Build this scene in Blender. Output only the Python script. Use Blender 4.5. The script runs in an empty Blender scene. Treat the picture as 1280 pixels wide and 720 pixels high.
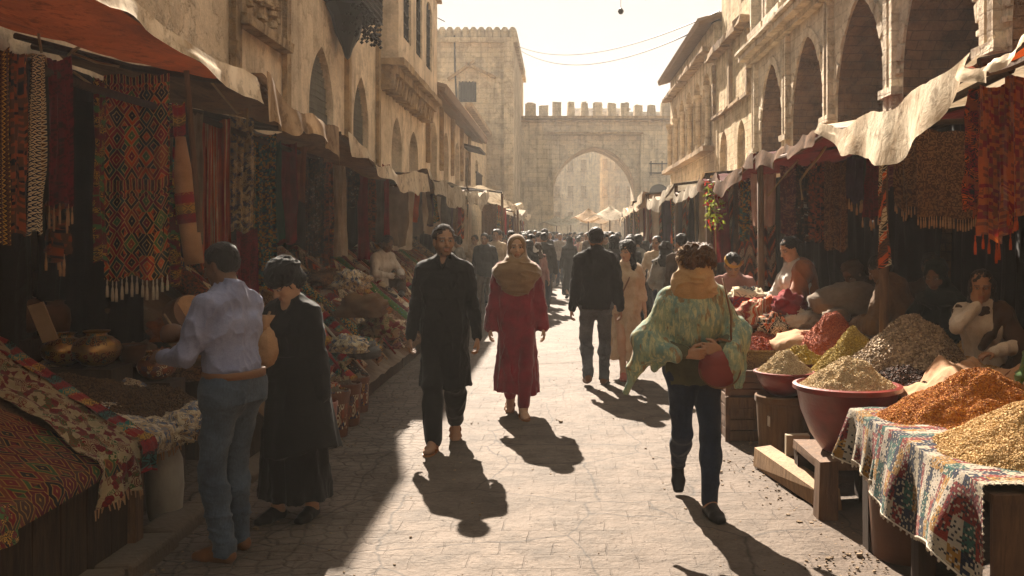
import bpy, math, random
import numpy as np
from mathutils import Vector, Matrix
R=math.radians; PI=math.pi
rnd=random.Random(7)
SC=bpy.context.scene
COL=SC.collection
F=1180.0; VX=700.0; VY=294.0; CH=1.65      # lens of the street photograph: focal length in photo pixels, vanishing point, eye height
def P(px,py,Y): return Vector(((px-VX)*Y/F, Y, CH-(py-VY)*Y/F))
def hexc(h):
    h=h.lstrip('#'); v=[int(h[i:i+2],16)/255 for i in (0,2,4)]
    return tuple((c/12.92 if c<=.04045 else ((c+.055)/1.055)**2.4) for c in v)+(1.0,)

# ------------------------------------------------------------------ tagging
def tag(o,label=None,cat=None,group=None,kind=None):
    if label: o['label']=label
    if cat: o['category']=cat
    if group: o['group']=group
    if kind: o['kind']=kind
    return o
def thing(name,label,cat,loc=(0,0,0),rotz=0,group=None):
    o=bpy.data.objects.new(name,None); COL.objects.link(o)
    o.location=loc; o.rotation_euler=(0,0,rotz); o.empty_display_size=.1
    return tag(o,label,cat,group)
def relabel(o,label=None,cat=None,group=None): return tag(o,label,cat,group)
def kids(o): return [c for c in ALLK.get(o.name,[])]
ALLK={}
def setparent(o,p):
    o.parent=p; ALLK.setdefault(p.name,[]).append(o)
def copy_tree(o,parent=None,top=True):
    c=o.copy(); COL.objects.link(c)
    if parent: setparent(c,parent)
    for ch in kids(o): copy_tree(ch,c,False)
    return c

# ------------------------------------------------------------------ mesh builder
class MB:
    def __init__(s): s.v=[]; s.f=[]; s.uv=[]; s.n=0
    def add(s,verts,faces,uvs=None):
        verts=np.asarray(verts,dtype=float).reshape(-1,3)
        s.v.append(verts)
        for i,f in enumerate(faces):
            s.f.append(tuple(int(a)+s.n for a in f))
            s.uv.append([tuple(uvs[a]) for a in f] if uvs is not None else [(verts[a][0]+verts[a][1],verts[a][2]) for a in f])
        s.n+=len(verts); return s
    def box(s,c,size,rz=0,rx=0,ry=0,taper=1.0,jit=0):
        sx,sy,sz=[d/2 for d in size]; V=[]
        m=Matrix.Rotation(rz,3,'Z')@Matrix.Rotation(ry,3,'Y')@Matrix.Rotation(rx,3,'X')
        for z in (-1,1):
            for x,y in ((-1,-1),(1,-1),(1,1),(-1,1)):
                t=taper if z>0 else 1
                p=m@Vector((x*sx*t,y*sy*t,z*sz)); V.append((p.x+c[0]+rnd.uniform(-jit,jit),p.y+c[1]+rnd.uniform(-jit,jit),p.z+c[2]+rnd.uniform(-jit,jit)))
        return s.add(V,[(0,3,2,1),(4,5,6,7),(0,1,5,4),(1,2,6,5),(2,3,7,6),(3,0,4,7)])
    def tube(s,pts,rad,seg=8,cap=True,flat=1.0,uvs=None):
        pts=[Vector(p) for p in pts]; n=len(pts)
        if not hasattr(rad,'__len__'): rad=[rad]*n
        V=[];F_=[];UV=[]; up=Vector((0,0,1)); L=0
        d0=(pts[-1]-pts[0]).normalized()
        if abs(d0.z)>.8: up=Vector((1,0,0))
        for i,p in enumerate(pts):
            d=(pts[min(i+1,n-1)]-pts[max(i-1,0)]).normalized()
            a=d.cross(up)
            if a.length<1e-4: a=d.orthogonal()
            a.normalize(); b=a.cross(d).normalized()
            if i: L+=(p-pts[i-1]).length
            for k in range(seg):
                t=2*PI*k/seg; q=p+a*math.cos(t)*rad[i]+b*math.sin(t)*rad[i]*flat
                V.append(q); UV.append((k/seg*2*PI*max(rad)*1.0,L))
        for i in range(n-1):
            for k in range(seg):
                k2=(k+1)%seg; F_.append((i*seg+k,i*seg+k2,(i+1)*seg+k2,(i+1)*seg+k))
        if cap:
            F_.append(tuple(range(seg-1,-1,-1))); F_.append(tuple((n-1)*seg+k for k in range(seg)))
        return s.add(V,F_,UV)
    def lathe(s,prof,c=(0,0,0),seg=28,sx=1,sy=1,wob=0,ph=0):
        V=[];UV=[];F_=[];n=len(prof)
        for i,(r,z) in enumerate(prof):
            for k in range(seg):
                t=2*PI*k/seg+ph; rr=r*(1+wob*math.sin(3*t+z*9)*.5+wob*math.sin(5*t+1+z*4)*.5)
                V.append((c[0]+rr*sx*math.cos(t),c[1]+rr*sy*math.sin(t),c[2]+z)); UV.append((k/seg*2*PI*max(p[0] for p in prof),z))
        for i in range(n-1):
            for k in range(seg):
                k2=(k+1)%seg; F_.append((i*seg+k,i*seg+k2,(i+1)*seg+k2,(i+1)*seg+k))
        if prof[0][0]>1e-5: F_.append(tuple(range(seg-1,-1,-1)))
        if prof[-1][0]>1e-5: F_.append(tuple((n-1)*seg+k for k in range(seg)))
        return s.add(V,F_,UV)
    def grid(s,fn,nu,nv,su=1,sv=1):
        V=[];UV=[];F_=[]
        for j in range(nv+1):
            for i in range(nu+1):
                u=i/nu;v=j/nv; V.append(fn(u,v)); UV.append((u*su,v*sv))
        for j in range(nv):
            for i in range(nu):
                a=j*(nu+1)+i; F_.append((a,a+1,a+nu+2,a+nu+1))
        return s.add(V,F_,UV)
    def gridv(s,fn,nu,nv,su=1,sv=1):
        U,V_=np.meshgrid(np.linspace(0,1,nu+1),np.linspace(0,1,nv+1)); U=U.ravel();V_=V_.ravel()
        x,y,z=fn(U,V_); V=np.stack([x+0*U,y+0*U,z+0*U],1)
        F_=[]
        for j in range(nv):
            for i in range(nu):
                a=j*(nu+1)+i; F_.append((a,a+1,a+nu+2,a+nu+1))
        return s.add(V,F_,np.stack([U*su,V_*sv],1))
    def build(s,name,mat,parent=None,world=True,smooth=False,auto=None):
        v=np.concatenate(s.v) if s.v else np.zeros((0,3))
        off=np.zeros(3)
        if parent is not None and world:
            p=parent
            while p is not None: off+=np.array(p.location); p=p.parent
        me=bpy.data.meshes.new(name); me.from_pydata((v-off).tolist(),[],s.f)
        uvl=me.uv_layers.new(name='UVMap'); flat=[c for f in s.uv for q in f for c in q]; uvl.data.foreach_set('uv',flat)
        me.materials.append(mat)
        if smooth: me.shade_smooth()
        if auto is not None:
            me.shade_smooth(); me.set_sharp_from_angle(angle=R(auto))
        me.update()
        o=bpy.data.objects.new(name,me); COL.objects.link(o)
        if parent is not None: setparent(o,parent)
        return o
def single(mb,name,mat,label,cat,group=None,origin=None,**k):
    """one-mesh thing: origin at base"""
    v=np.concatenate(mb.v)
    if origin is None: origin=((v[:,0].min()+v[:,0].max())/2,(v[:,1].min()+v[:,1].max())/2,v[:,2].min())
    mb.v=[v-np.array(origin)]
    o=mb.build(name,mat,None,**k); o.location=origin
    return tag(o,label,cat,group)
def bevel(o,w=.01,seg=2):
    m=o.modifiers.new('bevel','BEVEL'); m.width=w; m.segments=seg; m.limit_method='ANGLE'; return o

# ------------------------------------------------------------------ numpy noise
_pr=np.random.RandomState(3); _tab=_pr.rand(4096).astype(np.float32)
def vnoise(p):
    p=np.asarray(p,dtype=np.float64); i=np.floor(p).astype(np.int64); f=p-i; f=f*f*(3-2*f)
    def h(a,b,c): return _tab[(a*1619+b*31337+c*6971)&4095]
    x,y,z=i[:,0],i[:,1],i[:,2]; fx,fy,fz=f[:,0],f[:,1],f[:,2]
    def lx(yy,zz): a=h(x,yy,zz); b=h(x+1,yy,zz); return a+(b-a)*fx
    a=lx(y,z);b=lx(y+1,z);c=lx(y,z+1);d=lx(y+1,z+1)
    e=a+(b-a)*fy; g=c+(d-c)*fy
    return (e+(g-e)*fz)*2-1
def fbm(p,o=3):
    s=0;a=1
    p=np.asarray(p,dtype=float)
    for i in range(o): s=s+a*vnoise(p*2**i+i*17.3); a*=.5
    return s
def fb(x,y,z=0.,o=3): return fbm(np.stack([x+0*y,y+0*x,z+0*x+0*y],1),o)
def n1(x,y=0.,z=0.): return float(fbm(np.array([[x,y,z]]),3)[0])

# ------------------------------------------------------------------ implicit surfaces -> one continuous mesh
def V3(a): return np.array(a,dtype=float)
def cap(a,b,ra,rb,k=.03,sub=False): return dict(t='c',a=V3(a),b=V3(b),ra=ra,rb=rb,k=k,sub=sub)
def ell(c,rad,k=.03,M=None,sub=False): return dict(t='e',c=V3(c),r=V3(rad),k=k,M=(np.eye(3) if M is None else np.array(M)),sub=sub)
def skirt(c0,c1,r0,r1,k=.05,folds=0,amp=0,ph=0,wave=0.0): return dict(t='s',a=V3(c0),b=V3(c1),r0=r0,r1=r1,k=k,n=folds,amp=amp,ph=ph,sub=False,wave=wave)
def pdist(p,q):
    if q['t']=='c':
        ab=q['b']-q['a']; L=ab@ab+1e-9; t=np.clip(((p-q['a'])@ab)/L,0,1)
        return np.sqrt((((p-q['a'])-t[:,None]*ab)**2).sum(1))-(q['ra']+(q['rb']-q['ra'])*t)
    if q['t']=='e':
        l=(p-q['c'])@q['M'].T; r=q['r']; k0=np.sqrt(((l/r)**2).sum(1)); k1=np.sqrt(((l/(r*r))**2).sum(1))+1e-9
        return k0*(k0-1)/k1
    a,b=q['a'],q['b']; t=(a[2]-p[:,2])/(a[2]-b[2]); tc=np.clip(t,0,1)
    cx=a[0]+(b[0]-a[0])*tc; cy=a[1]+(b[1]-a[1])*tc
    rx=q['r0'][0]+(q['r1'][0]-q['r0'][0])*tc; ry=q['r0'][1]+(q['r1'][1]-q['r0'][1])*tc
    x=p[:,0]-cx; y=p[:,1]-cy
    th=np.arctan2(y,x)
    if q['n']: m=1+q['amp']*tc*(np.sin(th*q['n']+q['ph']+1.5*np.sin(tc*3+q['ph']))*.6+.4*np.sin(th*(q['n']*1.7//1)+q['ph']*2))
    else: m=1
    k0=np.sqrt((x/(rx*m))**2+(y/(ry*m))**2)
    d=(k0-1)*np.minimum(rx,ry)
    hb=b[2]+q['wave']*np.sin(th*2+q['ph'])
    return np.maximum(np.maximum(d,p[:,2]-a[2]),hb-p[:,2])
def sdf(p,prims):
    d=np.full(len(p),9.0)
    for q in prims:
        e=pdist(p,q); k=q['k']
        if q['sub']:
            e=-e; h=np.clip(.5-.5*(e-d)/k*-1,0,1); h=np.clip(.5+.5*(e-d)/k,0,1); d=d+(e-d)*h+k*h*(1-h)
        else:
            h=np.clip(.5+.5*(e-d)/k,0,1); d=e+(d-e)*h-k*h*(1-h)
    return d
def bounds(prims):
    lo=[];hi=[]
    for q in prims:
        if q['sub']: continue
        if q['t']=='c':
            r=max(q['ra'],q['rb']); lo.append(np.minimum(q['a'],q['b'])-r); hi.append(np.maximum(q['a'],q['b'])+r)
        elif q['t']=='e':
            r=max(q['r']); lo.append(q['c']-r); hi.append(q['c']+r)
        else:
            r=max(q['r0']+q['r1'])*1.25; lo.append(np.minimum(q['a'],q['b'])-[r,r,.08]); hi.append(np.maximum(q['a'],q['b'])+[r,r,.0])
    return np.min(lo,0),np.max(hi,0)
def polygonise(prims,res):
    lo,hi=bounds(prims); lo=lo-3*res; hi=hi+3*res
    B=10; n=np.ceil((hi-lo)/res/B).astype(int); dims=n*B
    D=np.full(dims+1,1.0,dtype=np.float32)
    bi=np.stack(np.meshgrid(*[np.arange(m) for m in n],indexing='ij'),-1).reshape(-1,3)
    cen=lo+(bi+.5)*B*res; hd=B*res*.5*math.sqrt(3)
    dd=np.stack([pdist(cen,q) if not q['sub'] else pdist(cen,q) for q in prims],1)
    add=np.array([not q['sub'] for q in prims]); kk=np.array([q['k'] for q in prims])
    # a conservative reach (ellipsoid / skirt distances are approximate)
    near=dd<hd*1.35+kk[None,:]*1.2+.004
    act=(near&add[None,:]).any(1)
    loc=np.stack(np.meshgrid(*[np.arange(B+1)]*3,indexing='ij'),-1).reshape(-1,3)
    for b in np.nonzero(act)[0]:
        pr=[prims[i] for i in np.nonzero(near[b])[0]]
        s=bi[b]*B; p=lo+(loc+s)*res
        D[s[0]:s[0]+B+1,s[1]:s[1]+B+1,s[2]:s[2]+B+1]=sdf(p,pr).reshape(B+1,B+1,B+1)
    S=D<0
    c=[S[i:S.shape[0]-1+i,j:S.shape[1]-1+j,k:S.shape[2]-1+k] for i in (0,1) for j in (0,1) for k in (0,1)]
    anyc=c[0].copy(); allc=c[0].copy()
    for q in c[1:]: anyc|=q; allc&=q
    A=anyc&~allc; idx=np.argwhere(A)
    cm=np.full(A.shape,-1,dtype=np.int64); cm[tuple(idx.T)]=np.arange(len(idx))
    offs=np.array([(i,j,k) for i in (0,1) for j in (0,1) for k in (0,1)])
    val=np.stack([D[tuple((idx+o).T)] for o in offs],1)
    acc=np.zeros((len(idx),3)); cnt=np.zeros(len(idx))
    for a in range(8):
        for b in range(a+1,8):
            if abs(offs[a]-offs[b]).sum()!=1: continue
            m=(val[:,a]<0)!=(val[:,b]<0); va=val[m,a]; vb=val[m,b]; t=va/(va-vb)
            acc[m]+=offs[a]+(offs[b]-offs[a])*t[:,None]; cnt[m]+=1
    V=lo+(idx+acc/cnt[:,None])*res
    Q=[]
    for ax in range(3):
        o=[0,0,0];o[ax]=1
        s0=S[:S.shape[0]-o[0],:S.shape[1]-o[1],:S.shape[2]-o[2]]; s1=S[o[0]:,o[1]:,o[2]:]
        e=np.argwhere(s0!=s1); inside=s0[tuple(e.T)]
        u=(ax+1)%3; w=(ax+2)%3
        du=np.zeros(3,int);du[u]=1; dw=np.zeros(3,int);dw[w]=1
        g=(e[:,u]>0)&(e[:,w]>0)&(e[:,u]<A.shape[u])&(e[:,w]<A.shape[w])
        e=e[g]; inside=inside[g]
        q=np.stack([cm[tuple((e-du-dw).T)],cm[tuple((e-dw).T)],cm[tuple(e.T)],cm[tuple((e-du).T)]],1)
        q[~inside]=q[~inside][:,::-1]; Q.append(q)
    Q=np.concatenate(Q); Q=Q[(Q>=0).all(1)]
    return V,Q
def np_mesh(name,V,Q,mat,parent=None,colors=None,smooth=True):
    me=bpy.data.meshes.new(name)
    me.vertices.add(len(V)); me.vertices.foreach_set('co',np.asarray(V,dtype=np.float32).ravel())
    k=Q.shape[1]
    me.loops.add(len(Q)*k); me.loops.foreach_set('vertex_index',Q.astype(np.int32).ravel())
    me.polygons.add(len(Q)); me.polygons.foreach_set('loop_start',np.arange(0,len(Q)*k,k,dtype=np.int32)); 
    me.update(calc_edges=True)
    if smooth: me.shade_smooth()
    if colors is not None:
        ca=me.color_attributes.new('Col','FLOAT_COLOR','POINT'); c=np.ones((len(V),4),dtype=np.float32); c[:,:3]=colors; ca.data.foreach_set('color',c.ravel())
    me.materials.append(mat)
    o=bpy.data.objects.new(name,me); COL.objects.link(o)
    if parent is not None: setparent(o,parent)
    return o
def vnormals(V,Q):
    a=V[Q[:,0]];b=V[Q[:,1]];c=V[Q[:,2]];d=V[Q[:,3]]
    n=np.cross(c-a,d-b); N=np.zeros_like(V)
    for i in range(4): np.add.at(N,Q[:,i],n)
    return N/(np.linalg.norm(N,axis=1)[:,None]+1e-12)
SKY=.15; SKYMAX=(1.20,1.08,.99,1); HAZE=.0012; EXPO=2.2
# ------------------------------------------------------------------ materials
class NT:
    def __init__(s,name):
        s.m=bpy.data.materials.new(name); s.m.use_nodes=True; s.t=s.m.node_tree; s.t.nodes.clear()
        s.out=s.t.nodes.new('ShaderNodeOutputMaterial')
    def n(s,typ,ins=None,**props):
        nd=s.t.nodes.new('ShaderNode'+typ)
        for k,v in props.items(): setattr(nd,k,v)
        for k,v in (ins or {}).items():
            s.set(nd.inputs[k],v)
        return nd
    def set(s,sock,v):
        if isinstance(v,bpy.types.NodeSocket): s.t.links.new(v,sock)
        elif v is not None: sock.default_value=v
    def coord(s,kind='Object',sc=(1,1,1),rot=(0,0,0),loc=(0,0,0)):
        c=s.n('TexCoord').outputs[kind]
        return s.n('Mapping',{'Vector':c,'Scale':sc,'Rotation':rot,'Location':loc}).outputs[0]
    def noise(s,vec,scale,det=4,rough=.55,dist=0): return s.n('TexNoise',{'Vector':vec,'Scale':scale,'Detail':det,'Roughness':rough,'Distortion':dist}).outputs['Fac']
    def noisec(s,vec,scale,det=3): return s.n('TexNoise',{'Vector':vec,'Scale':scale,'Detail':det}).outputs['Color']
    def vor(s,vec,scale,feat='F1',out='Distance',rand=1): 
        return s.n('TexVoronoi',{'Vector':vec,'Scale':scale,'Randomness':rand},feature=feat).outputs[out]
    def ramp(s,fac,stops,interp='LINEAR'):
        nd=s.n('ValToRGB',{'Fac':fac}); r=nd.color_ramp; r.interpolation=interp
        while len(r.elements)<len(stops): r.elements.new(.5)
        for e,(p,c) in zip(r.elements,stops):
            e.position=p; e.color=c if not isinstance(c,(int,float)) else (c,c,c,1)
        return nd.outputs[0]
    def mix(s,f,a,b,bt='MIX'):
        nd=s.n('Mix',data_type='RGBA',blend_type=bt); s.set(nd.inputs[0],f); s.set(nd.inputs[6],a); s.set(nd.inputs[7],b); return nd.outputs[2]
    def math(s,op,a,b=None,c=None):
        nd=s.n('Math',operation=op); s.set(nd.inputs[0],a); s.set(nd.inputs[1],b) if b is not None else None
        if c is not None: s.set(nd.inputs[2],c)
        return nd.outputs[0]
    def bump(s,h,dist=.01,st=1.0,prev=None):
        nd=s.n('Bump',{'Height':h,'Distance':dist,'Strength':st}); 
        if prev is not None: s.set(nd.inputs['Normal'],prev)
        return nd.outputs[0]
    def done(s,col,rough=.9,normal=None,metal=0,spec=.3,sheen=0,transl=0,coat=0,sub=0,sheenr=.5):
        b=s.n('BsdfPrincipled',{'Base Color':col,'Roughness':rough,'Metallic':metal,'Specular IOR Level':spec})
        if sheen: b.inputs['Sheen Weight'].default_value=sheen; b.inputs['Sheen Roughness'].default_value=sheenr
        if coat: b.inputs['Coat Weight'].default_value=coat; b.inputs['Coat Roughness'].default_value=.3
        if normal is not None: s.set(b.inputs['Normal'],normal)
        o=b.outputs[0]
        if transl:
            t=s.n('BsdfTranslucent',{'Color':col}); 
            mx=s.n('MixShader',{0:transl,1:o,2:t.outputs[0]}); o=mx.outputs[0]
        s.t.links.new(o,s.out.inputs['Surface']); return s.m
def H(x,f=1.0):
    c=hexc(x); return (min(.92,c[0]*f),min(.92,c[1]*f),min(.92,c[2]*f),1.0)

def mat_plaster(name,c1,c2,c3,stone=0,sc=1.0,bumpd=.02,dark=.5,smix=.32):
    T=NT(name); o=T.coord()
    big=T.noise(o,.45*sc,5,.6); med=T.noise(o,2.6*sc,6,.65); fine=T.noise(o,28*sc,4,.6)
    st=T.coord(sc=(2.2,2.2,.22)); streak=T.noise(st,1.6,5,.6)
    col=T.mix(T.ramp(big,[(.35,0),(.65,1)]),c1,c2)
    col=T.mix(T.ramp(med,[(.45,0),(.7,1)]),col,c3)
    col=T.mix(T.math('MULTIPLY',T.ramp(streak,[(.5,0),(.72,1)]),dark),col,(c3[0]*.35,c3[1]*.33,c3[2]*.3,1))
    col=T.mix(.35,col,T.ramp(fine,[(.2,.5),(.7,1.35)]),'MULTIPLY')
    h=T.math('ADD',T.math('MULTIPLY',med,1.0),T.math('MULTIPLY',fine,.25))
    peel=T.ramp(T.noise(o,1.3*sc,8,.7),[(.50,0),(.54,1)])
    h=T.math('ADD',h,T.math('MULTIPLY',peel,.35))
    if stone:
        # blocks laid in courses along whichever wall direction; object xy projected
        g=T.n('SeparateXYZ',{'Vector':o}); s_=T.math('ADD',g.outputs[0],g.outputs[1])
        cb=T.n('CombineXYZ',{'X':s_,'Y':g.outputs[2]}).outputs[0]
        wob=T.mix(.06,cb,T.noisec(o,3.0))
        br=T.n('TexBrick',{'Vector':wob,'Color1':(.75,.75,.75,1),'Color2':(1.15,1.12,1.08,1),'Mortar':(.45,.42,.38,1),'Scale':stone,'Mortar Size':.018,'Mortar Smooth':.4,'Brick Width':.55,'Row Height':.28})
        col=T.mix(T.math('MULTIPLY',T.ramp(big,[(.35,.4),(.65,1.0)]),smix*1.3),col,br.outputs['Color'],'MULTIPLY'); col=T.mix(T.math('MULTIPLY',T.ramp(T.noise(o,5.5,8,.75),[(.55,0),(.64,1)]),.5),col,(c3[0]*.5,c3[1]*.48,c3[2]*.45,1))
        h=T.math('ADD',h,T.math('MULTIPLY',T.math('SUBTRACT',1.0,br.outputs['Fac']),.45))
        h=T.math('ADD',h,T.math('MULTIPLY',T.noise(o,9,5,.7),.9))
    return T.done(col,.95,T.bump(h,bumpd,1.0),spec=.15)

def mat_wood(name,c1,c2,sc=1,rough=.8):
    T=NT(name); o=T.coord(sc=(9*sc,9*sc,1.1*sc)); g=T.noise(o,3,6,.65,1.2); o2=T.coord(); b=T.noise(o2,5,4)
    col=T.mix(T.ramp(g,[(.3,0),(.7,1)]),c1,c2); col=T.mix(.6,col,T.ramp(b,[(.3,.45),(.75,1.1)]),'MULTIPLY')
    return T.done(col,rough,T.bump(g,.006),spec=.3)
def mat_cloth(name,c,c2=None,weave=500,sheen=.08,transl=0,rough=.9,var=.35,stripe=None):
    T=NT(name); o=T.coord(); n=T.noise(o,6,5,.6); f=T.noise(o,160,2)
    c2=c2 or tuple(x*.62 for x in c[:3])+(1,)
    col=T.mix(T.ramp(n,[(.3,0),(.7,1)]),c,c2)
    if stripe:
        s=T.noise(T.coord(sc=(1,1,.12)),stripe[1],4,.5); col=T.mix(T.ramp(s,[(.48,0),(.56,1)]),col,stripe[0])
    col=T.mix(var,col,T.ramp(f,[(.2,.4),(.8,1.3)]),'MULTIPLY')
    fo=T.n('TexNoise',{'Vector':T.coord(sc=(1,1,.45)),'Scale':4.5,'Detail':1.5,'Roughness':.5,'Distortion':.5}).outputs['Fac']; rg=T.math('POWER',T.math('SUBTRACT',1.0,T.math('MULTIPLY',T.math('ABSOLUTE',T.math('SUBTRACT',fo,.5)),2.4)),2.0)
    fo2=T.n('TexNoise',{'Vector':T.coord(sc=(.6,.6,1.5),rot=(.3,.2,0)),'Scale':7.0,'Detail':1.0,'Distortion':.4}).outputs['Fac']; rg2=T.math('POWER',T.math('SUBTRACT',1.0,T.math('MULTIPLY',T.math('ABSOLUTE',T.math('SUBTRACT',fo2,.5)),2.4)),2.5)
    h=T.math('ADD',T.math('MULTIPLY',T.noise(o,22,4,.6),.25),T.math('MULTIPLY',f,.06)); h=T.math('ADD',h,T.math('MULTIPLY',rg,.7)); h=T.math('ADD',h,T.math('MULTIPLY',rg2,.35))
    return T.done(col,rough,T.bump(h,.009),spec=.12,sheen=min(sheen,.3),transl=transl)
def mat_canvas(name,c,dirt,transl=.25):
    T=NT(name); o=T.coord(); n=T.noise(o,2.4,6,.7,.6); f=T.noise(o,9,7,.75); w=T.noise(T.coord(sc=(1,1,1)),60,3)
    col=T.mix(T.ramp(n,[(.4,0),(.7,1)]),c,dirt); col=T.mix(T.math('MULTIPLY',T.ramp(f,[(.52,0),(.62,1)]),.6),col,(dirt[0]*.4,dirt[1]*.38,dirt[2]*.35,1))
    h=T.math('ADD',T.math('MULTIPLY',T.noise(o,7,6,.65,1.5),1.0),T.math('MULTIPLY',w,.08))
    return T.done(col,.95,T.bump(h,.012,.8),spec=.1,transl=transl)
def mat_textile(name,kind,pal,su=1.0,bump=.003,sheen=.1,transl=0.0,dim=1.0):
    """pal: list of colours. su: pattern repeats per metre (UV in metres)"""
    T=NT(name); uv=T.coord('UV'); g=T.n('SeparateXYZ',{'Vector':uv}); u,v=g.outputs[0],g.outputs[1]
    M_=T.math; n=len(pal)
    stops=lambda cols:[(i/len(cols),c) for i,c in enumerate(cols)]
    if kind=='kilim':
        zz=M_('PINGPONG',M_('MULTIPLY',u,su*2),.5); a=M_('ADD',M_('MULTIPLY',v,su*1.1),M_('MULTIPLY',zz,.9))
        fr=M_('FRACT',a); base=T.ramp(fr,stops(pal+pal[::-1]),'CONSTANT')
        z2=M_('PINGPONG',M_('MULTIPLY',u,su*7),.5); z3=M_('PINGPONG',M_('MULTIPLY',v,su*7),.5)
        dm=M_('ADD',z2,z3); dots=T.ramp(dm,[(0,0),(.30,1),(.42,0),(.62,1),(.74,0)],'CONSTANT')
        alt=T.ramp(M_('FRACT',M_('ADD',fr,.37)),stops(pal[::-1]),'CONSTANT')
        col=T.mix(M_('MULTIPLY',dots,.85),base,alt); hh=dots
    elif kind=='orn':
        wv=T.mix(.05,uv,T.noisec(uv,su*9)); su=su*2.3; 
        d=T.vor(wv,su*5,'F1','Distance'); c=T.vor(wv,su*5,'F1','Color'); cs=T.n('SeparateColor',{'Color':c}).outputs[0]
        base=T.ramp(cs,stops(pal),'CONSTANT'); rg=T.ramp(M_('FRACT',M_('MULTIPLY',d,4.2)),[(0,0),(.5,1)],'CONSTANT')
        c2=T.ramp(M_('FRACT',M_('ADD',cs,.41)),stops(pal[::-1]),'CONSTANT'); col=T.mix(rg,base,c2); hh=rg
    elif kind=='lattice':
        wv=T.mix(.03,uv,T.noisec(uv,su*3)); g2=T.n('SeparateXYZ',{'Vector':wv}); uu,vv=g2.outputs[0],g2.outputs[1]
        d1=M_('PINGPONG',M_('MULTIPLY',uu,su*6),.5); d2=M_('PINGPONG',M_('MULTIPLY',vv,su*4.5),.5); s_=M_('ADD',d1,d2)
        cid=T.n('TexWhiteNoise',{'Vector':T.n('CombineXYZ',{'X':M_('ROUND',M_('MULTIPLY',uu,su*6)),'Y':M_('ROUND',M_('MULTIPLY',vv,su*4.5)),'Z':M_('FLOOR',M_('MULTIPLY',s_,3.99))}).outputs[0]}).outputs['Value']
        base=T.ramp(cid,stops(pal[1:]),'CONSTANT'); ln=T.ramp(M_('FRACT',M_('MULTIPLY',s_,4.0)),[(0,1),(.24,0)],'CONSTANT')
        row=T.ramp(M_('FRACT',M_('MULTIPLY',vv,su*.9)),[(0,1),(.10,0),(.13,1),(.16,0)],'CONSTANT')
        col=T.mix(ln,base,pal[0]); z3=T.ramp(M_('PINGPONG',M_('MULTIPLY',uu,su*14),.5),[(0,0),(.5,1)],'CONSTANT'); col=T.mix(M_('MULTIPLY',row,.85),col,T.ramp(M_('PINGPONG',M_('MULTIPLY',uu,su*14),.5),[(0,pal[2]),(.22,pal[0]),(.36,pal[1])],'CONSTANT')); hh=ln
    elif kind=='cell':
        us=M_('SNAP',M_('ADD',M_('MULTIPLY',u,1),0),1/(su*48)); vs=M_('SNAP',v,1/(su*48))
        wn=T.n('TexWhiteNoise',{'Vector':T.n('CombineXYZ',{'X':us,'Y':vs}).outputs[0]}).outputs['Value']
        big=T.noise(uv,su*3,2); col=T.ramp(M_('FRACT',M_('ADD',M_('MULTIPLY',wn,.55),big)),stops(pal),'CONSTANT'); hh=wn
    elif kind=='plaid':
        cu=M_('FLOOR',M_('MULTIPLY',u,su*120)); cv=M_('FLOOR',M_('MULTIPLY',v,su*120))
        wn=T.n('TexWhiteNoise',{'Vector':T.n('CombineXYZ',{'X':M_('FLOOR',M_('MULTIPLY',cu,.18)),'Y':M_('FLOOR',M_('MULTIPLY',cv,.075))}).outputs[0]}).outputs['Value']
        a=T.ramp(wn,stops(pal[1:]),'CONSTANT')
        cell=T.n('TexWhiteNoise',{'Vector':T.n('CombineXYZ',{'X':cu,'Y':cv,'Z':3.3}).outputs[0]}).outputs['Value']
        colw=T.n('TexWhiteNoise',{'W':cu},noise_dimensions='1D').outputs['Value']
        k=M_('LESS_THAN',cell,M_('ADD',.03,M_('MULTIPLY',colw,.30))); k2=M_('MULTIPLY',M_('GREATER_THAN',cell,.86),1.0)
        col=T.mix(k,a,pal[0]); col=T.mix(k2,col,(.03,.03,.04,1)); hh=M_('ADD',M_('MULTIPLY',T.vor(uv,su*120),1.2),cell)
    elif kind=='stripe':
        nz=T.noise(T.coord('UV',sc=(su*9,.15,1)),1,4,.7); a=M_('FRACT',M_('MULTIPLY',nz,3.3)); base=T.ramp(a,stops(pal),'CONSTANT')
        f=T.noise(T.coord('UV',sc=(su*20,2,1)),2,3); col=T.mix(T.ramp(f,[(.5,0),(.58,1)]),base,pal[-1]); col=T.mix(.5,base,col); hh=f
    elif kind=='band':
        q=M_('FRACT',M_('MULTIPLY',v,su*1.5)); base=T.ramp(q,stops(pal),'CONSTANT')
        z2=M_('PINGPONG',M_('MULTIPLY',u,su*9),.5); z3=M_('PINGPONG',M_('MULTIPLY',v,su*12),.5)
        dm=T.ramp(M_('ADD',z2,z3),[(0,0),(.35,1),(.5,0),(.68,1)],'CONSTANT'); col=T.mix(M_('MULTIPLY',dm,.7),base,T.ramp(M_('FRACT',M_('ADD',q,.3)),stops(pal),'CONSTANT')); hh=dm
    elif kind=='braid':
        w=M_('FRACT',M_('ADD',M_('MULTIPLY',u,su*18),M_('PINGPONG',M_('MULTIPLY',v,su*26),.5))); col=T.ramp(w,stops(pal),'CONSTANT'); hh=w
    elif kind=='flower':
        su=su*1.9
        col0=pal[0]; d=T.vor(uv,su*9,'F1'); c=T.n('SeparateColor',{'Color':T.vor(uv,su*9,'F1','Color')}).outputs[1]
        wv=T.noise(uv,su*22,3); m=T.ramp(M_('ADD',d,M_('MULTIPLY',wv,.45)),[(0,1),(.50,0)],'CONSTANT')
        col=T.mix(m,col0,T.ramp(c,stops(pal[1:]),'CONSTANT')); st=T.ramp(T.noise(T.coord('UV',sc=(su*2.2,su*.2,1)),2,1),[(.5,0),(.55,1)]); col=T.mix(M_('MULTIPLY',st,.35),col,pal[1]); hh=m
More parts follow.
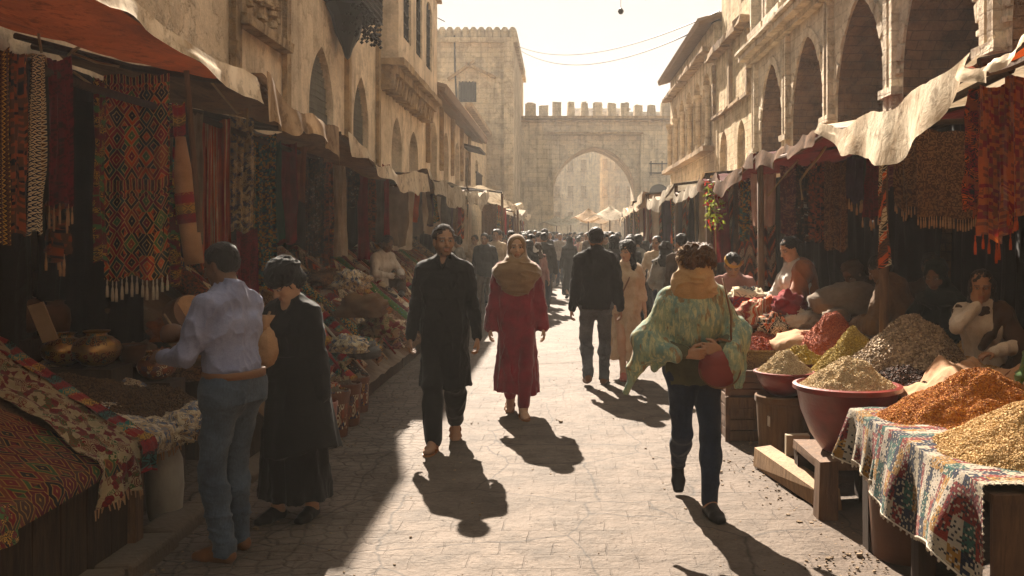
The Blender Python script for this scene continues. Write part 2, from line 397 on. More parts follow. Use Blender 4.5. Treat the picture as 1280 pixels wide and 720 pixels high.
    # wear, thread and dust
    wear=T.noise(uv,14,5,.6); thr=T.noise(uv,420,2); col=T.mix(.5,col,T.ramp(wear,[(.25,.45),(.75,1.25)]),'MULTIPLY'); col=T.mix(.3,col,T.ramp(thr,[(.2,.3),(.8,1.3)]),'MULTIPLY')
    if dim!=1: col=T.mix(1.0,col,(dim,dim*.95,dim*.9,1),'MULTIPLY')
    h=M_('ADD',M_('MULTIPLY',hh,.4),M_('MULTIPLY',thr,.6))
    return T.done(col,.95,T.bump(h,bump,.8),spec=.1,sheen=sheen,transl=transl)
def mat_clay(name,c,c2,rough=.55,glaze=0,metal=0):
    T=NT(name); o=T.coord(); n=T.noise(o,5,6,.65); f=T.noise(o,40,4); rg=T.noise(T.coord(sc=(1,1,30)),2,3)
    col=T.mix(T.ramp(n,[(.35,0),(.7,1)]),c,c2); col=T.mix(.4,col,T.ramp(f,[(.25,.5),(.8,1.2)]),'MULTIPLY')
    return T.done(col,rough,T.bump(T.math('ADD',T.math('MULTIPLY',rg,.5),f),.003),spec=.4,coat=glaze,metal=metal)
def mat_painted(name,pal,base,rough=.5,metal=0.0,sc=1):
    """painted / engraved pot: bands with ornament"""
    T=NT(name); o=T.coord('UV'); g=T.n('SeparateXYZ',{'Vector':o}); v=g.outputs[1]; M_=T.math
    d=T.vor(o,28*sc,'F1'); c=T.n('SeparateColor',{'Color':T.vor(o,28*sc,'F1','Color')}).outputs[0]
    orn=T.ramp(c,[(i/len(pal),x) for i,x in enumerate(pal)],'CONSTANT'); ring=T.ramp(M_('FRACT',M_('MULTIPLY',d,3.3)),[(0,0),(.5,1)],'CONSTANT')
    band=T.ramp(M_('FRACT',M_('MULTIPLY',v,9*sc)),[(0,0),(.22,1),(.9,0)],'CONSTANT')
    col=T.mix(M_('MULTIPLY',ring,band),base,orn); n=T.noise(T.coord(),9,5,.6); col=T.mix(.7,col,T.ramp(n,[(.3,.3),(.75,1.2)]),'MULTIPLY')
    return T.done(col,rough,T.bump(M_('ADD',ring,n),.003),spec=.4,metal=metal)
def mat_grain(name,c1,c2,c3,sc=160,bd=.006):
    T=NT(name); o=T.coord(); ce=T.vor(o,sc,'F1','Color'); d=T.vor(o,sc); x=T.n('SeparateColor',{'Color':ce}).outputs[0]
    col=T.ramp(x,[(0,c1),(.45,c2),(.8,c3),(1,c1)]); big=T.noise(o,7,4); col=T.mix(.35,col,T.ramp(big,[(.3,.6),(.7,1.15)]),'MULTIPLY')
    h=T.math('SUBTRACT',1,d)
    return T.done(col,.85,T.bump(h,bd,1.0),spec=.25)
def mat_skin(name):
    T=NT(name); c=T.n('VertexColor',layer_name='Col').outputs[0]; o=T.coord(); n=T.noise(o,60,4); b=T.noise(o,14,3)
    col=T.mix(.25,c,T.ramp(n,[(.3,.7),(.7,1.15)]),'MULTIPLY'); col=T.mix(.3,col,T.ramp(b,[(.3,.75),(.7,1.1)]),'MULTIPLY')
    nt=T.done(col,.5,T.bump(n,.0015),spec=.4); return nt
def mat_hair(name,c,c2):
    T=NT(name); o=T.coord(sc=(1,1,.35)); n=T.noise(o,70,4,.7,1); col=T.mix(T.ramp(n,[(.35,0),(.7,1)]),c,c2)
    return T.done(col,.55,T.bump(n,.008),spec=.12,sheen=.12)
def mat_denim(name,c,c2):
    T=NT(name); o=T.coord(); n=T.noise(o,4.5,5,.6); f=T.noise(T.coord(sc=(1,1,.4)),110,3); cr=T.noise(T.coord(sc=(1,1,2.5)),16,5,.7)
    col=T.mix(T.ramp(n,[(.38,0),(.68,1)]),c,c2); col=T.mix(.45,col,T.ramp(f,[(.3,.5),(.75,1.4)]),'MULTIPLY'); col=T.mix(.35,col,T.ramp(cr,[(.3,.6),(.7,1.35)]),'MULTIPLY')
    return T.done(col,.9,T.bump(T.math('ADD',cr,T.math('MULTIPLY',f,.2)),.008),spec=.15,sheen=.1)
def mat_flat(name,c,rough=.8,metal=0,bs=60,bd=.002):
    T=NT(name); o=T.coord(); n=T.noise(o,bs,4); b=T.noise(o,6,4); col=T.mix(.5,c,T.ramp(b,[(.3,.55),(.75,1.2)]),'MULTIPLY')
    return T.done(col,rough,T.bump(n,bd),spec=.3,metal=metal)
# ------------------------------------------------------------------ materials of the setting
m_wallL=mat_plaster('plaster_ochre',H('bba890',1.65),H('a18f78',1.65),H('8b7a66',1.65),0,1,.03,.45)
m_wallR=mat_plaster('stone_cream',H('d2c4ae',1.2),H('bbaa92',1.2),H('a08e77',1.2),1.6,1,.04,.45)
m_wallR2=mat_plaster('stone_yellow',H('c8b493',1.25),H('ae9974',1.25),H('917b5a',1.25),1.9,1,.04,.6)
m_wallR3=mat_plaster('plaster_pale',H('cdb999',1.25),H('b19b7c',1.25),H('94806a',1.25),1.4,1,.03,.6)
m_tower=mat_plaster('tower_stone',H('b5a389',1.4),H('99886f',1.4),H('80715f',1.4),1.1,.6,.06,.6)
m_gate=mat_plaster('gate_stone',H('b4a48c',1.6),H('9c8c74',1.6),H('837565',1.6),1.0,.6,.05,.6)
m_reveal=mat_plaster('reveal_brick',H('9a7350'),H('7d5b3e'),H('614630'),2.8,1.4,.05,.4,smix=.8)
m_brick=mat_plaster('brick_infill',H('6e4a31'),H('533826'),H('3e2c1e'),2.6,1.4,.04,.4)
m_trim=mat_plaster('weathered_trim',H('a38a69',1.3),H('876f53',1.3),H('6b5844',1.3),0,2,.04,.6)
m_lattice=mat_flat('lattice_grey',H('6d675c'),.8,bs=30,bd=.01)
m_iron=mat_flat('dark_iron',H('241e1a'),.5,.4)
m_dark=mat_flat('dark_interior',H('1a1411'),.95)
m_woodD=mat_wood('dark_wood',H('4a3626'),H('2a1e15'))
m_woodM=mat_wood('brown_wood',H('7a5a3e'),H('4b3524'))
m_woodL=mat_wood('pale_wood',H('a5845f'),H('765a3e'))
m_tile=mat_flat('roof_tile',H('7b6148'),.9,bs=20,bd=.02)
m_rope=mat_flat('rope',H('9c8563'),.95)

def mat_ground():
    T=NT('ground_paving'); o=T.coord()
    wob=T.mix(.05,o,T.noisec(o,1.6)); wob2=T.mix(.018,wob,T.noisec(o,9))
    br=T.n('TexBrick',{'Vector':wob2,'Color1':(.8,.8,.8,1),'Color2':(1.12,1.1,1.06,1),'Mortar':(.66,.62,.56,1),'Scale':2.3,'Mortar Size':.012,'Mortar Smooth':.6,'Brick Width':.62,'Row Height':.42})
    small=T.n('MapRange',{'Value':T.vor(wob2,9.5,'DISTANCE_TO_EDGE',rand=.65),'From Min':0,'From Max':.12}).outputs[0]
    big=T.noise(o,.6,5,.6); med=T.noise(o,3.2,7,.7); fine=T.noise(o,45,5,.7)
    c=T.mix(T.ramp(big,[(.35,0),(.65,1)]),H('a38e7c',.40),H('8d7a6a',.40)); c=T.mix(T.ramp(med,[(.42,0),(.68,1)]),c,H('756556',.36))
    # dust covers the joints in patches
    dust=T.ramp(T.noise(o,1.1,6,.65),[(.36,0),(.56,1)])
    jb=T.mix(T.math('MULTIPLY',dust,.75),br.outputs['Color'],(1,1,1,1)); c=T.mix(.38,c,jb,'MULTIPLY')
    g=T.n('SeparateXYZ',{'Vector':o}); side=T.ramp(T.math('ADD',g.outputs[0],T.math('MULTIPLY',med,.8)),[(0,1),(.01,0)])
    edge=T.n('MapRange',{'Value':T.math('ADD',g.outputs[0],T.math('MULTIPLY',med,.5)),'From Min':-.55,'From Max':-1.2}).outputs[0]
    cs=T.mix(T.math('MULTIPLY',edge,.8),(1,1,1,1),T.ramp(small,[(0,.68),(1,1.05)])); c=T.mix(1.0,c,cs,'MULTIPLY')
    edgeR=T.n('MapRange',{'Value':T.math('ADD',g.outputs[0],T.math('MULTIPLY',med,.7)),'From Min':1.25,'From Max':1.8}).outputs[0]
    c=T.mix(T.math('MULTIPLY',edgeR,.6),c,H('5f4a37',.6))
    dirt=T.ramp(T.noise(o,5.5,8,.8),[(.56,0),(.62,1)]); c=T.mix(T.math('MULTIPLY',dirt,.45),c,H('54412f',.6))
    c=T.mix(.5,c,T.ramp(fine,[(.25,.55),(.75,1.3)]),'MULTIPLY')
    hj=T.math('MULTIPLY',T.math('MULTIPLY',T.math('SUBTRACT',1.0,br.outputs['Fac']),T.math('SUBTRACT',1.15,dust)),.55)
    h=T.math('ADD',hj,T.math('MULTIPLY',med,.9)); h=T.math('ADD',h,T.math('MULTIPLY',fine,.22)); h=T.math('ADD',h,T.math('MULTIPLY',T.math('MULTIPLY',small,edge),.7))
    pit=T.ramp(T.noise(o,26,3,.6,1.0),[(.28,0),(.36,1)]); c=T.mix(1.0,c,T.mix(pit,(.5,.46,.42,1),(1,1,1,1)),'MULTIPLY'); crack=T.ramp(T.vor(T.mix(.12,o,T.noisec(o,3)),1.3,'DISTANCE_TO_EDGE'),[(0,0),(.012,1)]); c=T.mix(.55,c,crack,'MULTIPLY')
    h=T.math('ADD',h,T.math('MULTIPLY',T.noise(o,14,6,.7),.9)); h=T.math('ADD',h,T.math('MULTIPLY',pit,.25))
    return T.done(c,.82,T.bump(h,.02,1.0),spec=.3)
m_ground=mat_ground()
m_rubble=mat_flat('rubble',H('7e6a54'),.95,bs=30,bd=.01)

# ------------------------------------------------------------------ ground
g=MB()
NX,NY=90,150
def gfn(u,v):
    x=-4.5+9*u; y=2.2+14*v**1.3
    w=np.clip((x-1.1)/.8,0,1); wl=np.clip((-1.7-x)/.6,0,1)
    z=fb(x*.9,y*.9)*.008+fb(x*4,y*4,3.)*(.003+.012*w+.006*wl)
    return x,y,np.where((u==0)|(u==1)|(v==0)|(v==1),-.012,z)
g.gridv(gfn,NX,NY)
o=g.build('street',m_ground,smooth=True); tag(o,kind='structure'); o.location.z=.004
g=MB(); X0=-220
g.add([(-260,-30,-.012),(260,-30,-.012),(260,420,-.012),(-260,420,-.012)],[(0,1,2,3)])
o=g.build('ground',m_ground); tag(o,kind='structure')
# low kerb of worn stone along the left stalls
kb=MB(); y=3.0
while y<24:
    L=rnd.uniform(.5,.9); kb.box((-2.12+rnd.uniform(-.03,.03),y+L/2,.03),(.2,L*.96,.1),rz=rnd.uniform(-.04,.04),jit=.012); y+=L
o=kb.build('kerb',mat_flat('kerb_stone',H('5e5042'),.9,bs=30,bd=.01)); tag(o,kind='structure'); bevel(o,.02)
# rubble at the foot of the right stalls
rb=MB()
for i in range(2200):
    if i%3: x=1.62-abs(rnd.gauss(0,.2)); 
    elif i%3==0: x=rnd.uniform(-2.1,1.6)
    y=3.4+12*rnd.random()**1.4
    if i%3==0 and rnd.random()<.6: x=-1.95+rnd.uniform(-.1,.35)
    s=rnd.uniform(.0025,.008)*(2.0 if rnd.random()<.05 else 1)
    if x>3: continue
    rb.box((x,y,s*.35+.004),(s*rnd.uniform(1,2.2),s*rnd.uniform(1,2),s),rz=rnd.uniform(0,3),jit=s*.25)
o=rb.build('rubble',m_rubble); tag(o,'loose grit, pebbles and scraps scattered over the paving','rubble',kind='stuff')

# ------------------------------------------------------------------ walls with arched openings
def arch_h(x,c):     # 0..1 height for |x|<=1, pointed when c>0
    x=min(1,abs(x)); r=1+c; return math.sqrt(max(0,r*r-(x+c)**2))/math.sqrt(r*r-c*c)
def wall(mb,O,U,N,s0,s1,z0,z1,ops,depth=.4,rev=None):
    O=Vector(O);U=Vector(U);N=Vector(N)
    p=lambda s,z,d=0: O+U*s+Vector((0,0,z))-N*d
    def q(a,b,c,d_): mb.add([a,b,c,d_],[(0,1,2,3)])
    def qr(a,b,c,d_): (rev[-1] if rev is not None else mb).add([a,b,c,d_],[(0,1,2,3)])
    cur=s0
    for op in sorted(ops,key=lambda o:o['s'][0]):
        a,b=op['s']; zb=op['zb']; zs=op['zs']; zt=op['zt']; c=op.get('c',.4)
        if rev is not None: rev.append(MB())
        q(p(cur,z0),p(a,z0),p(a,z1),p(cur,z1))
        if zb>z0: q(p(a,z0),p(b,z0),p(b,zb),p(a,zb))
        n=20; ss=[a+(b-a)*(.5-.5*math.cos(PI*i/n)) for i in range(n+1)]
        hh=[zs+(zt-zs)*arch_h((s-(a+b)/2)/((b-a)/2),c) if zt>zs else zs for s in ss]
        for i in range(n):
            q(p(ss[i],hh[i]),p(ss[i+1],hh[i+1]),p(ss[i+1],z1),p(ss[i],z1))
            qr(p(ss[i],hh[i]),p(ss[i],hh[i],depth),p(ss[i+1],hh[i+1],depth),p(ss[i+1],hh[i+1]))
        qr(p(a,zb),p(a,zb,depth),p(a,zs,depth),p(a,zs)); qr(p(b,zb),p(b,zs),p(b,zs,depth),p(b,zb,depth))
        if zb>z0: q(p(a,zb),p(b,zb),p(b,zb,depth),p(a,zb,depth))
        cur=b
    q(p(cur,z0),p(s1,z0),p(s1,z1),p(cur,z1))
def infill(mb,O,U,N,op,d,grow=.02,lattice=None):
    O=Vector(O);U=Vector(U);N=Vector(N); a,b=op['s']; n=16
    pts=[O+U*a+Vector((0,0,op['zb']))-N*d,O+U*b+Vector((0,0,op['zb']))-N*d]
    for i in range(n,-1,-1):
        s=a+(b-a)*i/n; pts.append(O+U*s+Vector((0,0,op['zs']+(op['zt']-op['zs'])*arch_h((s-(a+b)/2)/((b-a)/2),op.get('c',.4))))-N*d)
    mb.add(pts,[tuple(range(len(pts)))])
def latt(mb,O,U,N,op,d,step=.12,w=.018):
    O=Vector(O);U=Vector(U);N=Vector(N); a,b=op['s']
    top=lambda s: op['zs']+(op['zt']-op['zs'])*arch_h((s-(a+b)/2)/((b-a)/2),op.get('c',.4))
    P_=lambda s,z: O+U*s+Vector((0,0,z))-N*d
    s=a+step/2
    while s<b:
        mb.tube([P_(s,op['zb']),P_(s,top(s))],w/2,4); s+=step
    z=op['zb']+step/2
    while z<op['zt']:
        l=[a+(b-a)*i/60 for i in range(61)]; l=[x for x in l if top(x)>=z]
        if len(l)>1: mb.tube([P_(l[0],z),P_(l[-1],z)],w/2,4)
        z+=step
def archring(mb,O,U,N,op,w=.22,t=.05,n=15,jit=.008):
    """voussoirs around an arch, proud of the wall"""
    O=Vector(O);U=Vector(U);N=Vector(N); a,b=op['s']; m=(a+b)/2; h=(b-a)/2
    f=lambda x,g: (m+x*(h+g), op['zs']+(op['zt']-op['zs']+g)*arch_h(x,op.get('c',.4)))
    xs=[-math.cos(PI*i/n) for i in range(n+1)]
    for i in range(n):
        x0,x1=xs[i]+.006,xs[i+1]-.006; tt=t+rnd.uniform(-.012,.012); ww=w*rnd.uniform(.85,1.1)
        q=[f(x0,.0),f(x1,.0),f(x1,ww),f(x0,ww)]
        V=[O+U*s+Vector((0,0,z))+N*.001 for s,z in q]+[O+U*s+Vector((0,0,z))+N*tt for s,z in q]
        mb.add(V,[(4,5,6,7),(0,4,7,3),(1,2,6,5),(0,1,5,4),(3,7,6,2)])
def vbar(mb,X,y0,y1,z,h,proj,side,jit=.01,step=.6):   # cornice along y made of irregular stones
    y=y0
    while y<y1-.01:
        L=min(rnd.uniform(.6,1.1)*step/.6,y1-y); mb.box((X+side*proj/2,y+L/2,z+h/2),(proj+rnd.uniform(0,.02),L*.985,h+rnd.uniform(-.01,.01)),jit=jit); y+=L

# ---- left building ---------------------------------------------------------------
XL=-3.6
def building_body(root,X,side,y0,y1,z1,dep,mat,z0=0):
    m=MB(); xb=X+side*dep; 
    V=[(X,y0,z0),(xb,y0,z0),(xb,y0,z1),(X,y0,z1),(X,y1,z0),(xb,y1,z0),(xb,y1,z1),(X,y1,z1)]
    m.add(V,[(0,1,2,3),(4,7,6,5),(1,5,6,2),(3,2,6,7)]); return m
lb=thing('plaster_building','tall ochre plaster building with pointed lattice windows and dark hanging lattice box','building',(XL,3,0))
W=MB(); OL=(XL,0,0);UL=(0,1,0);NL=(1,0,0)
opsL=[dict(s=(13.55,15.0),zb=2.9,zs=3.55,zt=4.5,c=.9),dict(s=(16.45,17.75),zb=2.9,zs=3.6,zt=4.52,c=1.1)]
opsL2=[dict(s=(20.2,21.5),zb=2.2,zs=3.5,zt=4.25,c=.4),dict(s=(22.5,24.0),zb=2.2,zs=3.5,zt=4.2,c=.4)]
wall(W,OL,UL,NL,-30,24.6,0,7.7,opsL+opsL2,.3)
b_=building_body(lb,XL,-1,-30,24.6,7.7,6,m_wallL); W.v+=b_.v; W.f+=[tuple(i+W.n for i in f) for f in b_.f]; W.uv+=b_.uv; W.n+=b_.n
W.build('wall',m_wallL,lb)
for op in opsL:
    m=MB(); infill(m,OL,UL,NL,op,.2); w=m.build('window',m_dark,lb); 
    m=MB(); latt(m,OL,UL,NL,op,.12,.1,.045); m.build('lattice',m_lattice,w)
for op in opsL2:
    m=MB(); infill(m,OL,UL,NL,op,.25); m.build('window',m_dark,lb)
# pilaster strips and carved panel
for y in (10.35,12.3,15.85,18.5): m=MB(); m.box((XL+.04,y,5.2),(.08,.2,4.9),jit=.01); m.build('pilaster',m_trim,lb)
m=MB()
m.box((XL+.02,11.3,5.0),(.04,1.6,1.9))
for i in range(130):
    y=rnd.uniform(10.65,11.95); z=rnd.uniform(4.2,5.9); m.lathe([(0,-.05),(.07,-.03),(.05,.03),(0,.05)],(XL+.05,y,z),7)
m.box((XL+.08,11.3,4.05),(.16,1.8,.12),jit=.01); m.box((XL+.08,11.3,6.0),(.16,1.8,.12),jit=.01)
m.build('carved_panel',m_trim,lb)
# projecting bay over a bracketed ledge
m=MB(); wall(m,(XL+.4,0,0),UL,NL,18.7,24.6,5.15,7.7,[dict(s=(19.3,20.3),zb=5.7,zs=7.1,zt=7.35,c=.3),dict(s=(21.0,21.9),zb=5.7,zs=7.1,zt=7.35,c=.3),dict(s=(22.6,23.6),zb=5.7,zs=7.1,zt=7.35,c=.3)],.2)
m.add([(XL,18.7,5.15),(XL+.4,18.7,5.15),(XL+.4,18.7,7.7),(XL,18.7,7.7),(XL,24.6,5.15),(XL+.4,24.6,5.15),(XL+.4,24.6,7.7),(XL,24.6,7.7)],[(0,1,2,3),(5,4,7,6),(0,4,5,1),(3,2,6,7)])
bay=m.build('bay',m_wallL,lb)
for a,b in ((19.3,20.3),(21.0,21.9),(22.6,23.6)):
    m=MB(); op=dict(s=(a,b),zb=5.7,zs=7.1,zt=7.35,c=.3); infill(m,(XL+.4,0,0),UL,NL,op,.16); latt(m,(XL+.4,0,0),UL,NL,op,.06,.25,.05); m.build('window',m_iron,bay)
m=MB(); vbar(m,XL,18.6,24.7,5.02,.13,.52,1); vbar(m,XL,18.7,24.6,4.86,.16,.38,1); y=18.8
while y<24.6: m.box((XL+.14,y,4.72),(.28,.13,.3),jit=.02,taper=1.3); y+=.38
m.build('ledge',m_trim,lb)
m=MB(); vbar(m,XL+.0,18.5,24.75,7.7,.12,.5,1); vbar(m,XL,-30,18.6,7.7,.12,.18,1); m.box((XL-2.8,-2.7,7.78),(6,54.6,.16)); m.build('cornice',m_trim,lb)
# mashrabiya: dark lattice box on the facade, its underside a tapering pendant
m=MB(); yc=15.1; x0=XL; 
m.box((XL+.3,yc,6.3),(.55,1.7,2.2)); m.lathe([(0,-.75),(.06,-.7),(.12,-.55),(.26,-.35),(.34,-.12),(.55,0)],(XL+.2,yc,5.2),12,sx=.7,sy=1.4)
ms=m.build('lattice_box',m_iron,lb)
m=MB()
for i in range(17):
    y=yc-.85+i*.106; m.tube([(XL+.59,y,5.2),(XL+.59,y,7.4)],.014,5)
for i in range(21): z=5.2+i*.105; m.tube([(XL+.60,yc-.86,z),(XL+.60,yc+.86,z)],.014,5)
for i in range(160): m.lathe([(0,-.035),(.035,0),(0,.035)],(XL+.6-.3*rnd.random()**3,yc+rnd.uniform(-.8,.8)*.9,5.2-rnd.random()**1.5*.45),6)
m.build('lattice',m_iron,ms)
m=MB(); m.tube([P(526,17,24.4),P(530,19,24.0),P(536,22,23.4)],.03,6); m.tube([P(527,17,24.4),P(540,19,24.9),P(556,27,25.5)],.012,5); m.build('roof_spike',m_iron,lb)

# ---- second, lower left building ---------------------------------------------------
l2=thing('low_building','lower ochre building with sloping tiled eave between tall facade and tower','building',(XL,31,0))
W=MB(); o2=[dict(s=(26.2,27.6),zb=3.2,zs=4.4,zt=4.9,c=.2),dict(s=(29.2,30.5),zb=3.2,zs=4.4,zt=4.9,c=.2),dict(s=(32.4,33.8),zb=3.2,zs=4.4,zt=4.9,c=.2),dict(s=(35.8,37.0),zb=3.2,zs=4.4,zt=4.9,c=.2)]
wall(W,OL,UL,NL,24.6,38.6,0,5.7,o2,.3)
b_=building_body(l2,XL,-1,24.6,38.6,5.7,6,m_wallL); W.add(b_.v[0],b_.f); W.build('wall',m_wallL,l2)
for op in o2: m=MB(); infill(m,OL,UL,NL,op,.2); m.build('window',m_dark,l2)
m=MB(); y=24.65
while y<38.7:
    m.tube([(XL+.62,y,5.48),(XL-2.2,y,6.35+.05*math.sin(y*3))],.12,6); y+=.2
m.box((XL-.8,31.6,5.78),(2.6,14,.05),ry=.305); m.build('roof',m_tile,l2)
m=MB()
m.box((XL+.25,35.6,3.0),(.7,2.4,.12)); 
for i in range(14): m.tube([(XL+.55,34.5+i*.17,3.0),(XL+.55,34.5+i*.17,3.95)],.02,5)
m.box((XL+.55,35.6,3.95),(.07,2.4,.06)); m.box((XL+.3,35.6,4.9),(.8,2.6,.08),ry=.25); m.build('balcony',m_woodD,l2)
for i in range(5): m=MB(); m.box((XL+.06,25.4+i*2.9,4.6),(.12,.22,2.0),jit=.02); m.build('pilaster',m_trim,l2)
l3=thing('back_building','weathered plain building between the tiled eave and the crenellated tower','building',(XL-.3,44,0))
W=MB(); o3=[dict(s=(40,41.2),zb=3.4,zs=4.8,zt=5.2,c=.3),dict(s=(43.6,45),zb=3.4,zs=4.8,zt=5.2,c=.3)]
wall(W,(XL-.3,0,0),UL,NL,38.6,50,0,6.9,o3,.3); b_=building_body(l3,XL-.3,-1,38.6,50,6.9,6,m_wallL); W.add(b_.v[0],b_.f); W.build('wall',m_wallR3,l3)
for op in o3: m=MB(); infill(m,(XL-.3,0,0),UL,NL,op,.2); m.build('window',m_dark,l3)
m=MB(); vbar(m,XL-.3,38.6,50,6.9,.18,.3,1); m.build('cornice',m_trim,l3)

# ---- tower ------------------------------------------------------------------------
tw=thing('stone_tower','massive square stone tower with a row of round-topped merlons','tower',(-4.9,55,0))
W=MB(); opT=[dict(s=(2.0,2.9),zb=8.7,zs=9.8,zt=9.8,c=0)]
xl,xr=-7.33,-2.45
wall(W,(xl,50,0),(1,0,0),(0,-1,0),0,xr-xl,0,12.1,opT,.4)
W.add([(xr,50,0),(xr,63,0),(xr,63,12.1),(xr,50,12.1),(xl,50,0),(xl,63,0),(xl,63,12.1),(xl,50,12.1)],[(0,1,2,3),(4,7,6,5),(1,5,6,2),(3,2,6,7)])
W.box((xl+1.2,49.8,4),(2.2,.45,8.6),jit=.03); W.box((xr-.25,49.9,6),(.5,.3,12),jit=.03)
W.build('wall',m_tower,tw)
m=MB(); 
for i in range(12): m.lathe([(.21,0),(.23,.3),(.2,.45),(.1,.58),(0,.6)],(xl+.25+i*.415,50.05,12.1),10,sy=.9)
for i in range(24): m.lathe([(.21,0),(.23,.3),(.2,.45),(.1,.58),(0,.6)],(xr-.05,50.6+i*.5,12.1),10)
m.box(((xl+xr)/2,50.0,11.95),(xr-xl+.3,.5,.25),jit=.02); m.box((xr,56.5,11.95),(.4,13,.25),jit=.02)
m.build('merlon_row',m_tower,tw)
m=MB(); infill(m,(xl,50,0),(1,0,0),(0,-1,0),opT[0],.3); w=m.build('window',m_dark,tw)
m=MB()
for i in range(5): m.tube([(xl+2.0+.18*i,49.95,8.7),(xl+2.0+.18*i,49.95,9.8)],.025,5)
for z in (8.9,9.3,9.65): m.tube([(xl+2,49.95,z),(xl+2.9,49.95,z)],.025,5)
m.build('grille',m_iron,w)
m=MB(); m.box((xl+2.1,49.86,10.35),(1.7,.25,.14),ry=-.6); m.box((xl+3.15,49.86,10.35),(1.7,.25,.14),ry=.45); m.build('hood',m_trim,tw)
m=MB(); m.tube([(xl+1.75,49.9,12.2),(xl+1.78,49.88,10.5),(xl+1.9,49.88,8.0),(xl+1.85,49.9,4)],.05,6); m.build('drainpipe',m_iron,tw)

# ---- gate -------------------------------------------------------------------------
gt=thing('arched_gate','pale crenellated gateway with one great pointed arch closing the street','gateway',(2.13,60,0))
gx0,gx1=-2.45,13.0; cx=2.18
def gO(y): return (0,y,0)
W=MB(); op=dict(s=(cx-2.62,cx+2.62),zb=0,zs=4.5,zt=7.35,c=.28)
wall(W,(0,60.35,0),(1,0,0),(0,-1,0),cx-2.95,cx+2.95,0,8.05,[op],4.0)
wall(W,(0,64.3,0),(-1,0,0),(0,1,0),-gx1,-gx0,0,9.0,[dict(s=(-cx-2.62,-cx+2.62),zb=0,zs=4.5,zt=7.35,c=.28)],.1)
for a,b,z0,z1 in ((gx0,cx-2.95,0,9.0),(cx+2.95,gx1,0,9.0),(cx-2.95,cx+2.95,8.05,9.0)):
    W.box(((a+b)/2,62.15,(z0+z1)/2),(b-a,4.3,z1-z0))
W.build('wall',m_gate,gt)
m=MB(); m.box(((gx0+gx1)/2,60.0,9.1),(gx1-gx0,.9,.16),jit=.01); m.box(((gx0+gx1)/2,60.0,8.9),(gx1-gx0,.5,.14)); m.box((cx,59.93,8.15),(6.2,.2,.12)); m.build('cornice',m_trim,gt)
m=MB(); archring(m,(0,60.35,0),(1,0,0),(0,-1,0),op,.3,.06,23); m.build('arch_ring',m_gate,gt)
i=0; x=gx0+.55
while x<gx1-.4:
    m=MB(); h=.82+rnd.uniform(-.16,.08); m.box((x+rnd.uniform(-.03,.03),60.15,9.2+h/2),(.58+rnd.uniform(-.1,.06),.5,h),jit=.05,taper=rnd.uniform(.85,1)); m.box((x,60.15,9.2+h*.97),(.4*rnd.uniform(.6,1.1),.45,.12),jit=.05); m.build('merlon',m_gate,gt); x+=.86
m=MB()
for z in (5.6,6.2): m.box((cx+4.3,59.95,z),(1.6,.1,.07))
for q in (-.7,0,.7): m.box((cx+4.3+q,59.95,5.9),(.07,.1,.9))
m.lathe([(.55,-.02),(.62,.0),(.55,.02)],(cx+4.1,59.9,4.3),16); m.build('old_frame',m_iron,gt)
m=MB(); infill(m,(0,59.985,0),(1,0,0),(0,-1,0),dict(s=(cx+3.5,cx+4.7),zb=3.0,zs=4.4,zt=4.9,c=.1),0); m.build('window',m_dark,gt)

# ---- distant buildings beyond the gate ---------------------------------------------
for i,(x,y,w,h,nf) in enumerate([(-6.5,100,9,13,3),(8.2,112,7.5,16,4),(1.6,104,5.6,14.5,4),(19,120,12,17,4),(-7,150,16,20,5),(6.5,150,9,21.5,5),(30,140,14,18,4)]):
    d=thing('distant_building',['squat hazy block seen at the left of the arch','narrow hazy block seen at the right of the arch','hazy flat-roofed block in the middle of the arch','hazy tall block behind the right side of the arch','far hazy block rising behind the arch on the left','farthest and tallest hazy block behind the arch','hazy block hidden mostly behind the right gate wall'][i],'building',(x,y,0),group='hazy buildings beyond the gate')
    W=MB(); ops=[]
    wall(W,(x-w/2,y,0),(1,0,0),(0,-1,0),0,w,0,h,[],.3)
    W.box((x,y+3.01,h/2),(w,6,h)); W.box((x,y-.1,h+.1),(w+.4,.6,.3),jit=.03); W.build('wall',m_tower if i%2 else m_wallR3,d)
    for f in range(nf):
        for k in range(int(w/1.5)):
            m=MB(); m.box((x-w/2+.9+k*1.45,y-.02,2.6+f*(h-3)/nf+1.0),(.6,.06,1.2)); m.box((x-w/2+.9+k*1.45,y-.1,1.9+f*(h-3)/nf+1.0),(.8,.2,.1)); m.build('window',m_trim,d)

# ---- right arcade building ----------------------------------------------------------
XR=4.0; OR=(XR,0,0);UR=(0,1,0);NR=(-1,0,0)
rb_=thing('arcade_building','long pale stone building with five tall round-pointed arches above the right stalls','building',(XR,11,0))
W=MB(); ar=[dict(s=(3.6,5.6),zb=0,zs=3.4,zt=4.8,c=.35),dict(s=(6.35,8.35),zb=0,zs=3.4,zt=4.85,c=.35),dict(s=(9.0,11.0),zb=0,zs=3.4,zt=4.85,c=.35),dict(s=(11.55,13.6),zb=0,zs=3.4,zt=4.83,c=.35),dict(s=(14.25,16.2),zb=0,zs=3.45,zt=4.88,c=.35),dict(s=(16.85,18.75),zb=0,zs=3.45,zt=4.9,c=.35)]
ar2=[dict(s=(a,a+2.0),zb=0,zs=3.4,zt=4.83,c=.35) for a in (-28,-25.3,-22.6,-19.9,-17.2,-14.5,-11.8,-9.1,-6.4,-3.7,-1.0)]
RV=[]; wall(W,OR,UR,NR,-30,19.7,0,5.25,ar2+ar,.95,rev=RV); [x_.build('brick_reveal',m_reveal,rb_) for x_ in RV]
up=[dict(s=(a,a+.95),zb=5.75,zs=7.3,zt=7.5,c=.1) for a in (4,6.7,9.4,12.0,14.4,16.75,18.2)]
wall(W,OR,UR,NR,-30,19.7,5.25,9.6,up,.25)
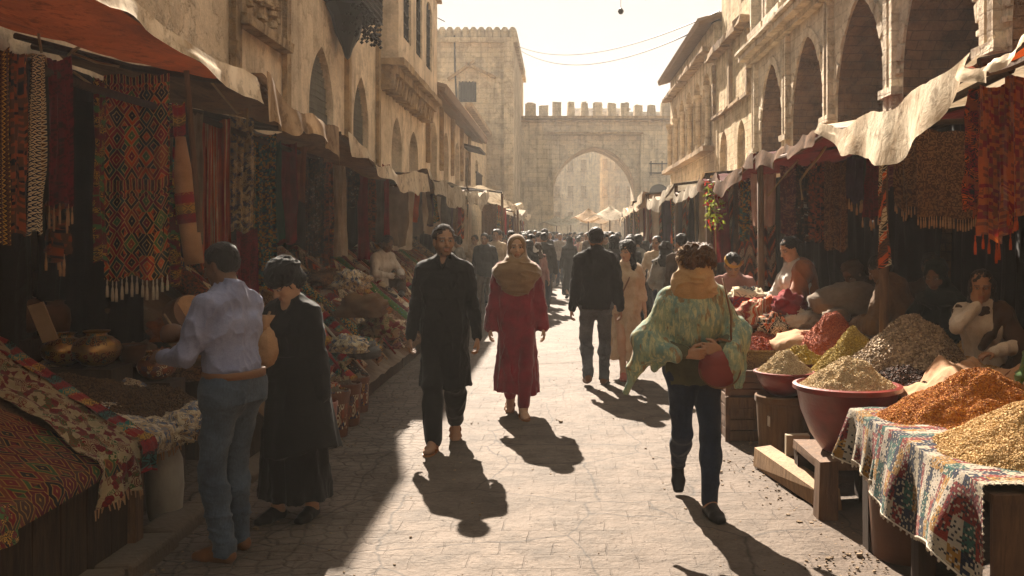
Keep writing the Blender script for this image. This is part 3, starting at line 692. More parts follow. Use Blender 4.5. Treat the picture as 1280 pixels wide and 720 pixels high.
b_=building_body(rb_,XR,1,-30,19.7,9.6,6,m_wallR); W.add(b_.v[0],b_.f)
W.build('wall',m_wallR,rb_)
for op in ar2: m=MB(); infill(m,OR,UR,NR,op,.9); m.build('arch_infill',m_brick,rb_)
for i,op in enumerate(ar):
    m=MB()
    if i==3:
        infill(m,OR,UR,NR,op,.8)
        f=m.build('arch_infill',m_brick,rb_); m=MB(); infill(m,OR,UR,NR,dict(s=(12.2,13.3),zb=2.9,zs=3.6,zt=4.4,c=.3),.79); m.build('brick_niche',m_brick,f)
    else:
        infill(m,OR,UR,NR,op,.9); m.build('arch_infill',m_brick,rb_)
for op in ar: m=MB(); archring(m,OR,UR,NR,op,.17,.035,17); m.build('arch_ring',m_wallR,rb_)
for y in (3.3,5.98,8.68,11.28,13.93,16.53,19.2):
    m=MB()
    for dy in (-.09,.09): m.box((XR-.035,y+dy,2.3),(.11,.1,5.6),jit=.012)
    m.box((XR-.05,y,3.35),(.14,.46,.1),jit=.01)
    m.build('pier_shaft',m_wallR,rb_)
m=MB(); vbar(m,XR,-30,19.8,5.16,.1,.12,-1); vbar(m,XR,-30,19.8,5.26,.12,.26,-1); vbar(m,XR,-30,19.8,5.38,.06,.34,-1); m.build('cornice',m_wallR,rb_)
for op in up:
    m=MB(); infill(m,OR,UR,NR,op,.2); w=m.build('window',m_dark,rb_); m=MB(); latt(m,OR,UR,NR,op,.1,.16,.03); m.build('grille',m_iron,w)
for op in up: m=MB(); m.box((XR-.06,op['s'][0]-.1,6.6),(.12,.16,2.0),jit=.01); m.box((XR-.06,op['s'][1]+.1,6.6),(.12,.16,2.0),jit=.01); m.box((XR-.08,(op['s'][0]+op['s'][1])/2,5.68),(.18,1.3,.12),jit=.01); m.build('window_frame',m_wallR,rb_)

r2=thing('yellow_building','yellowish weathered stone house with faded blind panels beside the arcade','building',(XR,22,0))
W=MB(); wall(W,OR,UR,NR,19.7,24.5,0,6.2,[dict(s=(20.4,21.3),zb=2.8,zs=3.7,zt=4.2,c=.3),dict(s=(22.6,23.6),zb=2.8,zs=3.7,zt=4.2,c=.3)],.15)
wall(W,(XR+.18,0,0),UR,NR,19.7,24.4,6.2,11,[dict(s=(21.2,21.8),zb=7.0,zs=8.2,zt=8.2,c=0)],.2)
W.add([(XR,19.7,6.2),(XR+.2,19.7,6.2),(XR+.2,24.5,6.2),(XR,24.5,6.2)],[(0,1,2,3)])
b_=building_body(r2,XR+.18,1,19.7,24.4,11,5,m_wallR2); W.add(b_.v[0],b_.f); W.build('wall',m_wallR2,r2)
m=MB()
for a,b in ((20.4,21.3),(22.6,23.6)): m=MB(); infill(m,OR,UR,NR,dict(s=(a,b),zb=2.8,zs=3.7,zt=4.2,c=.3),.12); m.build('blind_panel',m_wallR3,r2); m=MB(); infill(m,(XR+.18,0,0),UR,NR,dict(s=(21.2,21.8),zb=7.0,zs=8.2,zt=8.2,c=0),.18); m.build('window',m_dark,r2)
m=MB(); vbar(m,XR,19.75,24.55,6.12,.16,.24,-1,.03); m.build('cornice',m_trim,r2)
for z_ in (4.6,2.6): m=MB(); vbar(m,XR,19.75,24.5,z_,.07,.1,-1); m.build('string_course',m_trim,r2)
for y in (19.9,22.0,24.3): m=MB(); m.box((XR-.04,y,5.3),(.1,.2,1.4),jit=.01); m.build('pilaster',m_trim,r2)

r3=thing('loggia_building','hazy pale building with tiled eave and a row of dark loggia arches','building',(XR,29,0))
lg=[dict(s=(25.2+i*1.75,26.5+i*1.75),zb=4.0,zs=5.6,zt=6.1,c=.25) for i in range(5)]
W=MB(); wall(W,OR,UR,NR,24.5,34.2,0,7.2,lg,.5); b_=building_body(r3,XR,1,24.5,34.2,7.2,6,m_wallR3); W.add(b_.v[0],b_.f); W.build('wall',m_wallR3,r3)
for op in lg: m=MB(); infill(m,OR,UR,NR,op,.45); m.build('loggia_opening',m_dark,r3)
for i in range(6): m=MB(); m.lathe([(.13,0),(.1,.1),(.08,.2),(.08,1.4),(.13,1.5),(.14,1.6)],(XR-.08,25.0+i*1.75,4.0),10); m.build('column',m_wallR3,r3)
m=MB(); vbar(m,XR,24.5,34.3,3.85,.12,.3,-1); m.build('ledge',m_trim,r3); m=MB(); vbar(m,XR,24.5,34.3,6.45,.1,.3,-1,.03); m.build('cornice',m_trim,r3)
m=MB(); y=24.5
while y<34.4: m.tube([(XR-.42,y,7.18),(XR+1.6,y,7.75)],.1,6); y+=.22
m.box((XR+.6,29.4,7.4),(2.1,9.9,.05),ry=-.27); m.build('roof',m_tile,r3)
r4=thing('side_building','low plain stone house on the right just before the gate','building',(9,50,0))
W=MB(); W.box((9.2,49,2.6),(4.4,20,5.2)); W.build('wall',m_wallR3,r4)
for i in range(5): m=MB(); m.box((6.98,41.5+i*3.6,3.3),(.08,.9,1.3)); m.build('window',m_dark,r4)

eb=thing('sky_blocker_house','unseen plain house added behind the camera to block low sky light','building',(0,-32,0))  # unseen block added to cut low sky light from behind
W=MB(); W.box((0,-34,4.5),(16,4,9)); W.build('wall',m_wallR3,eb)
for i in range(4): m=MB(); m.box((-3+i*2,-31.97,4.5),(.9,.06,1.5)); m.build('window',m_dark,eb)
# ---- wires and hanging ball ---------------------------------------------------------
def catenary(a,b,sag,n=24): a=Vector(a);b=Vector(b); return [a.lerp(b,i/n)-Vector((0,0,sag*4*(i/n)*(1-i/n))) for i in range(n+1)]
for j,(a,b,s_,lab) in enumerate([(P(648,58,50.5),P(899,14,24.2),1.0,'upper sagging black wire strung from tower to right building'),(P(652,64,50.5),P(899,24,24.2),1.25,'lower sagging thin wire strung from tower to right building')]):
    m=MB(); m.tube(catenary(a,b,s_*.75),.02,5); single(m,'overhead_wire',m_iron,lab,'wire',origin=a)
m=MB(); m.tube(catenary((XL+.5,22,7.95),(XR+.1,22,8.4),.9),.010,5); single(m,'overhead_wire',m_iron,'thin wire above the picture from which a dark ball hangs','wire',origin=(XL+.5,22,7.9))
q=P(776,14,22); m=MB(); m.lathe([(0,-.075),(.045,-.06),(.072,0),(.05,.05),(.015,.075),(0,.08)],q,14); m.tube([(q.x,q.y,q.z+.07),(q.x,q.y,7.42)],.005,4)
single(m,'hanging_lantern',m_iron,'small dark ball-shaped lantern hanging against the pale sky','lantern')
# ------------------------------------------------------------------ stall materials
RED=H('8e1f1c'); CRIM=H('6f1420'); ORA=H('c2561f'); OCH=H('b98a3a'); CRE=H('d2c0a0'); TEA=H('2f6b62'); NAV=H('1f2c49'); GRN=H('4c6b35'); BLK=H('1a1513'); BRN=H('5b3a22'); PNK=H('b5786a'); WHT=H('d9cfc0'); RUS=H('8d4423'); BLU=H('4f6f8f'); GRY=H('8a8478')
tx={}
def TX(n,*a,**k): tx[n]=mat_textile('textile_'+n,*a,**k)
TX('ornate','lattice',[H('b89a5a'),RED,BLK,ORA,H('1c3a33'),BLK,RUS,CRIM,GRN],1.7,dim=.95); TX('darkgreen','orn',[BLK,GRN,OCH,BRN,CRIM],3.0); TX('crimson','cell',[CRIM,RED,CRIM,H('4a0d14'),CRIM,CRIM],2.0)
TX('braid','braid',[CRE,NAV,CRE,BRN],1.6); TX('brownbraid','braid',[BRN,OCH,BLK,BRN],1.8); TX('redstripe','stripe',[RED,ORA,RUS,RED,CRE,ORA],1.2); TX('beige','orn',[CRE,H('b59b78'),CRE,BRN,H('a88c6b'),BLU],3.4)
TX('teal','cell',[TEA,BLK,NAV,TEA,OCH,BLK],1.6); TX('darkcell','cell',[BLK,NAV,GRY,BLK,BRN,BLK],1.6); TX('gold','cell',[BRN,OCH,BLK,RUS,BRN],1.4); TX('kilim','kilim',[RED,CRE,NAV,OCH],1.6); TX('kilimb','kilim',[BRN,ORA,BLK,CRE],2.2)
TX('redband','band',[RED,OCH,RED,BLK,CRIM,TEA],1.6); TX('creamband','band',[CRE,WHT,RED,CRE,NAV,CRE],1.0); TX('flower','orn',[H('c9b48c'),RED,H('c9b48c'),CRIM,H('bda67e'),GRN,H('c9b48c'),RUS],2.3,dim=.6); TX('redrug','lattice',[OCH,CRIM,RUS,BLK,CRIM,GRN,RED,BRN],1.5,dim=.55); TX('plaid','plaid',[H('d8ccb4'),TEA,RED,H('d8ccb4'),NAV,OCH,WHT,H('a33b2c')],1.0,bump=.008,dim=.52)
TX('orange','cell',[H('c4682a'),H('a34d20'),H('b8763e'),RED,H('c4682a'),H('8c4a22')],1.2,transl=.2,sheen=.3,dim=.95); TX('orangeblack','orn',[BLK,RUS,ORA,BLK,RED],3.0); TX('brownrug','cell',[H('6b4a30'),H('55391f'),H('7d5b3c'),H('493020')],2.2); TX('purplish','cell',[H('6d4040'),H('8a5c50'),H('5a3038')],1.6)
TX('sari','flower',[GRN,TEA,OCH,BLU,CRE,RED],1.8)
m_white=mat_cloth('white_cotton',H('ddd2c2'),H('b8a993'),transl=.3); m_pinkw=mat_cloth('faded_pink_cotton',H('cfae9c'),H('a88577'),transl=.3); m_greyp=mat_cloth('grey_cloth',H('6f6a66'),H('4b4746')); m_redc=mat_cloth('red_cloth',H('8e1f22'),H('5c1218'),transl=.1); m_browno=mat_cloth('brown_orange_cloth',H('8a4d22'),H('5a3218')); m_greenc=mat_cloth('deep_green_cloth',H('1f4437'),H('122a22'))
m_orangec=mat_cloth('orange_cloth',H('c2531f'),H('8e3a16'),transl=.25); m_purple=mat_cloth('purple_cloth',H('4a3650'),H('2e2233'))
m_darkc=mat_cloth('black_cloth_stall_shade',H('231a15'),H('120d0a')); m_tan=mat_cloth('tan_sackcloth',H('b78f6b'),H('8f6a4b')); m_jute=mat_cloth('grey_sackcloth',H('7b6a58'),H('584a3c')); m_burl=mat_cloth('brown_burlap',H('6f5236'),H('4d3824'),weave=200)  # m_darkc: black garments, and the painted shade inside the stalls
m_canvR=mat_canvas('red_canvas',H('b0562c'),H('7a3a1f'),.45); m_canvW=mat_canvas('cream_canvas',H('e2d2b8'),H('a98f70'),.22); m_canvT=mat_canvas('tan_canvas',H('a98c6c'),H('6f5842'),.2); m_canvM=mat_canvas('maroon_canvas',H('5e2420'),H('3a1a17'),.12); m_canvB=mat_canvas('brown_canvas',H('76573d'),H('4a3526'),.15); m_canvG=mat_canvas('grey_canvas',H('c3b6a2'),H('8a7b68'),.2)
m_clay=mat_clay('terracotta',H('8f4227'),H('5f2a1a'),.45,.3); m_clayred=mat_clay('red_glazed_clay',H('8a2a20'),H('57190f'),.35,.5); m_claybr=mat_clay('brown_clay',H('6f4a30'),H('452c1c'),.6); m_brass=mat_painted('engraved_brass',[OCH,RUS,BRN,TEA],H('a88450'),.35,.7); m_potp=mat_painted('painted_pot',[CRE,RUS,NAV,OCH],H('6f4026'),.5); m_can=mat_clay('dull_milk_can',H('b5b0a5'),H('8a8378'),.5)
m_straw=mat_textile('woven_straw','cell',[H('8a6a42'),H('6f5232'),H('a0804f')],2.5,bump=.006)

# ------------------------------------------------------------------ automatic labels that single things out by nearness
PEND=[]
ORD=['nearest','second nearest','third nearest','fourth nearest','fifth nearest','sixth nearest','seventh nearest','eighth nearest','ninth nearest','tenth nearest','eleventh nearest','twelfth nearest','thirteenth nearest','fourteenth nearest','fifteenth nearest','sixteenth nearest']
def later(o,phrase,place,cat,group=None):
    o['category']=cat
    if group: o['group']=group
    PEND.append((phrase,place,o)); return o
def flush_labels():
    d={}
    for ph,pl,o in PEND: d.setdefault((ph,pl),[]).append(o)
    for (ph,pl),l in d.items():
        l.sort(key=lambda o:o.location.y)
        for i,o in enumerate(l):
            if len(l)==1: o['label']=f'{ph} {pl}'
            elif i<len(ORD): o['label']=f'{ORD[i]} {ph} {pl}'
            else: o['label']=f'one of the farthest {ph}s {pl}'
# ------------------------------------------------------------------ cloth makers
def hang(name,mat,p0,p1,drop,folds=3,amp=.03,fringe=0,gather=.0,taper=0,seed=None,parent=None,fmat=None,sag=.02,hem=.015,nu=26,nv=20,fl=.09,split=False):
    """a cloth hanging from the line p0-p1. Returns (thing)"""
    p0=Vector(p0);p1=Vector(p1); d=(p1-p0); w=d.length; d.z=0; d.normalize(); nrm=Vector((d.y,-d.x,0))
    s=rnd.uniform(0,50) if seed is None else seed; c=(p0+p1)/2
    def fn(u,v):
        sc=1-gather*(1-v)**2-taper*v; uu=.5+(u-.5)*sc
        a=amp*1.25*(.35+.65*v)*(np.sin(2*PI*folds*u+s+.8*np.sin(v*3+s))*.7+.5*np.sin(2*PI*folds*.57*u+s*2+v*1.2)+.3*np.sin(2*PI*folds*2.3*u+s*3+v))+amp*.9*fb(u*3+s,v*2,s)+amp*.35*fb(u*9+s,v*5,s)
        z=p0.z+(p1.z-p0.z)*u-sag*4*uu*(1-uu)-drop*v+hem*np.sin(u*9+s)*v+.012*fb(u*5,v*5,s+3)
        if split: z=z
        return p0.x+(p1.x-p0.x)*uu+nrm.x*a, p0.y+(p1.y-p0.y)*uu+nrm.y*a, z
    m=MB(); m.gridv(fn,nu,nv,w*(1+amp*folds*2),drop)
    base=Vector((c.x,c.y,c.z-drop-(fl if fringe else 0)))
    if not fringe:
        return single(m,name,mat,None,None,origin=tuple(base),smooth=True)
    t=thing(name,None,None,base); m.build('cloth',mat,t,smooth=True)
    f=MB(); k=fringe
    for i in range(k):
        u=np.array([(i+.5)/k]); x,y,z=[float(q[0]) for q in fn(u,np.array([1.0]))]
        r=w/k*.34; l=fl*rnd.uniform(.75,1.1)
        f.lathe([(r*.9,-l),(r*1.05,-l*.75),(r*.8,-l*.4),(r*.35,-l*.28),(r*.55,-l*.18),(r*.3,0)],(x+rnd.uniform(-.005,.005),y,z+.004),6)
    f.build('fringe',fmat or m_tan,t,smooth=True); return t
def awning(name,A,B,C,D,mat,label,sag=.12,flap=.25,flapmat=None,group=None,posts=(),rods=True,seed=0,nu=44,nv=26,wr=.03,postmat=None,flapc=.35,back=.1,sail=False):
    """A,B wall side (near, far); D,C street side (near, far)"""
    A,B,C,D=[Vector(q) for q in (A,B,C,D)]
    c=(A+B+C+D)/4; t=thing(name,label,'awning',(c.x,c.y,0),group=group)
    def top(u,v):
        w=[(1-u)*(1-v),u*(1-v),u*v,(1-u)*v]
        xyz=[A[i]*w[0]+B[i]*w[1]+C[i]*w[2]+D[i]*w[3] for i in range(3)]
        xyz[2]=xyz[2]-sag*4*u*(1-u)*(.4+.6*v)-sag*.6*4*v*(1-v)+wr*fb(u*4+seed,v*4,seed*1.7)*1.2+wr*.5*np.sin(u*17+seed+v*3)*v
        xyz[0]=xyz[0]+wr*.8*fb(u*5,v*2+seed,4.)*v
        return xyz
    m=MB(); L=(B-A).length; Wd=(D-A).length
    m.gridv(lambda u,v:top(u,v),nu,nv,L,Wd); can=m.build('canopy',mat,t,smooth=True)
    side=1 if D.x<A.x else -1   # +1 : street is toward -x
    if flap:
        def fl(u,v):
            x,y,z=top(u,np.ones_like(u)); k=(.05+.30*np.sin(PI*np.clip(u,0,1)**.75)**1.0+.02*fb(u*3,u*0))*v if sail else flap*(1+flapc*np.sin(u*5.5+seed)+.25*fb(u*6,u*0+seed))*v
            return x-side*(.012+.05*v*(1+np.sin(u*23+seed*3))*.5+.02), y+.03*v*np.sin(u*13), z+.012-k+.02*fb(u*9,v*3,seed)
        m=MB(); m.gridv(fl,nu,6,L,flap); m.build('valance',flapmat or mat,t,smooth=True)
    if rods:
        for a,b in ((A,D),(B,C)):
            m=MB(); m.tube([a+Vector((0,0,-.03)),(a+b)/2+Vector((0,0,-.05-sag*.3)),b+Vector((0,0,-.035))],.022,7); m.build('rod',m_woodD,t)
        m=MB(); n=12; pts=[D.lerp(C,i/n)+Vector((side*.02,0,-.04-sag*4*(i/n)*(1-i/n))) for i in range(n+1)]; m.tube(pts,.02,7); m.build('front_rod',m_woodM,t)
    for (x,y,z1) in posts:
        m=MB(); m.tube([(x,y,0),(x+.01,y+.01,z1*.5),(x-.005,y,z1)],[.04,.036,.032],9); m.build('post',postmat or m_woodM,t,smooth=True)
    return t
def rope(pts,label,r=.008,mat=None):
    m=MB(); m.tube(pts,r,6); return single(m,'rope',mat or m_rope,label,'rope',smooth=True)
def roll(p0,p1,r,mat,phrase,place,group='rolled rugs on the left slope'):
    """rolled rug with a spiral visible at its street end"""
    p0=Vector(p0);p1=Vector(p1); n=9
    t=thing('rolled_rug',None,None,((p0.x+p1.x)/2,(p0.y+p1.y)/2,min(p0.z,p1.z)-r))
    m=MB(); s=rnd.uniform(0,9); pts=[]; rad=[]
    for i in range(n+1):
        q=p0.lerp(p1,i/n); q+=Vector((0,.012*math.sin(i*1.3+s),.010*math.sin(i*.9+s))); pts.append(q); rad.append(r*(1+.06*math.sin(i*2.1+s)))
    m.tube(pts,rad,14,flat=.86); m.build('roll',mat,t,smooth=False,auto=50)
    d=(p1-p0).normalized(); a=d.cross(Vector((0,0,1))).normalized(); b=a.cross(d); sp=[]
    for i in range(34): an=i*.55; rr=r*.93*i/34; sp.append(p1+d*.004+a*math.cos(an)*rr+b*math.sin(an)*rr*.86)
    m=MB(); m.tube(sp,r*.05,4); m.build('spiral_end',m_tan,t)
    return later(t,phrase,place,'rug',group)
def lumpmesh(mb,c,rad,seed=0,amp=.18,fr=2.2,nu=36,nv=24,flatbase=True,pow_=1.0):
    def fn(u,v):
        th=u*2*PI; ph=(v-.5)*PI*.998; cx=np.cos(ph)*np.cos(th); cy=np.cos(ph)*np.sin(th); cz=np.sin(ph)
        n=1+amp*fb(cx*fr+seed,cy*fr,cz*fr+seed)+amp*.9*((1-np.clip(np.abs(fb(cx*fr*1.3+seed*2,cy*fr*1.3,cz*fr*2.2+seed,2))*2,0,1))**2-.3)*(amp>.08)
        z=cz*rad[2]*n
        if flatbase: z=np.where(z<-rad[2]*.6,-rad[2]*.6,z)
        return c[0]+cx*rad[0]*n, c[1]+cy*rad[1]*n, c[2]+z
    mb.gridv(fn,nu,nv,2*PI*max(rad[:2]),PI*rad[2]); return mb
def sack(c,rad,mat,phrase=None,place=None,label=None,seed=None,name='cloth_bundle',cat='bundle',group=None,amp=.2,tie=True,fr=2.0):
    seed=rnd.uniform(0,90) if seed is None else seed
    t=thing(name,label,cat,(c[0],c[1],c[2]-rad[2]*.6),group=group)
    m=MB(); lumpmesh(m,c,rad,seed,amp,fr); m.build('sack_body',mat,t,smooth=True)
    if tie:
        m=MB(); m.lathe([(.25*rad[0],-.02),(.16*rad[0],.02),(.14*rad[0],.05),(.3*rad[0],.1),(.42*rad[0],.14)],(c[0]+.15*rad[0],c[1],c[2]+rad[2]*.93),14,wob=.35,ph=seed); m.build('tied_neck',mat,t,smooth=True)
    if phrase: later(t,phrase,place,cat,group)
    return t
def pot(c,s,mat,label,kind='belly',name='pot',cat='pot',group=None,sy=1):
    prof={'belly':[(.34,0),(.62,.12),(.92,.42),(1.0,.72),(.9,1.0),(.62,1.22),(.42,1.3),(.40,1.38),(.52,1.46),(.55,1.5),(.48,1.5),(.36,1.42),(.34,1.3)],
          'bowl':[(.42,0),(.5,.04),(.72,.35),(.9,.8),(.98,1.2),(1.06,1.24),(1.06,1.32),(.98,1.34),(.94,1.28),(.9,1.1)],
          'jar':[(.6,0),(.78,.3),(.86,.9),(.8,1.5),(.62,1.75),(.5,1.8),(.5,1.95),(.58,2.0),(.5,2.02),(.42,1.9)],
          'drum':[(.98,0),(1,.05),(1.02,.5),(1.0,1.0),(.95,1.03),(.93,.98)],
          'tub':[(.86,0),(.88,.03),(.98,.95),(1.0,1.0),(1.04,1.0),(1.04,1.1),(.97,1.12),(.95,1.02),(.93,.9)],
          'basket':[(.7,0),(.78,.05),(.95,.5),(1.0,.72),(1.05,.76),(1.02,.82),(.93,.78),(.9,.66)]}[kind]
    t=thing(name,label,cat,c,group=group)
    split={'belly':6,'bowl':5,'jar':5,'drum':3,'tub':3,'basket':3}[kind]
    m=MB(); m.lathe([(r*s,z*s) for r,z in prof[:split+1]],c,30,sy=sy); m.build('vessel_body',mat,t,smooth=True)
    m=MB(); m.lathe([(r*s,z*s) for r,z in prof[split:]],c,30,sy=sy); m.lathe([(0,prof[-1][1]*s-.004),(prof[-1][0]*s,prof[-1][1]*s-.004)],c,30,sy=sy); m.build('rim',mat,t,smooth=False,auto=35)
    return t
def heap(name,c,rx,ry,h,mat,label,grains=4000,gs=.006,seed=1,pw=1.15,cat='heap',group=None,rot=0,rough=.03,n=80):
    """a poured cone: displaced surface plus loose grains lying on it"""
    rs=np.random.RandomState(seed); a=np.linspace(-1,1,n+1); U,V_=np.meshgrid(a,a); U=U.ravel();V_=V_.ravel()
    rr=np.maximum(np.abs(U),np.abs(V_)); r0=np.sqrt(U*U+V_*V_)+1e-9; X=U/r0*rr; Y=V_/r0*rr
    def hz(x,y):
        r=np.sqrt(x*x+y*y); s=np.sqrt(r*r+.012)-.11; base=np.clip(1-s/.9,0,1.0)**pw
        return h*base*(1+.10*fb(x*2.2+seed,y*2.2,seed*1.)*np.minimum(1,r*3))+rough*fb(x*5+seed,y*5)*(.4+base*.4)*np.clip((1-r)*6,0,1)+.004*fb(x*22,y*22,seed*2.)
    Z=hz(X,Y); ed=1+.07*fb(X*1.5+seed*3,Y*1.5)*rr
    V=np.stack([X*rx*ed,Y*ry*ed,Z],1); F_=[]
    i,j=np.meshgrid(np.arange(n),np.arange(n)); a0=(j*(n+1)+i).ravel(); T1=np.stack([a0,a0+1,a0+n+2],1); T2=np.stack([a0,a0+n+2,a0+n+1],1); T_=np.concatenate([T1,T2])
    if grains:
        r=np.sqrt(rs.rand(grains))*.99; th=rs.rand(grains)*2*PI; x=r*np.cos(th); y=r*np.sin(th); z=hz(x,y); e=1+.07*fb(x*1.5+seed*3,y*1.5)*r
        C=np.stack([x*rx*e,y*ry*e,z+gs*.25],1); oc=np.array([(1,0,0),(0,1,0),(-1,0,0),(0,-1,0),(0,0,1),(0,0,-1)],float)
        sc=gs*(.6+.7*rs.rand(grains))[:,None,None]*(.6+.6*rs.rand(grains,6,1)); o_=oc[None]*sc; th=rs.rand(grains)*PI; ph=rs.rand(grains)*PI
        ca,sa=np.cos(th)[:,None],np.sin(th)[:,None]; cb,sb=np.cos(ph)[:,None],np.sin(ph)[:,None]
        x1=o_[...,0]*ca-o_[...,1]*sa; y1=o_[...,0]*sa+o_[...,1]*ca; z1=o_[...,2]; y2=y1*cb-z1*sb; z2=y1*sb+z1*cb
        G=np.stack([x1,y2,z2],2)+C[:,None]; of=np.array([(0,1,4),(1,2,4),(2,3,4),(3,0,4),(1,0,5),(2,1,5),(3,2,5),(0,3,5)])
        TG=(of[None]+np.arange(grains)[:,None,None]*6+len(V)).reshape(-1,3); V=np.concatenate([V,G.reshape(-1,3)]); T_=np.concatenate([T_,TG])
    o=np_mesh(name,V,T_,mat,smooth=False); me=o.data
    sm=np.zeros(len(T_),dtype=bool); sm[:2*n*n]=True; me.polygons.foreach_set('use_smooth',sm)
    o.location=c; o.rotation_euler=(0,0,rot); return tag(o,label,cat,group)
# ================================================================== LEFT SIDE
def zS(x): return .56+max(0,(-2.2-x))*.42
# ---- awnings of the left row
awning('awning',(-3.55,2.2,3.2),(-3.55,6.15,2.98),(-2.0,6.15,2.66),(-2.05,2.2,3.1),m_canvR,'sagging red-brown awning with white-edged flap, nearest on the left',sag=.10,flap=.2,flapmat=m_canvW,seed=1,wr=.035)
awning('awning',(-3.55,6.35,2.95),(-3.55,8.5,2.85),(-2.0,8.45,2.62),(-2.02,6.3,2.72),m_canvB,'brown awning with long pale drooping corner flap, second on the left',sag=.08,flap=.27,flapmat=m_canvT,seed=2,wr=.035)
awning('awning',(-3.55,8.7,2.85),(-3.55,13.4,2.75),(-1.95,13.4,2.5),(-2.02,8.7,2.62),m_canvB,'long brown awning with cream scalloped edge, third on the left',sag=.14,flap=.2,flapmat=m_canvW,seed=3,wr=.045)
awning('awning',(-3.55,13.6,2.75),(-3.55,18.4,2.7),(-1.85,18.4,2.55),(-1.95,13.6,2.55),m_canvB,'brown awning with crumpled white edge, fourth on the left',sag=.13,flap=.28,flapmat=m_canvG,seed=4.3,wr=.06)
awning('awning',(-3.55,18.6,2.9),(-3.55,22.8,3.0),(-1.8,22.8,2.75),(-1.85,18.6,2.6),m_canvG,'crumpled off-white awning, fifth on the left before the tower',sag=.16,flap=.25,seed=5,wr=.08,posts=[(-1.85,22.6,2.7)])
awning('awning',(-3.4,23.6,3.1),(-3.3,28,3.0),(-1.2,28,2.5),(-1.45,23.6,2.75),m_canvW,'white peaked cloth awning over dark hanging clothes on the left',sag=.12,flap=.15,seed=6,wr=.08,posts=[(-1.45,23.7,2.7),(-1.25,27.8,2.5)])
awning('awning',(-3.3,29,2.9),(-3.2,34,2.9),(-1.3,34,2.5),(-1.4,29,2.4),m_canvG,'grey flat awning, second farthest on the left',sag=.15,flap=.2,seed=7,wr=.08,posts=[(-1.4,29.1,2.4)])
awning('awning',(-3.2,36,3.0),(-3.2,44,2.9),(-1.4,44,2.6),(-1.5,36,2.7),m_canvW,'pale distant awning, farthest on the left near the tower',sag=.15,flap=.2,seed=8,wr=.08,posts=[(-1.5,36.1,2.7)])
awning('awning',(-3.55,-8,3.0),(-3.55,1.9,3.0),(-2.0,1.9,2.9),(-2.0,-8,2.9),m_canvB,'brown awning behind the camera on the left',sag=.1,flap=.2,seed=31)
# ---- dark sheets added to paint the shade inside the left stalls
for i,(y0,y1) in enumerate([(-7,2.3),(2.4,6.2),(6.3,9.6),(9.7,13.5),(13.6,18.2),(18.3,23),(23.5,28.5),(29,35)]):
    t=hang('stall_shade_sheet',m_darkc,(-3.45,y0,2.85),(-3.45,y1,2.8),2.2,8,.05,nu=60); later(t,'dark curtain','painting the shade at the back of the left stalls','curtain','dark sheets for stall shade')
t=hang('stall_shade_sheet',m_darkc,(-3.45,6.6,2.6),(-2.95,6.7,2.6),1.8,3,.03); tag(t,'added dark sheet painting stall shade just behind the big embroidered carpet','curtain')
# rail the textiles hang from
for y0,y1,lab in ((3.8,6.5,'rough wooden rail under the nearest left awning'),(6.6,10.2,'rough wooden rail under the second left awning'),(10.3,18,'long rail under the third and fourth left awnings')):
    m=MB(); m.tube([(-2.6,y0,2.5),(-2.58,(y0+y1)/2,2.46),(-2.6,y1,2.48)],.024,8); single(m,'hanging_rail',m_woodD,lab,'rail',smooth=True)
# ---- hanging textiles: photo columns give the place in the row (right edge lies on the rail line)
def HL(pl,pr,pt,pb,mat,label,name='hanging_textile',cat='textile',xr=-2.52,dy=.1,**k):
    Y=-xr*F/(VX-pr); a=P(pl,pt,Y-dy); b=P(pr,pt,Y); drop=(pb-pt)*Y/F
    t=hang(name,mat,a,b,drop,**k); return tag(t,label,cat,'textiles hanging in the left stalls')
HL(-30,12,58,300,tx['brownbraid'],'dark brown braided hanging at the very left edge',folds=3,amp=.02)
HL(14,34,64,285,tx['gold'],'narrow dark gold-flecked strip left of the blue braids',folds=2,amp=.02)
HL(36,56,66,284,tx['braid'],'cream and navy braided strands beside the crimson cloth',folds=4,amp=.015)
HL(58,90,70,252,tx['crimson'],'deep crimson knitted hanging with pale tassels',folds=3,amp=.03,fringe=7,fl=.12)
HL(62,86,250,318,tx['gold'],'bunch of tasselled brown pouches below the crimson hanging',name='tasselled_pouch',folds=4,amp=.04,fringe=5,fl=.09,xr=-2.56)
HL(130,212,92,342,tx['ornate'],'large multicoloured embroidered carpet with knotted cream fringe',name='hanging_carpet',cat='carpet',folds=2.2,amp=.04,fringe=13,fl=.13,dy=.16,nu=40,fmat=m_white)
HL(118,134,96,320,tx['darkgreen'],'dark green patterned strip at the left edge of the embroidered carpet',folds=2,amp=.02,xr=-2.7)
HL(202,221,128,352,tx['darkgreen'],'dark green and black patterned strip right of the embroidered carpet',folds=2,amp=.03)
HL(214,230,128,230,tx['redband'],'short red banded cloth above the cream roll',folds=2,amp=.02,xr=-2.48)
HL(236,252,140,300,m_jute,'plain grey cloth strip behind the thin pole',folds=2,amp=.02)
HL(249,288,148,335,tx['redstripe'],'bright red and orange striped cloth hanging in folds',folds=4,amp=.05)
HL(287,317,146,286,tx['beige'],'beige embroidered shawl with dark red hem',folds=3,amp=.04)
HL(296,322,284,420,tx['crimson'],'dark red cloth hanging under the beige shawl',folds=2,amp=.03,xr=-2.56)
HL(316,344,168,352,tx['teal'],'dark teal sequinned robe with turquoise hem',folds=3,amp=.05)
HL(341,352,176,300,m_greenc,'narrow deep green cloth beside the bright red one',folds=2,amp=.03)
HL(350,371,178,302,m_redc,'bright red robe hanging with two folds',folds=3,amp=.06)
HL(367,384,182,250,m_browno,'short brown-orange cloth right of the red robe',folds=2,amp=.03)
HL(381,405,186,318,tx['darkcell'],'black and grey speckled long cloth',folds=3,amp=.05)
HL(400,416,188,330,tx['gold'],'brown and gold beaded cloth beside the white column of cloth',folds=2,amp=.04)
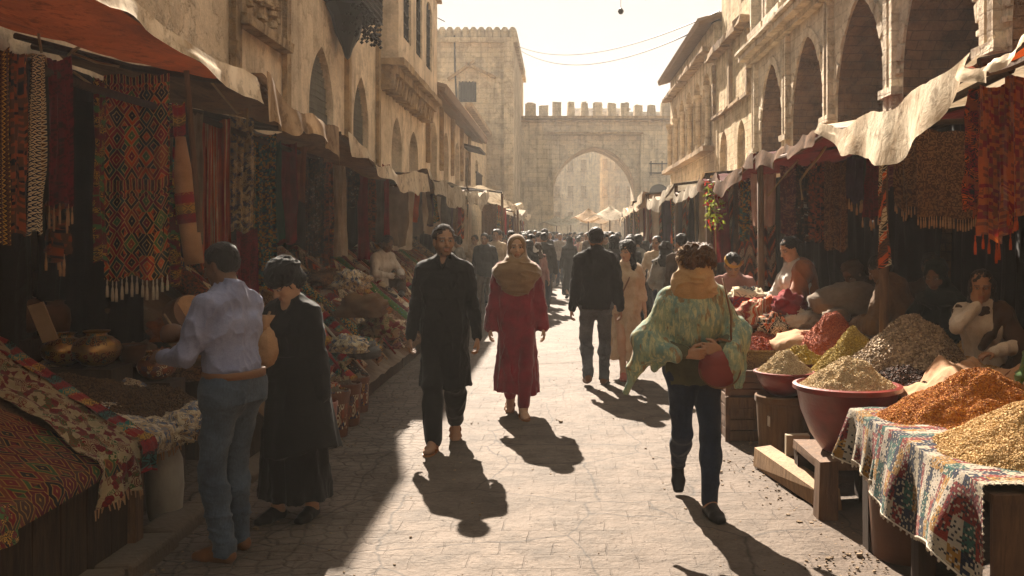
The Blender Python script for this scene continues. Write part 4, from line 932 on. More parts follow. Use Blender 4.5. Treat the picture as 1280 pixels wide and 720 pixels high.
HL(416,433,202,318,m_white,'plain white cloth hanging straight down',folds=4,amp=.04)
HL(432,448,207,256,tx['darkcell'],'short grey checked shirt cloth',folds=2,amp=.03)
HL(446,461,215,322,m_redc,'dark red cloth near the seated man in white',folds=3,amp=.05)
HL(460,470,215,300,tx['gold'],'thin patterned brown cloth beyond the dark red cloth',folds=2,amp=.03)
HL(469,479,215,300,m_greyp,'thin grey cloth before the orange-red band',folds=2,amp=.03)
HL(478,486,205,310,m_redc,'thin red cloth strip hanging behind the seated man',folds=2,amp=.03)
HL(486,500,225,290,tx['brownrug'],'small brown cloth left of the white garment',folds=2,amp=.03)
HL(499,516,235,280,m_white,'small white garment hanging in the fourth left stall',folds=3,amp=.04,taper=-.2)
HL(516,528,230,290,tx['gold'],'dull gold cloth past the white garment',folds=2,amp=.03)
# rolled cream cloth with a red band, hung upright
a=P(222,172,6.2); b=P(243,330,6.2)
t=thing('hanging_roll','upright cream textile roll with ornate red band','textile',b)
m=MB(); m.tube([a,a.lerp(b,.3),a.lerp(b,.62),b],[.05,.062,.066,.06],14); m.build('roll',m_tan,t,smooth=True)
m=MB(); m.tube([a.lerp(b,.44),a.lerp(b,.55),a.lerp(b,.68)],[.069,.071,.072],14); m.build('woven_band',tx['redband'],t,smooth=True)
m=MB(); m.tube([P(233,88,5.9),P(238,150,5.95),P(250,290,6.05)],.018,8); single(m,'prop_pole',m_woodM,'thin leaning wooden pole among the hanging textiles','pole')
# ropes under the awning
rope([P(-10,84,5.2),P(20,76,5.2),P(40,68,5.2),P(55,70,5.2),P(64,88,5.2),P(55,92,5.2)],'curled rope tied above the blue braided strands')
rope([P(48,42,5.6),P(52,66,5.6)],'short vertical cord above the crimson hanging')
rope([P(85,70,5.6),P(92,62,5.6),P(104,56,5.6),P(90,66,5.6),P(120,78,5.8),P(148,83,6.1)],'rope knot holding the rail above the embroidered carpet')
rope([P(92,90,5.6),P(110,103,5.7),P(130,118,5.8)],'thin slanting cord left of the embroidered carpet')
rope([P(242,90,6.2),P(262,100,6.3),P(280,122,6.8),P(297,142,7.4),P(303,140,7.5)],'slack cord sloping from pole towards the beige shawl')
rope([P(309,112,7.4),P(309,160,7.4)],'vertical cord above the dark teal robe')
# ---- front counter with rugs
t=thing('wooden_counter','dark plank counter under the red rug in the left corner','counter',(-2.85,4.0,0))
m=MB(); 
for i in range(9): m.box((-2.235+rnd.uniform(-.006,.006),2.95+i*.225,.265),(.05,.215,.53),jit=.004)
m.build('front_planks',m_woodD,t)
m=MB()
for i in range(5): m.box((-2.36-i*.25,4.9,.3+i*.05),(.24,.05,.56+i*.1),jit=.003)
m.build('end_planks',m_woodD,t)
m=MB(); 
V=[(-2.2,2.8,.52),(-3.4,2.8,1.03),(-3.4,5.0,1.03),(-2.2,5.0,.52)]; V+=[(x,y,z+.03) for x,y,z in V]; m.add(V,[(0,1,2,3),(4,7,6,5),(0,3,7,4),(2,1,5,6),(3,2,6,7),(1,0,4,5)]); m.build('sloping_top',m_woodM,t)
for y in (3.4,4.86):
    m=MB(); m.box((-2.19,y,.28),(.05,.09,.56)); m.build('leg',m_woodM,t)
def slopecloth(name,mat,label,y0,y1,x0,x1,over,skew=0,seed=0,lift=.012,amp=.012,nu=50,nv=70,fr=False,cat='rug',sl=.42):
    """cloth lying on the slope (x0 back .. x1 front) and hanging over the edge by 'over'"""
    L=(x1-x0)*1.09; tot=L+over
    def fn(u,v):
        s=v*tot; on=np.minimum(s,L); hg=np.maximum(s-L,0)
        x=x0+on/1.09; y=y0+(y1-y0)*u+skew*(1-np.minimum(s/L,1)); z=.56+np.maximum(0,-2.2-x)*sl+lift
        wv=amp*(fb(u*4+seed,s*5,seed)+.8*fb(u*11+seed,s*9,2.)+.5*np.sin(u*9+s*3+seed))
        x2=np.where(hg>0,np.minimum(.035,hg*.6)+.03*np.sin(u*12+seed)*np.minimum(1,hg*5)*np.minimum(hg*4,1),0)
        z=z-np.maximum(hg-.015,0)+wv*(hg<=0)+.0*x
        z=z+.02*np.sin(u*7+seed)*(hg>0)*np.minimum(hg*4,1)
        return x+x2+wv*(hg>0), y+.01*fb(s*4,u*2,seed), z
    m=MB(); m.gridv(fn,nu,nv,(y1-y0),tot)
    t=thing(name,label,cat,(x1,(y0+y1)/2,.2)); m.build('cloth',mat,t,smooth=True)
    if fr:
        f=MB(); k=26
        for i in range(k):
            x,y,z=[float(q[0]) for q in fn(np.array([(i+.5)/k]),np.array([1.0]))]; l=rnd.uniform(.02,.045); f.tube([(x,y,z+.005),(x+rnd.uniform(-.006,.01),y+rnd.uniform(-.006,.006),z-l)],[.005,.003],4)
        f.build('fringe',m_tan,t)
    return t
slopecloth('rug',tx['redrug'],'red floral rug spread over the front left counter',2.7,4.62,-3.4,-2.19,.10,0,1,.012,.010)
slopecloth('rug',tx['darkgreen'],'worn green and dark patterned cloth over the near edge of the red rug',2.7,3.75,-3.4,-2.19,.16,-.25,3,.026,.012)
slopecloth('runner',tx['flower'],'cream runner with red flowers hanging over the counter edge',4.42,4.92,-3.42,-2.185,.24,.62,5,.034,.014,cat='runner',fr=True)
slopecloth('runner',tx['redband'],'narrow red and green border cloth beside the cream runner',4.84,5.0,-3.42,-2.16,.18,.62,6,.036,.008,nu=14,cat='runner')
# ---- second counter: brown beads on cloth
t=thing('wooden_counter','low rough counter behind the milk can under brown beads','counter',(-2.9,5.8,0))
m=MB(); m.box((-2.5,5.5,.26),(.05,.9,.52)); m.box((-2.95,5.08,.3),(.9,.05,.56)); m.build('side_planks',m_woodD,t)
m=MB(); V=[(-2.35,5.05,.55),(-3.4,5.05,.80),(-3.4,6.15,.80),(-2.35,6.15,.55)]; V+=[(x,y,z+.03) for x,y,z in V]; m.add(V,[(0,1,2,3),(4,7,6,5),(0,3,7,4),(2,1,5,6),(3,2,6,7),(1,0,4,5)]); m.build('sloping_top',m_woodD,t)
slopecloth('cloth_cover',tx['beige'],'beige patterned cloth with ragged edge under the brown beads',5.02,5.98,-3.3,-2.2,.14,.1,9,.03,.02,fr=True,cat='cloth',sl=.24)
m_bead=mat_grain('brown_beads',H('4a3524'),H('6d5238'),H('33251a'),120,.008)
h=heap('bead_heap',(-2.74,5.48,.685),.44,.42,.11,m_bead,'flat heap of small brown beads on the sloping left counter',9000,.009,3,pw=.5,rot=.0); h.rotation_euler=(0,R(13.5),0)
h=heap('bead_heap',(-2.45,5.78,.63),.2,.25,.08,m_bead,'smaller brown bead heap beside the man in blue shirt',4000,.009,4,pw=.6); h.rotation_euler=(0,R(13.5),0)
t=pot((-2.27,5.42,0),.13,m_can,'dull grey metal milk can standing under the left counter','jar',name='milk_can',cat='milk can')
for c in kids(t): c.scale=(.95,.95,1.85)
sack((-2.24,5.44,.51),(.12,.12,.085),tx['beige'],label='crumpled beige patterned cloth stuffed on top of the milk can',seed=8,amp=.4,tie=False,name='crumpled_cloth',cat='cloth',fr=2.6)
# ---- pots of the left stall
for (px,py,Y,s,lab,mt,kd) in [(80,456,6.0,.135,'left of two engraved brass pots on the counter',m_brass,'belly'),(121,457,5.98,.148,'right of two engraved brass pots on the counter',m_brass,'belly'),(196,474,6.2,.125,'small painted pot behind the hand of the man in blue',m_potp,'belly'),(18,420,6.2,.2,'large dark round pot at the left edge of the picture',m_claybr,'belly'),(28,375,6.5,.17,'brown pot above the large dark pot at the left edge',m_claybr,'belly'),(68,420,6.4,.12,'brown jug between the paper card and the brass pots',m_claybr,'jar'),(165,455,6.4,.1,'low dark bowl right of the brass pots',m_claybr,'bowl')]:
    q=P(px,py,Y); pot(q,s,mt,lab,kd)
    m=MB(); m.box((q.x,q.y,(q.z)/2),(s*2.2,s*2.0,max(.05,q.z-.012))); o=single(m,'crate',m_woodD,None,None); later(o,'dark wooden box','propping up the pots of the left stall','crate','boxes under the pots')
m=MB(); c=P(54,403,5.9); m.box(c,(.10,.012,.25),ry=-.28,rx=.2); single(m,'paper_card',mat_flat('card',H('a88e70')),'tilted blank brown card leaning among the pots','card')
t=thing('drum','small round drum with brown skin near the face of the man in blue','drum',P(236,408,6.3))
c=P(232,392,6.3); m=MB(); m.tube([c+Vector((-.05,0,-.02)),c+Vector((.06,-.08,.02))],[.115,.115],20); m.build('shell',m_claybr,t,auto=40)
m=MB(); m.tube([c+Vector((.06,-.08,.02)),c+Vector((.068,-.09,.022))],[.11,.10],20); m.build('skin',m_tan,t,auto=40)
sack(P(215,415,6.5),(.16,.13,.10),m_browno,label='rust cloth bundle in front of the man in blue',seed=3,amp=.3,tie=False)
sack(P(150,400,6.9),(.22,.2,.16),m_jute,label='dark grey sack behind the right brass pot',seed=5,amp=.25,tie=False,name='sack',cat='sack')
for i in range(7):
    q=P(95+i*26,445+(i%3)*10,6.7); sack(q,(.15,.13,.1),[tx['gold'],tx['brownrug'],m_burl,m_jute][i%4],'dull brown bundle','in the shadow behind the left pots',seed=i*3+1,amp=.3,tie=False,group='bundles behind the pots')

# ---- the long bank of rolled rugs and bundles
def bx(x): return .10+max(0,(-1.85-x))*.82      # surface of the bank
for i in range(6):
    y0=6.9+i*2.4; t=thing('sloped_stand',None,None,(-2.7,y0+1.15,0)); m=MB()
    V=[(-1.95,y0,.0),(-3.42,y0,.0),(-3.42,y0,1.25),(-1.95,y0,.14)]; V+=[(x,y+2.36,z) for x,y,z in V]; m.add(V,[(0,1,2,3),(4,7,6,5),(3,2,6,7),(0,3,7,4),(1,5,6,2)]); m.build('platform',m_woodD,t)
    def fn(u,v,y0=y0,i=i): x=-3.4+1.5*u; return x, y0-.03+2.4*v, .11+np.maximum(0,(-1.93-x))*.765+.05+.03*fb(x*4,v*6,i*3.)
    m=MB(); m.gridv(fn,30,40,1.8,2.4); m.build('cover_cloth',[m_burl,m_jute,tx['brownrug']][i%3],t,smooth=True)
    later(t,'sloped plank stand','carrying the rugs along the left side','stand','stands of the left row')
pl='on the left display slope'
mats=[(tx['beige'],'beige patterned rolled rug'),(tx['redband'],'red banded rolled rug'),(tx['creamband'],'cream banded rolled rug'),(tx['kilim'],'kilim rolled rug'),(tx['gold'],'brown gold rolled rug'),(tx['teal'],'dark teal rolled rug'),(tx['flower'],'cream flowered rolled rug'),(tx['brownrug'],'plain brown rolled rug'),(tx['purplish'],'dull pink rolled rug'),(tx['redstripe'],'red striped rolled rug'),(tx['kilimb'],'orange kilim rolled rug'),(tx['darkcell'],'dark speckled rolled rug'),(tx['sari'],'green flowered rolled rug')]
y=7.6; k=0
while y<20.8:
    big=y<10
    r=rnd.uniform(.05,.08) if rnd.random()<.7 else rnd.uniform(.08,.11)
    mt,ph=mats[rnd.randrange(len(mats))]
    xa=-3.3+rnd.uniform(-.05,.2); xb=-1.98+rnd.uniform(-.1,.12) if rnd.random()<.65 else -2.35+rnd.uniform(-.2,.2)
    sk=rnd.uniform(-.55,-.25)
    za=bx(xa)*.93+r+.12; zb=bx(xb)*.93+r+.13
    if rnd.random()<.4: za+=.12; zb+=.11
    roll((xa,y-sk*.5,za),(xb,y+sk*.5,zb),r,mt,ph,pl); y+=r*1.7+rnd.uniform(0,.03); k+=1
bm=[(tx['beige'],'beige patterned bundle'),(tx['brownrug'],'brown woven bundle'),(tx['kilim'],'kilim wrapped bundle'),(tx['gold'],'dark gold bundle'),(tx['flower'],'cream flowered bundle'),(tx['teal'],'dark teal bundle'),(tx['redstripe'],'red striped bundle'),(tx['darkcell'],'dark speckled bundle'),(tx['purplish'],'dull pink bundle')]
# big lumpy sacks near the woman in black
for (px,py,Y,rx,lab,mt) in [(440,352,9.6,.2,'large lumpy beige patterned bundle behind the woman in black',tx['beige']),(452,385,8.9,.22,'round bulging brown sack on the slope',m_burl),(478,410,9.2,.22,'big flowered bundle at the foot of the slope',tx['flower']),(412,352,10.4,.22,'dark brown bundle at the top of the slope',tx['brownrug']),(436,432,7.9,.15,'beige patterned small bundle above the striped pots',tx['beige']),(455,440,8.1,.14,'bluish grey bundle low on the slope',m_greyp)]:
    sack(P(px,py,Y),(rx,rx*.9,rx*.62),mt,label=lab,amp=.25,tie=False)
for i in range(26):
    y=rnd.uniform(7.6,21); x=rnd.uniform(-3.1,-1.9); r=rnd.uniform(.08,.15); mt,ph=bm[rnd.randrange(len(bm))]
    sack((x,y,bx(x)+.12+r*.3),(r,r*rnd.uniform(.8,1.2),r*rnd.uniform(.5,.7)),mt,ph,pl,amp=.28,tie=rnd.random()<.4,group='bundles on the left slope')
for i in range(34):
    y=rnd.uniform(8.2,19.5); x=rnd.uniform(-2.9,-1.95); r=rnd.uniform(.07,.13); kd=rnd.choice(['bowl','basket','belly','basket','bowl']); mt,ph=rnd.choice([(m_straw,'woven straw'),(m_claybr,'brown clay'),(m_potp,'painted'),(m_brass,'engraved brass'),(m_clay,'terracotta')])
    t=pot((x,y,bx(x)+.20),r,mt,None,kd,name={'bowl':'bowl','basket':'basket','belly':'pot'}[kd],cat={'bowl':'bowl','basket':'basket','belly':'pot'}[kd])
    for c in kids(t): c.rotation_euler=(0,R(28),0)
    later(t,ph+' '+{'bowl':'bowl','basket':'basket','belly':'pot'}[kd],'among the rugs on the left slope',t['category'],'vessels on the left slope')
# thin sticks and umbrellas lying on the slope
for i in range(16):
    y=8+i*.55+rnd.uniform(-.1,.1); m=MB(); x0=-2.5+rnd.uniform(-.2,.2); x1=-1.85
    m.tube([(x0,y+.25,bx(x0)+.30),(x1,y-.1,bx(x1)+.22)],[.014,.01],6); o=single(m,'thin_rod',[m_woodL,m_redc,m_white,m_woodM][i%4],None,None); later(o,['pale wooden','red','white','brown'][i%4]+' thin rod','lying among the rugs on the left slope','rod','rods among the rugs')
# striped clay pots at the foot of the bank
for px,py,Y,s in [(418,545,7.75,.125),(434,524,8.2,.12),(402,560,7.3,.12),(447,505,8.8,.11)]:
    q=P(px,py,Y); t=pot((q.x,q.y,0.005),s,m_potp if px!=402 else m_clay,None,'tub',name='banded_pot',cat='pot'); 
    for c in kids(t): c.scale=(1,1,2.7)
    later(t,'brown banded clay pot','at the foot of the left slope','pot','banded pots at the foot of the slope')
    heap('pot_contents',(q.x,q.y,s*2.8),s*.9,s*.9,.05,m_jute,'folded grey cloth filling banded pot '+{418:'beside the robe hem of the woman in black',434:'second from the robe of the woman in black',402:'half hidden behind the woman in black',447:'farthest from the woman in black'}[px],0,.01,5,cat='cloth')
# ---- far left stalls: clothes hanging in front of the tower
hc=[(m_purple,'purple'),(m_redc,'red'),(tx['brownrug'],'brown'),(m_greyp,'grey'),(m_orangec,'orange'),(m_white,'white'),(tx['teal'],'teal'),(m_jute,'dun'),(tx['kilimb'],'kilim'),(m_darkc,'black')]
def row(y0,y1,x,z,n,place,group,dropr=(.8,1.6),wx=.25,back=False):
    for i in range(n):
        y=y0+(y1-y0)*(i+.5)/n; mt,cn=hc[rnd.randrange(len(hc))]; w=(y1-y0)/n*1.1
        a=(x-wx if x<0 else x,y-w*.3,z); b=(x if x<0 else x+wx,y+w*.3,z)
        t=hang('hanging_garment',mt,a,b,rnd.uniform(*dropr),3,.04,nu=16,nv=10,taper=rnd.choice([0,-.15,.1])); later(t,cn+' cloth',place,'textile',group)
row(14,18.3,-2.3,2.4,9,'hanging under the fourth left awning','textiles of the far left stalls',(.5,1.2),.3)
row(18.7,22.7,-2.2,2.5,9,'hanging under the fifth left awning','textiles of the far left stalls',(.5,1.3),.3)
row(23.7,28,-1.6,2.45,12,'hanging under the white peaked awning','textiles of the far left stalls',(.9,1.7),.35)
row(29,34,-1.6,2.3,9,'hanging under the grey far awning','textiles of the far left stalls',(.8,1.5),.35)
row(36,44,-1.7,2.5,9,'hanging in the farthest left stall','textiles of the far left stalls',(.8,1.5),.35)
for i in range(3):
    m=MB(); m.box((-2.5,24.5+i*4.2,.4),(1.2,3.4,.8)); t=single(m,'market_table',m_woodD,None,None); bevel(t); later(t,'dark market table','below the far left awnings','table','far market tables')
# ================================================================== RIGHT SIDE
AR=[((3.95,-8,3.0),(3.95,3.4,3.0),(2.0,3.3,2.55),(2.0,-8,2.6),m_canvT,'tan awning behind the camera on the right',.08,.15,m_canvT),
    ((3.95,3.9,3.0),(3.95,4.62,2.95),(2.0,4.62,2.48),(2.0,3.6,2.52),m_orangec,'short orange-lined awning at the right edge above the shawls',.05,.06,m_canvW),
    ((3.95,4.75,3.0),(3.95,7.2,2.9),(2.0,7.15,2.50),(2.02,4.55,2.52),m_canvW,'large cream canvas awning sagging over the spice stall',.10,.26,m_canvW),
    ((3.95,7.3,2.9),(3.95,9.4,2.8),(1.98,9.3,2.45),(2.0,7.25,2.46),m_canvM,'dark red awning next to the cream one',.06,.12,m_canvB),
    ((3.95,9.6,2.85),(3.95,12.6,2.8),(1.95,12.6,2.42),(1.98,9.5,2.5),m_canvM,'faded maroon awning with tattered white corner',.12,.15,m_canvB),
    ((3.95,12.8,2.8),(3.95,16.0,2.8),(1.95,16,2.40),(1.95,12.7,2.5),m_canvT,'tan awning behind the flower post',.12,.15,m_canvG),
    ((3.95,16.3,2.9),(3.95,20.5,2.8),(1.9,20.4,2.42),(1.95,16.2,2.55),m_canvG,'pale grey awning halfway down the right side',.14,.2,m_canvG),
    ((3.95,21,2.9),(3.95,25.5,2.8),(1.9,25.5,2.45),(1.9,21,2.6),m_canvB,'brown awning beyond the pale grey one on the right',.14,.2,m_canvW),
    ((4.2,26,3.0),(4.2,31,3.0),(2.1,31,2.5),(2.0,26,2.6),m_canvW,'white awning, third farthest on the right',.16,.2,m_canvW),
    ((4.6,32,3.1),(4.6,38,3.0),(2.4,38,2.5),(2.2,32,2.6),m_canvG,'pale awning, second farthest on the right',.16,.2,m_canvG),
    ((5.4,40,3.2),(5.4,48,3.0),(3.0,48,2.5),(2.7,40,2.6),m_canvW,'farthest white awning on the right near the gate',.16,.2,m_canvW)]
for i,(A,B,C,D,mt,lab,sg,fl,fm) in enumerate(AR):
    posts=[(D[0]+.06,D[1]+.1,D[2]-.03)] if i not in (0,1,2,3) else ([(2.45,7.15,2.5)] if i==2 else [])
    awning('awning',A,B,C,D,mt,lab,sag=sg,flap=fl,flapmat=fm,seed=11+i*1.3,wr=.03 if i<4 else .06,posts=posts,flapc=.18,sail=(i==2))
# small peaked cloths far away
for i,(x,y,s,mt,lab) in enumerate([(1.2,40,.9,m_canvT,'small white peaked market cloth in mid-street before the gate'),(1.9,36,.9,m_canvG,'small grey peaked market cloth right of the white one'),(.6,52,1.1,m_canvG,'tiny pale umbrella cloth under the gate'),(2.0,46,1.1,m_canvT,'low white market cloth before the right gate pier'),(-.2,56,1.2,m_canvG,'dim grey market cloth at the left gate pier')]):
    t=thing('market_umbrella',lab,'umbrella',(x,y,0)); m=MB()
    def fn(u,v,x=x,y=y,s=s,i=i): th=u*2*PI; r=v*s*(1+.12*np.cos(th*4)); return x+r*np.cos(th),y+r*np.sin(th),2.75-.45*v-.1*v*np.cos(th*4)+.05*fb(u*6+i,v*3)
    m.gridv(fn,24,6); m.build('canopy',mt,t,smooth=True); m=MB(); m.tube([(x,y,0),(x,y,2.75)],.03,6); m.build('pole',m_woodM,t)
# near-black sheets standing in for the shade deep in the right stalls
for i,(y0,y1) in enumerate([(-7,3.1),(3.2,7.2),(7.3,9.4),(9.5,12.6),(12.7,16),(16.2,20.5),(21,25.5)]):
    t=hang('stall_shade_sheet',m_darkc,(3.85,y0,2.9),(3.85,y1,2.85),2.4,8,.05,nu=60); later(t,'dark curtain','painting the shade at the back of the right stalls','curtain','dark sheets for stall shade')
def HR(pl,pr,pt,pb,mat,label,Y,name='hanging_textile',cat='textile',dy=.1,**k):
    a=P(pl,pt,Y); b=P(pr,pt,Y-dy); t=hang(name,mat,a,b,(pb-pt)*Y/F,**k); return tag(t,label,cat,'textiles hanging in the right stalls')
HR(1222,1262,104,292,tx['orange'],'orange patterned shawl hanging sunlit beside the right post',4.75,folds=3,amp=.05,fringe=7,fl=.1,fmat=m_orangec,name='shawl',cat='shawl')
HR(1256,1310,92,262,tx['orange'],'darker orange shawl at the right edge of the picture',4.6,folds=3,amp=.05,fringe=8,fl=.08,fmat=m_orangec,name='shawl',cat='shawl')
HR(1212,1228,110,262,tx['orangeblack'],'narrow black and orange braided hanging left of the shawls',4.9,folds=2,amp=.03)
HR(1104,1124,178,232,tx['purplish'],'short reddish brown cloth left of the big fringed rugs',7.3,folds=2,amp=.03)
HR(1118,1148,168,258,tx['brownrug'],'dark brown fringed rug hanging left in the spice stall',7.2,folds=2,amp=.02,fringe=10,fl=.08)
HR(1146,1222,160,268,tx['brownrug'],'wide dark brown fringed rug hanging at the back of the spice stall',7.0,folds=2,amp=.02,fringe=22,fl=.09,name='hanging_rug',cat='rug')
HR(1098,1107,190,330,tx['kilimb'],'narrow orange-brown strip hanging by the stall post',7.1,folds=2,amp=.02)
HR(1060,1080,196,250,m_purple,'bunch of dark purple scarves under the red awning',8.2,folds=4,amp=.03,fringe=5,fl=.1)
HR(1080,1098,198,270,tx['crimson'],'dark crimson scarves beside the purple ones',8.1,folds=3,amp=.03,fringe=5,fl=.1)
HR(1030,1060,200,310,tx['brownrug'],'long dark brown rug under the red awning',8.6,folds=2,amp=.03)
HR(1012,1034,200,300,tx['gold'],'dark gold patterned cloth left of the long brown rug',8.9,folds=3,amp=.03)
HR(996,1014,205,300,tx['darkcell'],'black speckled cloth under the red awning',9.2,folds=3,amp=.03)
HR(976,1000,206,292,tx['purplish'],'dull pink patterned scarf right of the pale shirt',9.4,folds=3,amp=.04)
HR(938,970,216,280,m_pinkw,'pale pinkish shirt hanging in the sun',10.2,folds=3,amp=.04,taper=.1,name='hanging_shirt',cat='shirt')
HR(924,938,225,300,tx['teal'],'dark teal cloth left of the pale shirt',11,folds=2,amp=.03)
row(11.2,12.6,2.2,2.35,5,'hanging under the maroon right awning','textiles of the far right stalls',(.8,1.5),.4)
row(12.8,16,2.15,2.35,9,'hanging under the tan right awning','textiles of the far right stalls',(.8,1.6),.4)
row(16.3,20.4,2.1,2.35,9,'hanging under the pale grey right awning','textiles of the far right stalls',(.8,1.5),.4)
row(21,25.5,2.1,2.35,9,'hanging under the brown right awning','textiles of the far right stalls',(.8,1.5),.4)
row(26,31,2.3,2.4,8,'hanging under the third farthest right awning','textiles of the far right stalls',(.8,1.5),.4)
row(32,38,2.5,2.4,8,'hanging under the second farthest right awning','textiles of the far right stalls',(.8,1.5),.4)
m=MB(); m.tube([(2.15,4.5,2.44),(2.2,5.8,2.38),(2.1,7.1,2.4)],.022,7); single(m,'hanging_rail',m_woodD,'rail under the cream awning of the spice stall','rail')
m=MB(); m.tube([(2.5,6.9,2.47),(3.6,6.9,2.5)],.022,7); single(m,'hanging_rail',m_woodD,'cross rail carrying the dark fringed rugs','rail')
rope([P(1003,250,8.5),P(1000,226,8.5),P(1010,212,8.5),P(1024,196,8.3),P(1032,184,8.0)],'knotted pale rope under the red awning',.012)
rope([P(960,245,9.2),P(980,220,9.2),P(998,200,9.0)],'slanting cord by the pale hanging shirt')
# garland post
t=thing('flower_garland','garland of yellow-green leaves and red flowers on a street post','garland',(2.05,12.1,1.2))
LF=MB(); FL=MB()
m_leaf=mat_cloth('yellow_leaf',H('a9b03a'),H('7d8a2c'),transl=.4); m_flow=mat_cloth('red_flower',H('c8302a'),H('9a2018'),transl=.3)
for i in range(150):
    a=rnd.uniform(0,2*PI); r=.13*rnd.random()**.5; z=1.75+rnd.random()*.6; x=1.98+r*math.cos(a); y=12.1+r*math.sin(a)
    tgt=LF if rnd.random()<.75 else FL; s=rnd.uniform(.025,.055); d=Vector((rnd.uniform(-1,1),rnd.uniform(-1,1),rnd.uniform(-1,.3))).normalized(); e=d.orthogonal().normalized()
    c=Vector((x,y,z)); tgt.add([c,c+d*s+e*s*.4,c+d*s*2,c+d*s-e*s*.4],[(0,1,2,3)])
LF.build('leaves',m_leaf,t); FL.build('flowers',m_flow,t); m=MB(); m.tube([(2.0,12.1,1.2),(1.98,12.1,2.4)],.01,5); m.build('cord',m_rope,t)

# ---- spice table in front
t=thing('spice_table','plank table under the plaid cloth carrying two large spice mounds','table',(2.2,4.3,0))
m=MB(); m.box((2.3,4.22,.69),(1.46,1.6,.035)); m.build('table_top',m_woodM,t)
m=MB(); 
for i in range(7): m.box((1.67+i*.2,3.44,.55),(.195,.03,.3),jit=.002)
m.build('end_panel',m_woodM,t)
for x,y in ((1.66,3.5),(1.62,4.2),(1.64,4.95),(2.9,3.5),(2.9,4.95)): m=MB(); m.box((x,y,.335),(.08,.08,.67),jit=.004); m.build('leg',m_woodD,t)
m=MB(); m.box((1.68,4.22,.62),(.03,1.4,.1)); m.build('apron',m_woodD,t)
def sidecloth(y0,y1,over,lab,seed,zt=.722,x0=1.57,flare=.07,inn=.28,lift=0):
    L=inn
    def fn(u,v):
        s=v*(L+over); on=np.minimum(s,L); hg=np.maximum(s-L,0)
        fo=np.sin(u*11+seed)*.5+.6*np.sin(u*23+seed*2)+.9*fb(u*4+seed,u*0)
        x=x0+inn-on-lift-(.012+hg*.14+fo*.032*np.minimum(1,hg*4)); y=y0+(y1-y0)*u+.012*np.sin(hg*12+seed)+.05*(u-.5)*hg/over
        z=zt+lift+.006*fb(u*6,s*6,seed)-np.maximum(hg-.01,0)*(1-.05*fo)+.02*np.sin(u*9+seed)*hg/over
        return x,y,z
    t=thing('plaid_cloth',lab,'cloth',(x0,(y0+y1)/2,zt-over)); m=MB(); m.gridv(fn,70,46,(y1-y0),L+over); m.build('cloth',tx['plaid'],t,smooth=True)
    f=MB(); k=int((y1-y0)*34)
    for i in range(k):
        x,y,z=[float(q[0]) for q in fn(np.array([(i+.5)/k]),np.array([1.0]))]; f.lathe([(0,-.018),(.006,-.012),(.005,-.004),(.002,.004)],(x,y,z),6)
    for j in range(24):
        x,y,z=[float(q[0]) for q in fn(np.array([0.0]),np.array([j/24]))]; f.lathe([(0,-.006),(.006,0),(0,.006)],(x,y-.004,z),6)
    f.tube([Vector([float(q[0]) for q in fn(np.array([i/40]),np.array([1.0]))]) for i in range(41)],.004,5)
    f.build('pompom_edge',m_white,t); return t
sidecloth(4.5,5.06,.27,'smaller farther multicoloured plaid cloth over the spice table edge',2.0,flare=.1)
sidecloth(3.46,4.56,.36,'large multicoloured plaid cloth with knotted edge in the right corner',5.1,lift=.016,x0=1.572)
m_g1=mat_grain('orange_spice',H('b06a1e'),H('85480f'),H('d0923a'),150,.006); m_g2=mat_grain('tan_seeds',H('bf9a62'),H('a07c4a'),H('dcc08c'),150,.006)
m_g3=mat_grain('cream_grain',H('c4ab82'),H('a08763'),H('e0cca4'),170,.005); m_g4=mat_grain('yellow_green_spice',H('9a7f2c'),H('7a6420'),H('b9a04a'),170,.004); m_g5=mat_grain('red_spice',H('9a4420'),H('742c12'),H('b8602f'),170,.004); m_g6=mat_grain('grey_nuts',H('97836b'),H('6d5b48'),H('c4ae90'),70,.012); m_g7=mat_grain('dark_berries',H('3d2a22'),H('241713'),H('6b4a38'),90,.01); m_g8=mat_grain('red_petals',H('8d2a1a'),H('b2551f'),H('5f1c12'),80,.01)
heap('spice_mound',(2.13,4.78,.708),.52,.44,.27,m_g1,'orange-brown spice mound on the plaid covered table',36000,.0045,11,pw=1.05,n=110)
heap('spice_mound',(2.2,3.98,.708),.66,.56,.30,m_g2,'large tan seed mound cut by the right edge of the picture',48000,.0045,12,pw=1.0,n=120)
# jar under the table
t=pot((1.78,4.86,0),.2,m_claybr,'plain brown clay jar standing under the plaid cloth','tub',name='clay_jar',cat='jar')
for c in kids(t): c.scale=(.95,.95,1.9)
# ---- big red bowl on its wooden stand
q=(1.80,5.92,.30)
t=pot(q,.315,m_clayred,'big glossy red clay bowl full of cream grain','bowl',name='clay_bowl',cat='bowl')
heap('grain_heap',(q[0],q[1],q[2]+.395),.30,.30,.185,m_g3,'pointed heap of cream grain in the big red bowl',9000,.0055,13,pw=1.0)
t=thing('wooden_stand','rough timber stand under the big red bowl','stand',(1.8,5.9,0))
m=MB(); m.box((1.85,5.92,.275),(.62,.6,.045),jit=.008); m.build('board',m_woodM,t)
for x,y in ((1.60,5.66),(2.1,5.66),(1.6,6.18),(2.1,6.18)): m=MB(); m.box((x,y,.125),(.11,.1,.25),jit=.01); m.build('leg',m_woodD,t)
m=MB(); m.box((1.55,5.5,.17),(.11,.11,.34),jit=.008); single(m,'timber_post',m_woodM,'upright squared timber in front of the big red bowl','post')
m=MB(); m.box((1.52,6.15,.08),(.13,1.15,.13),rz=.14,jit=.012); single(m,'timber_beam',m_woodL,'weathered beam lying on the ground beside the bowl stand','beam')
m=MB(); m.box((1.62,6.45,.22),(.16,.06,.14),jit=.004); single(m,'paper_label',mat_flat('greyed_board',H('8f7f68')),'small grey board propped behind the beam','board')
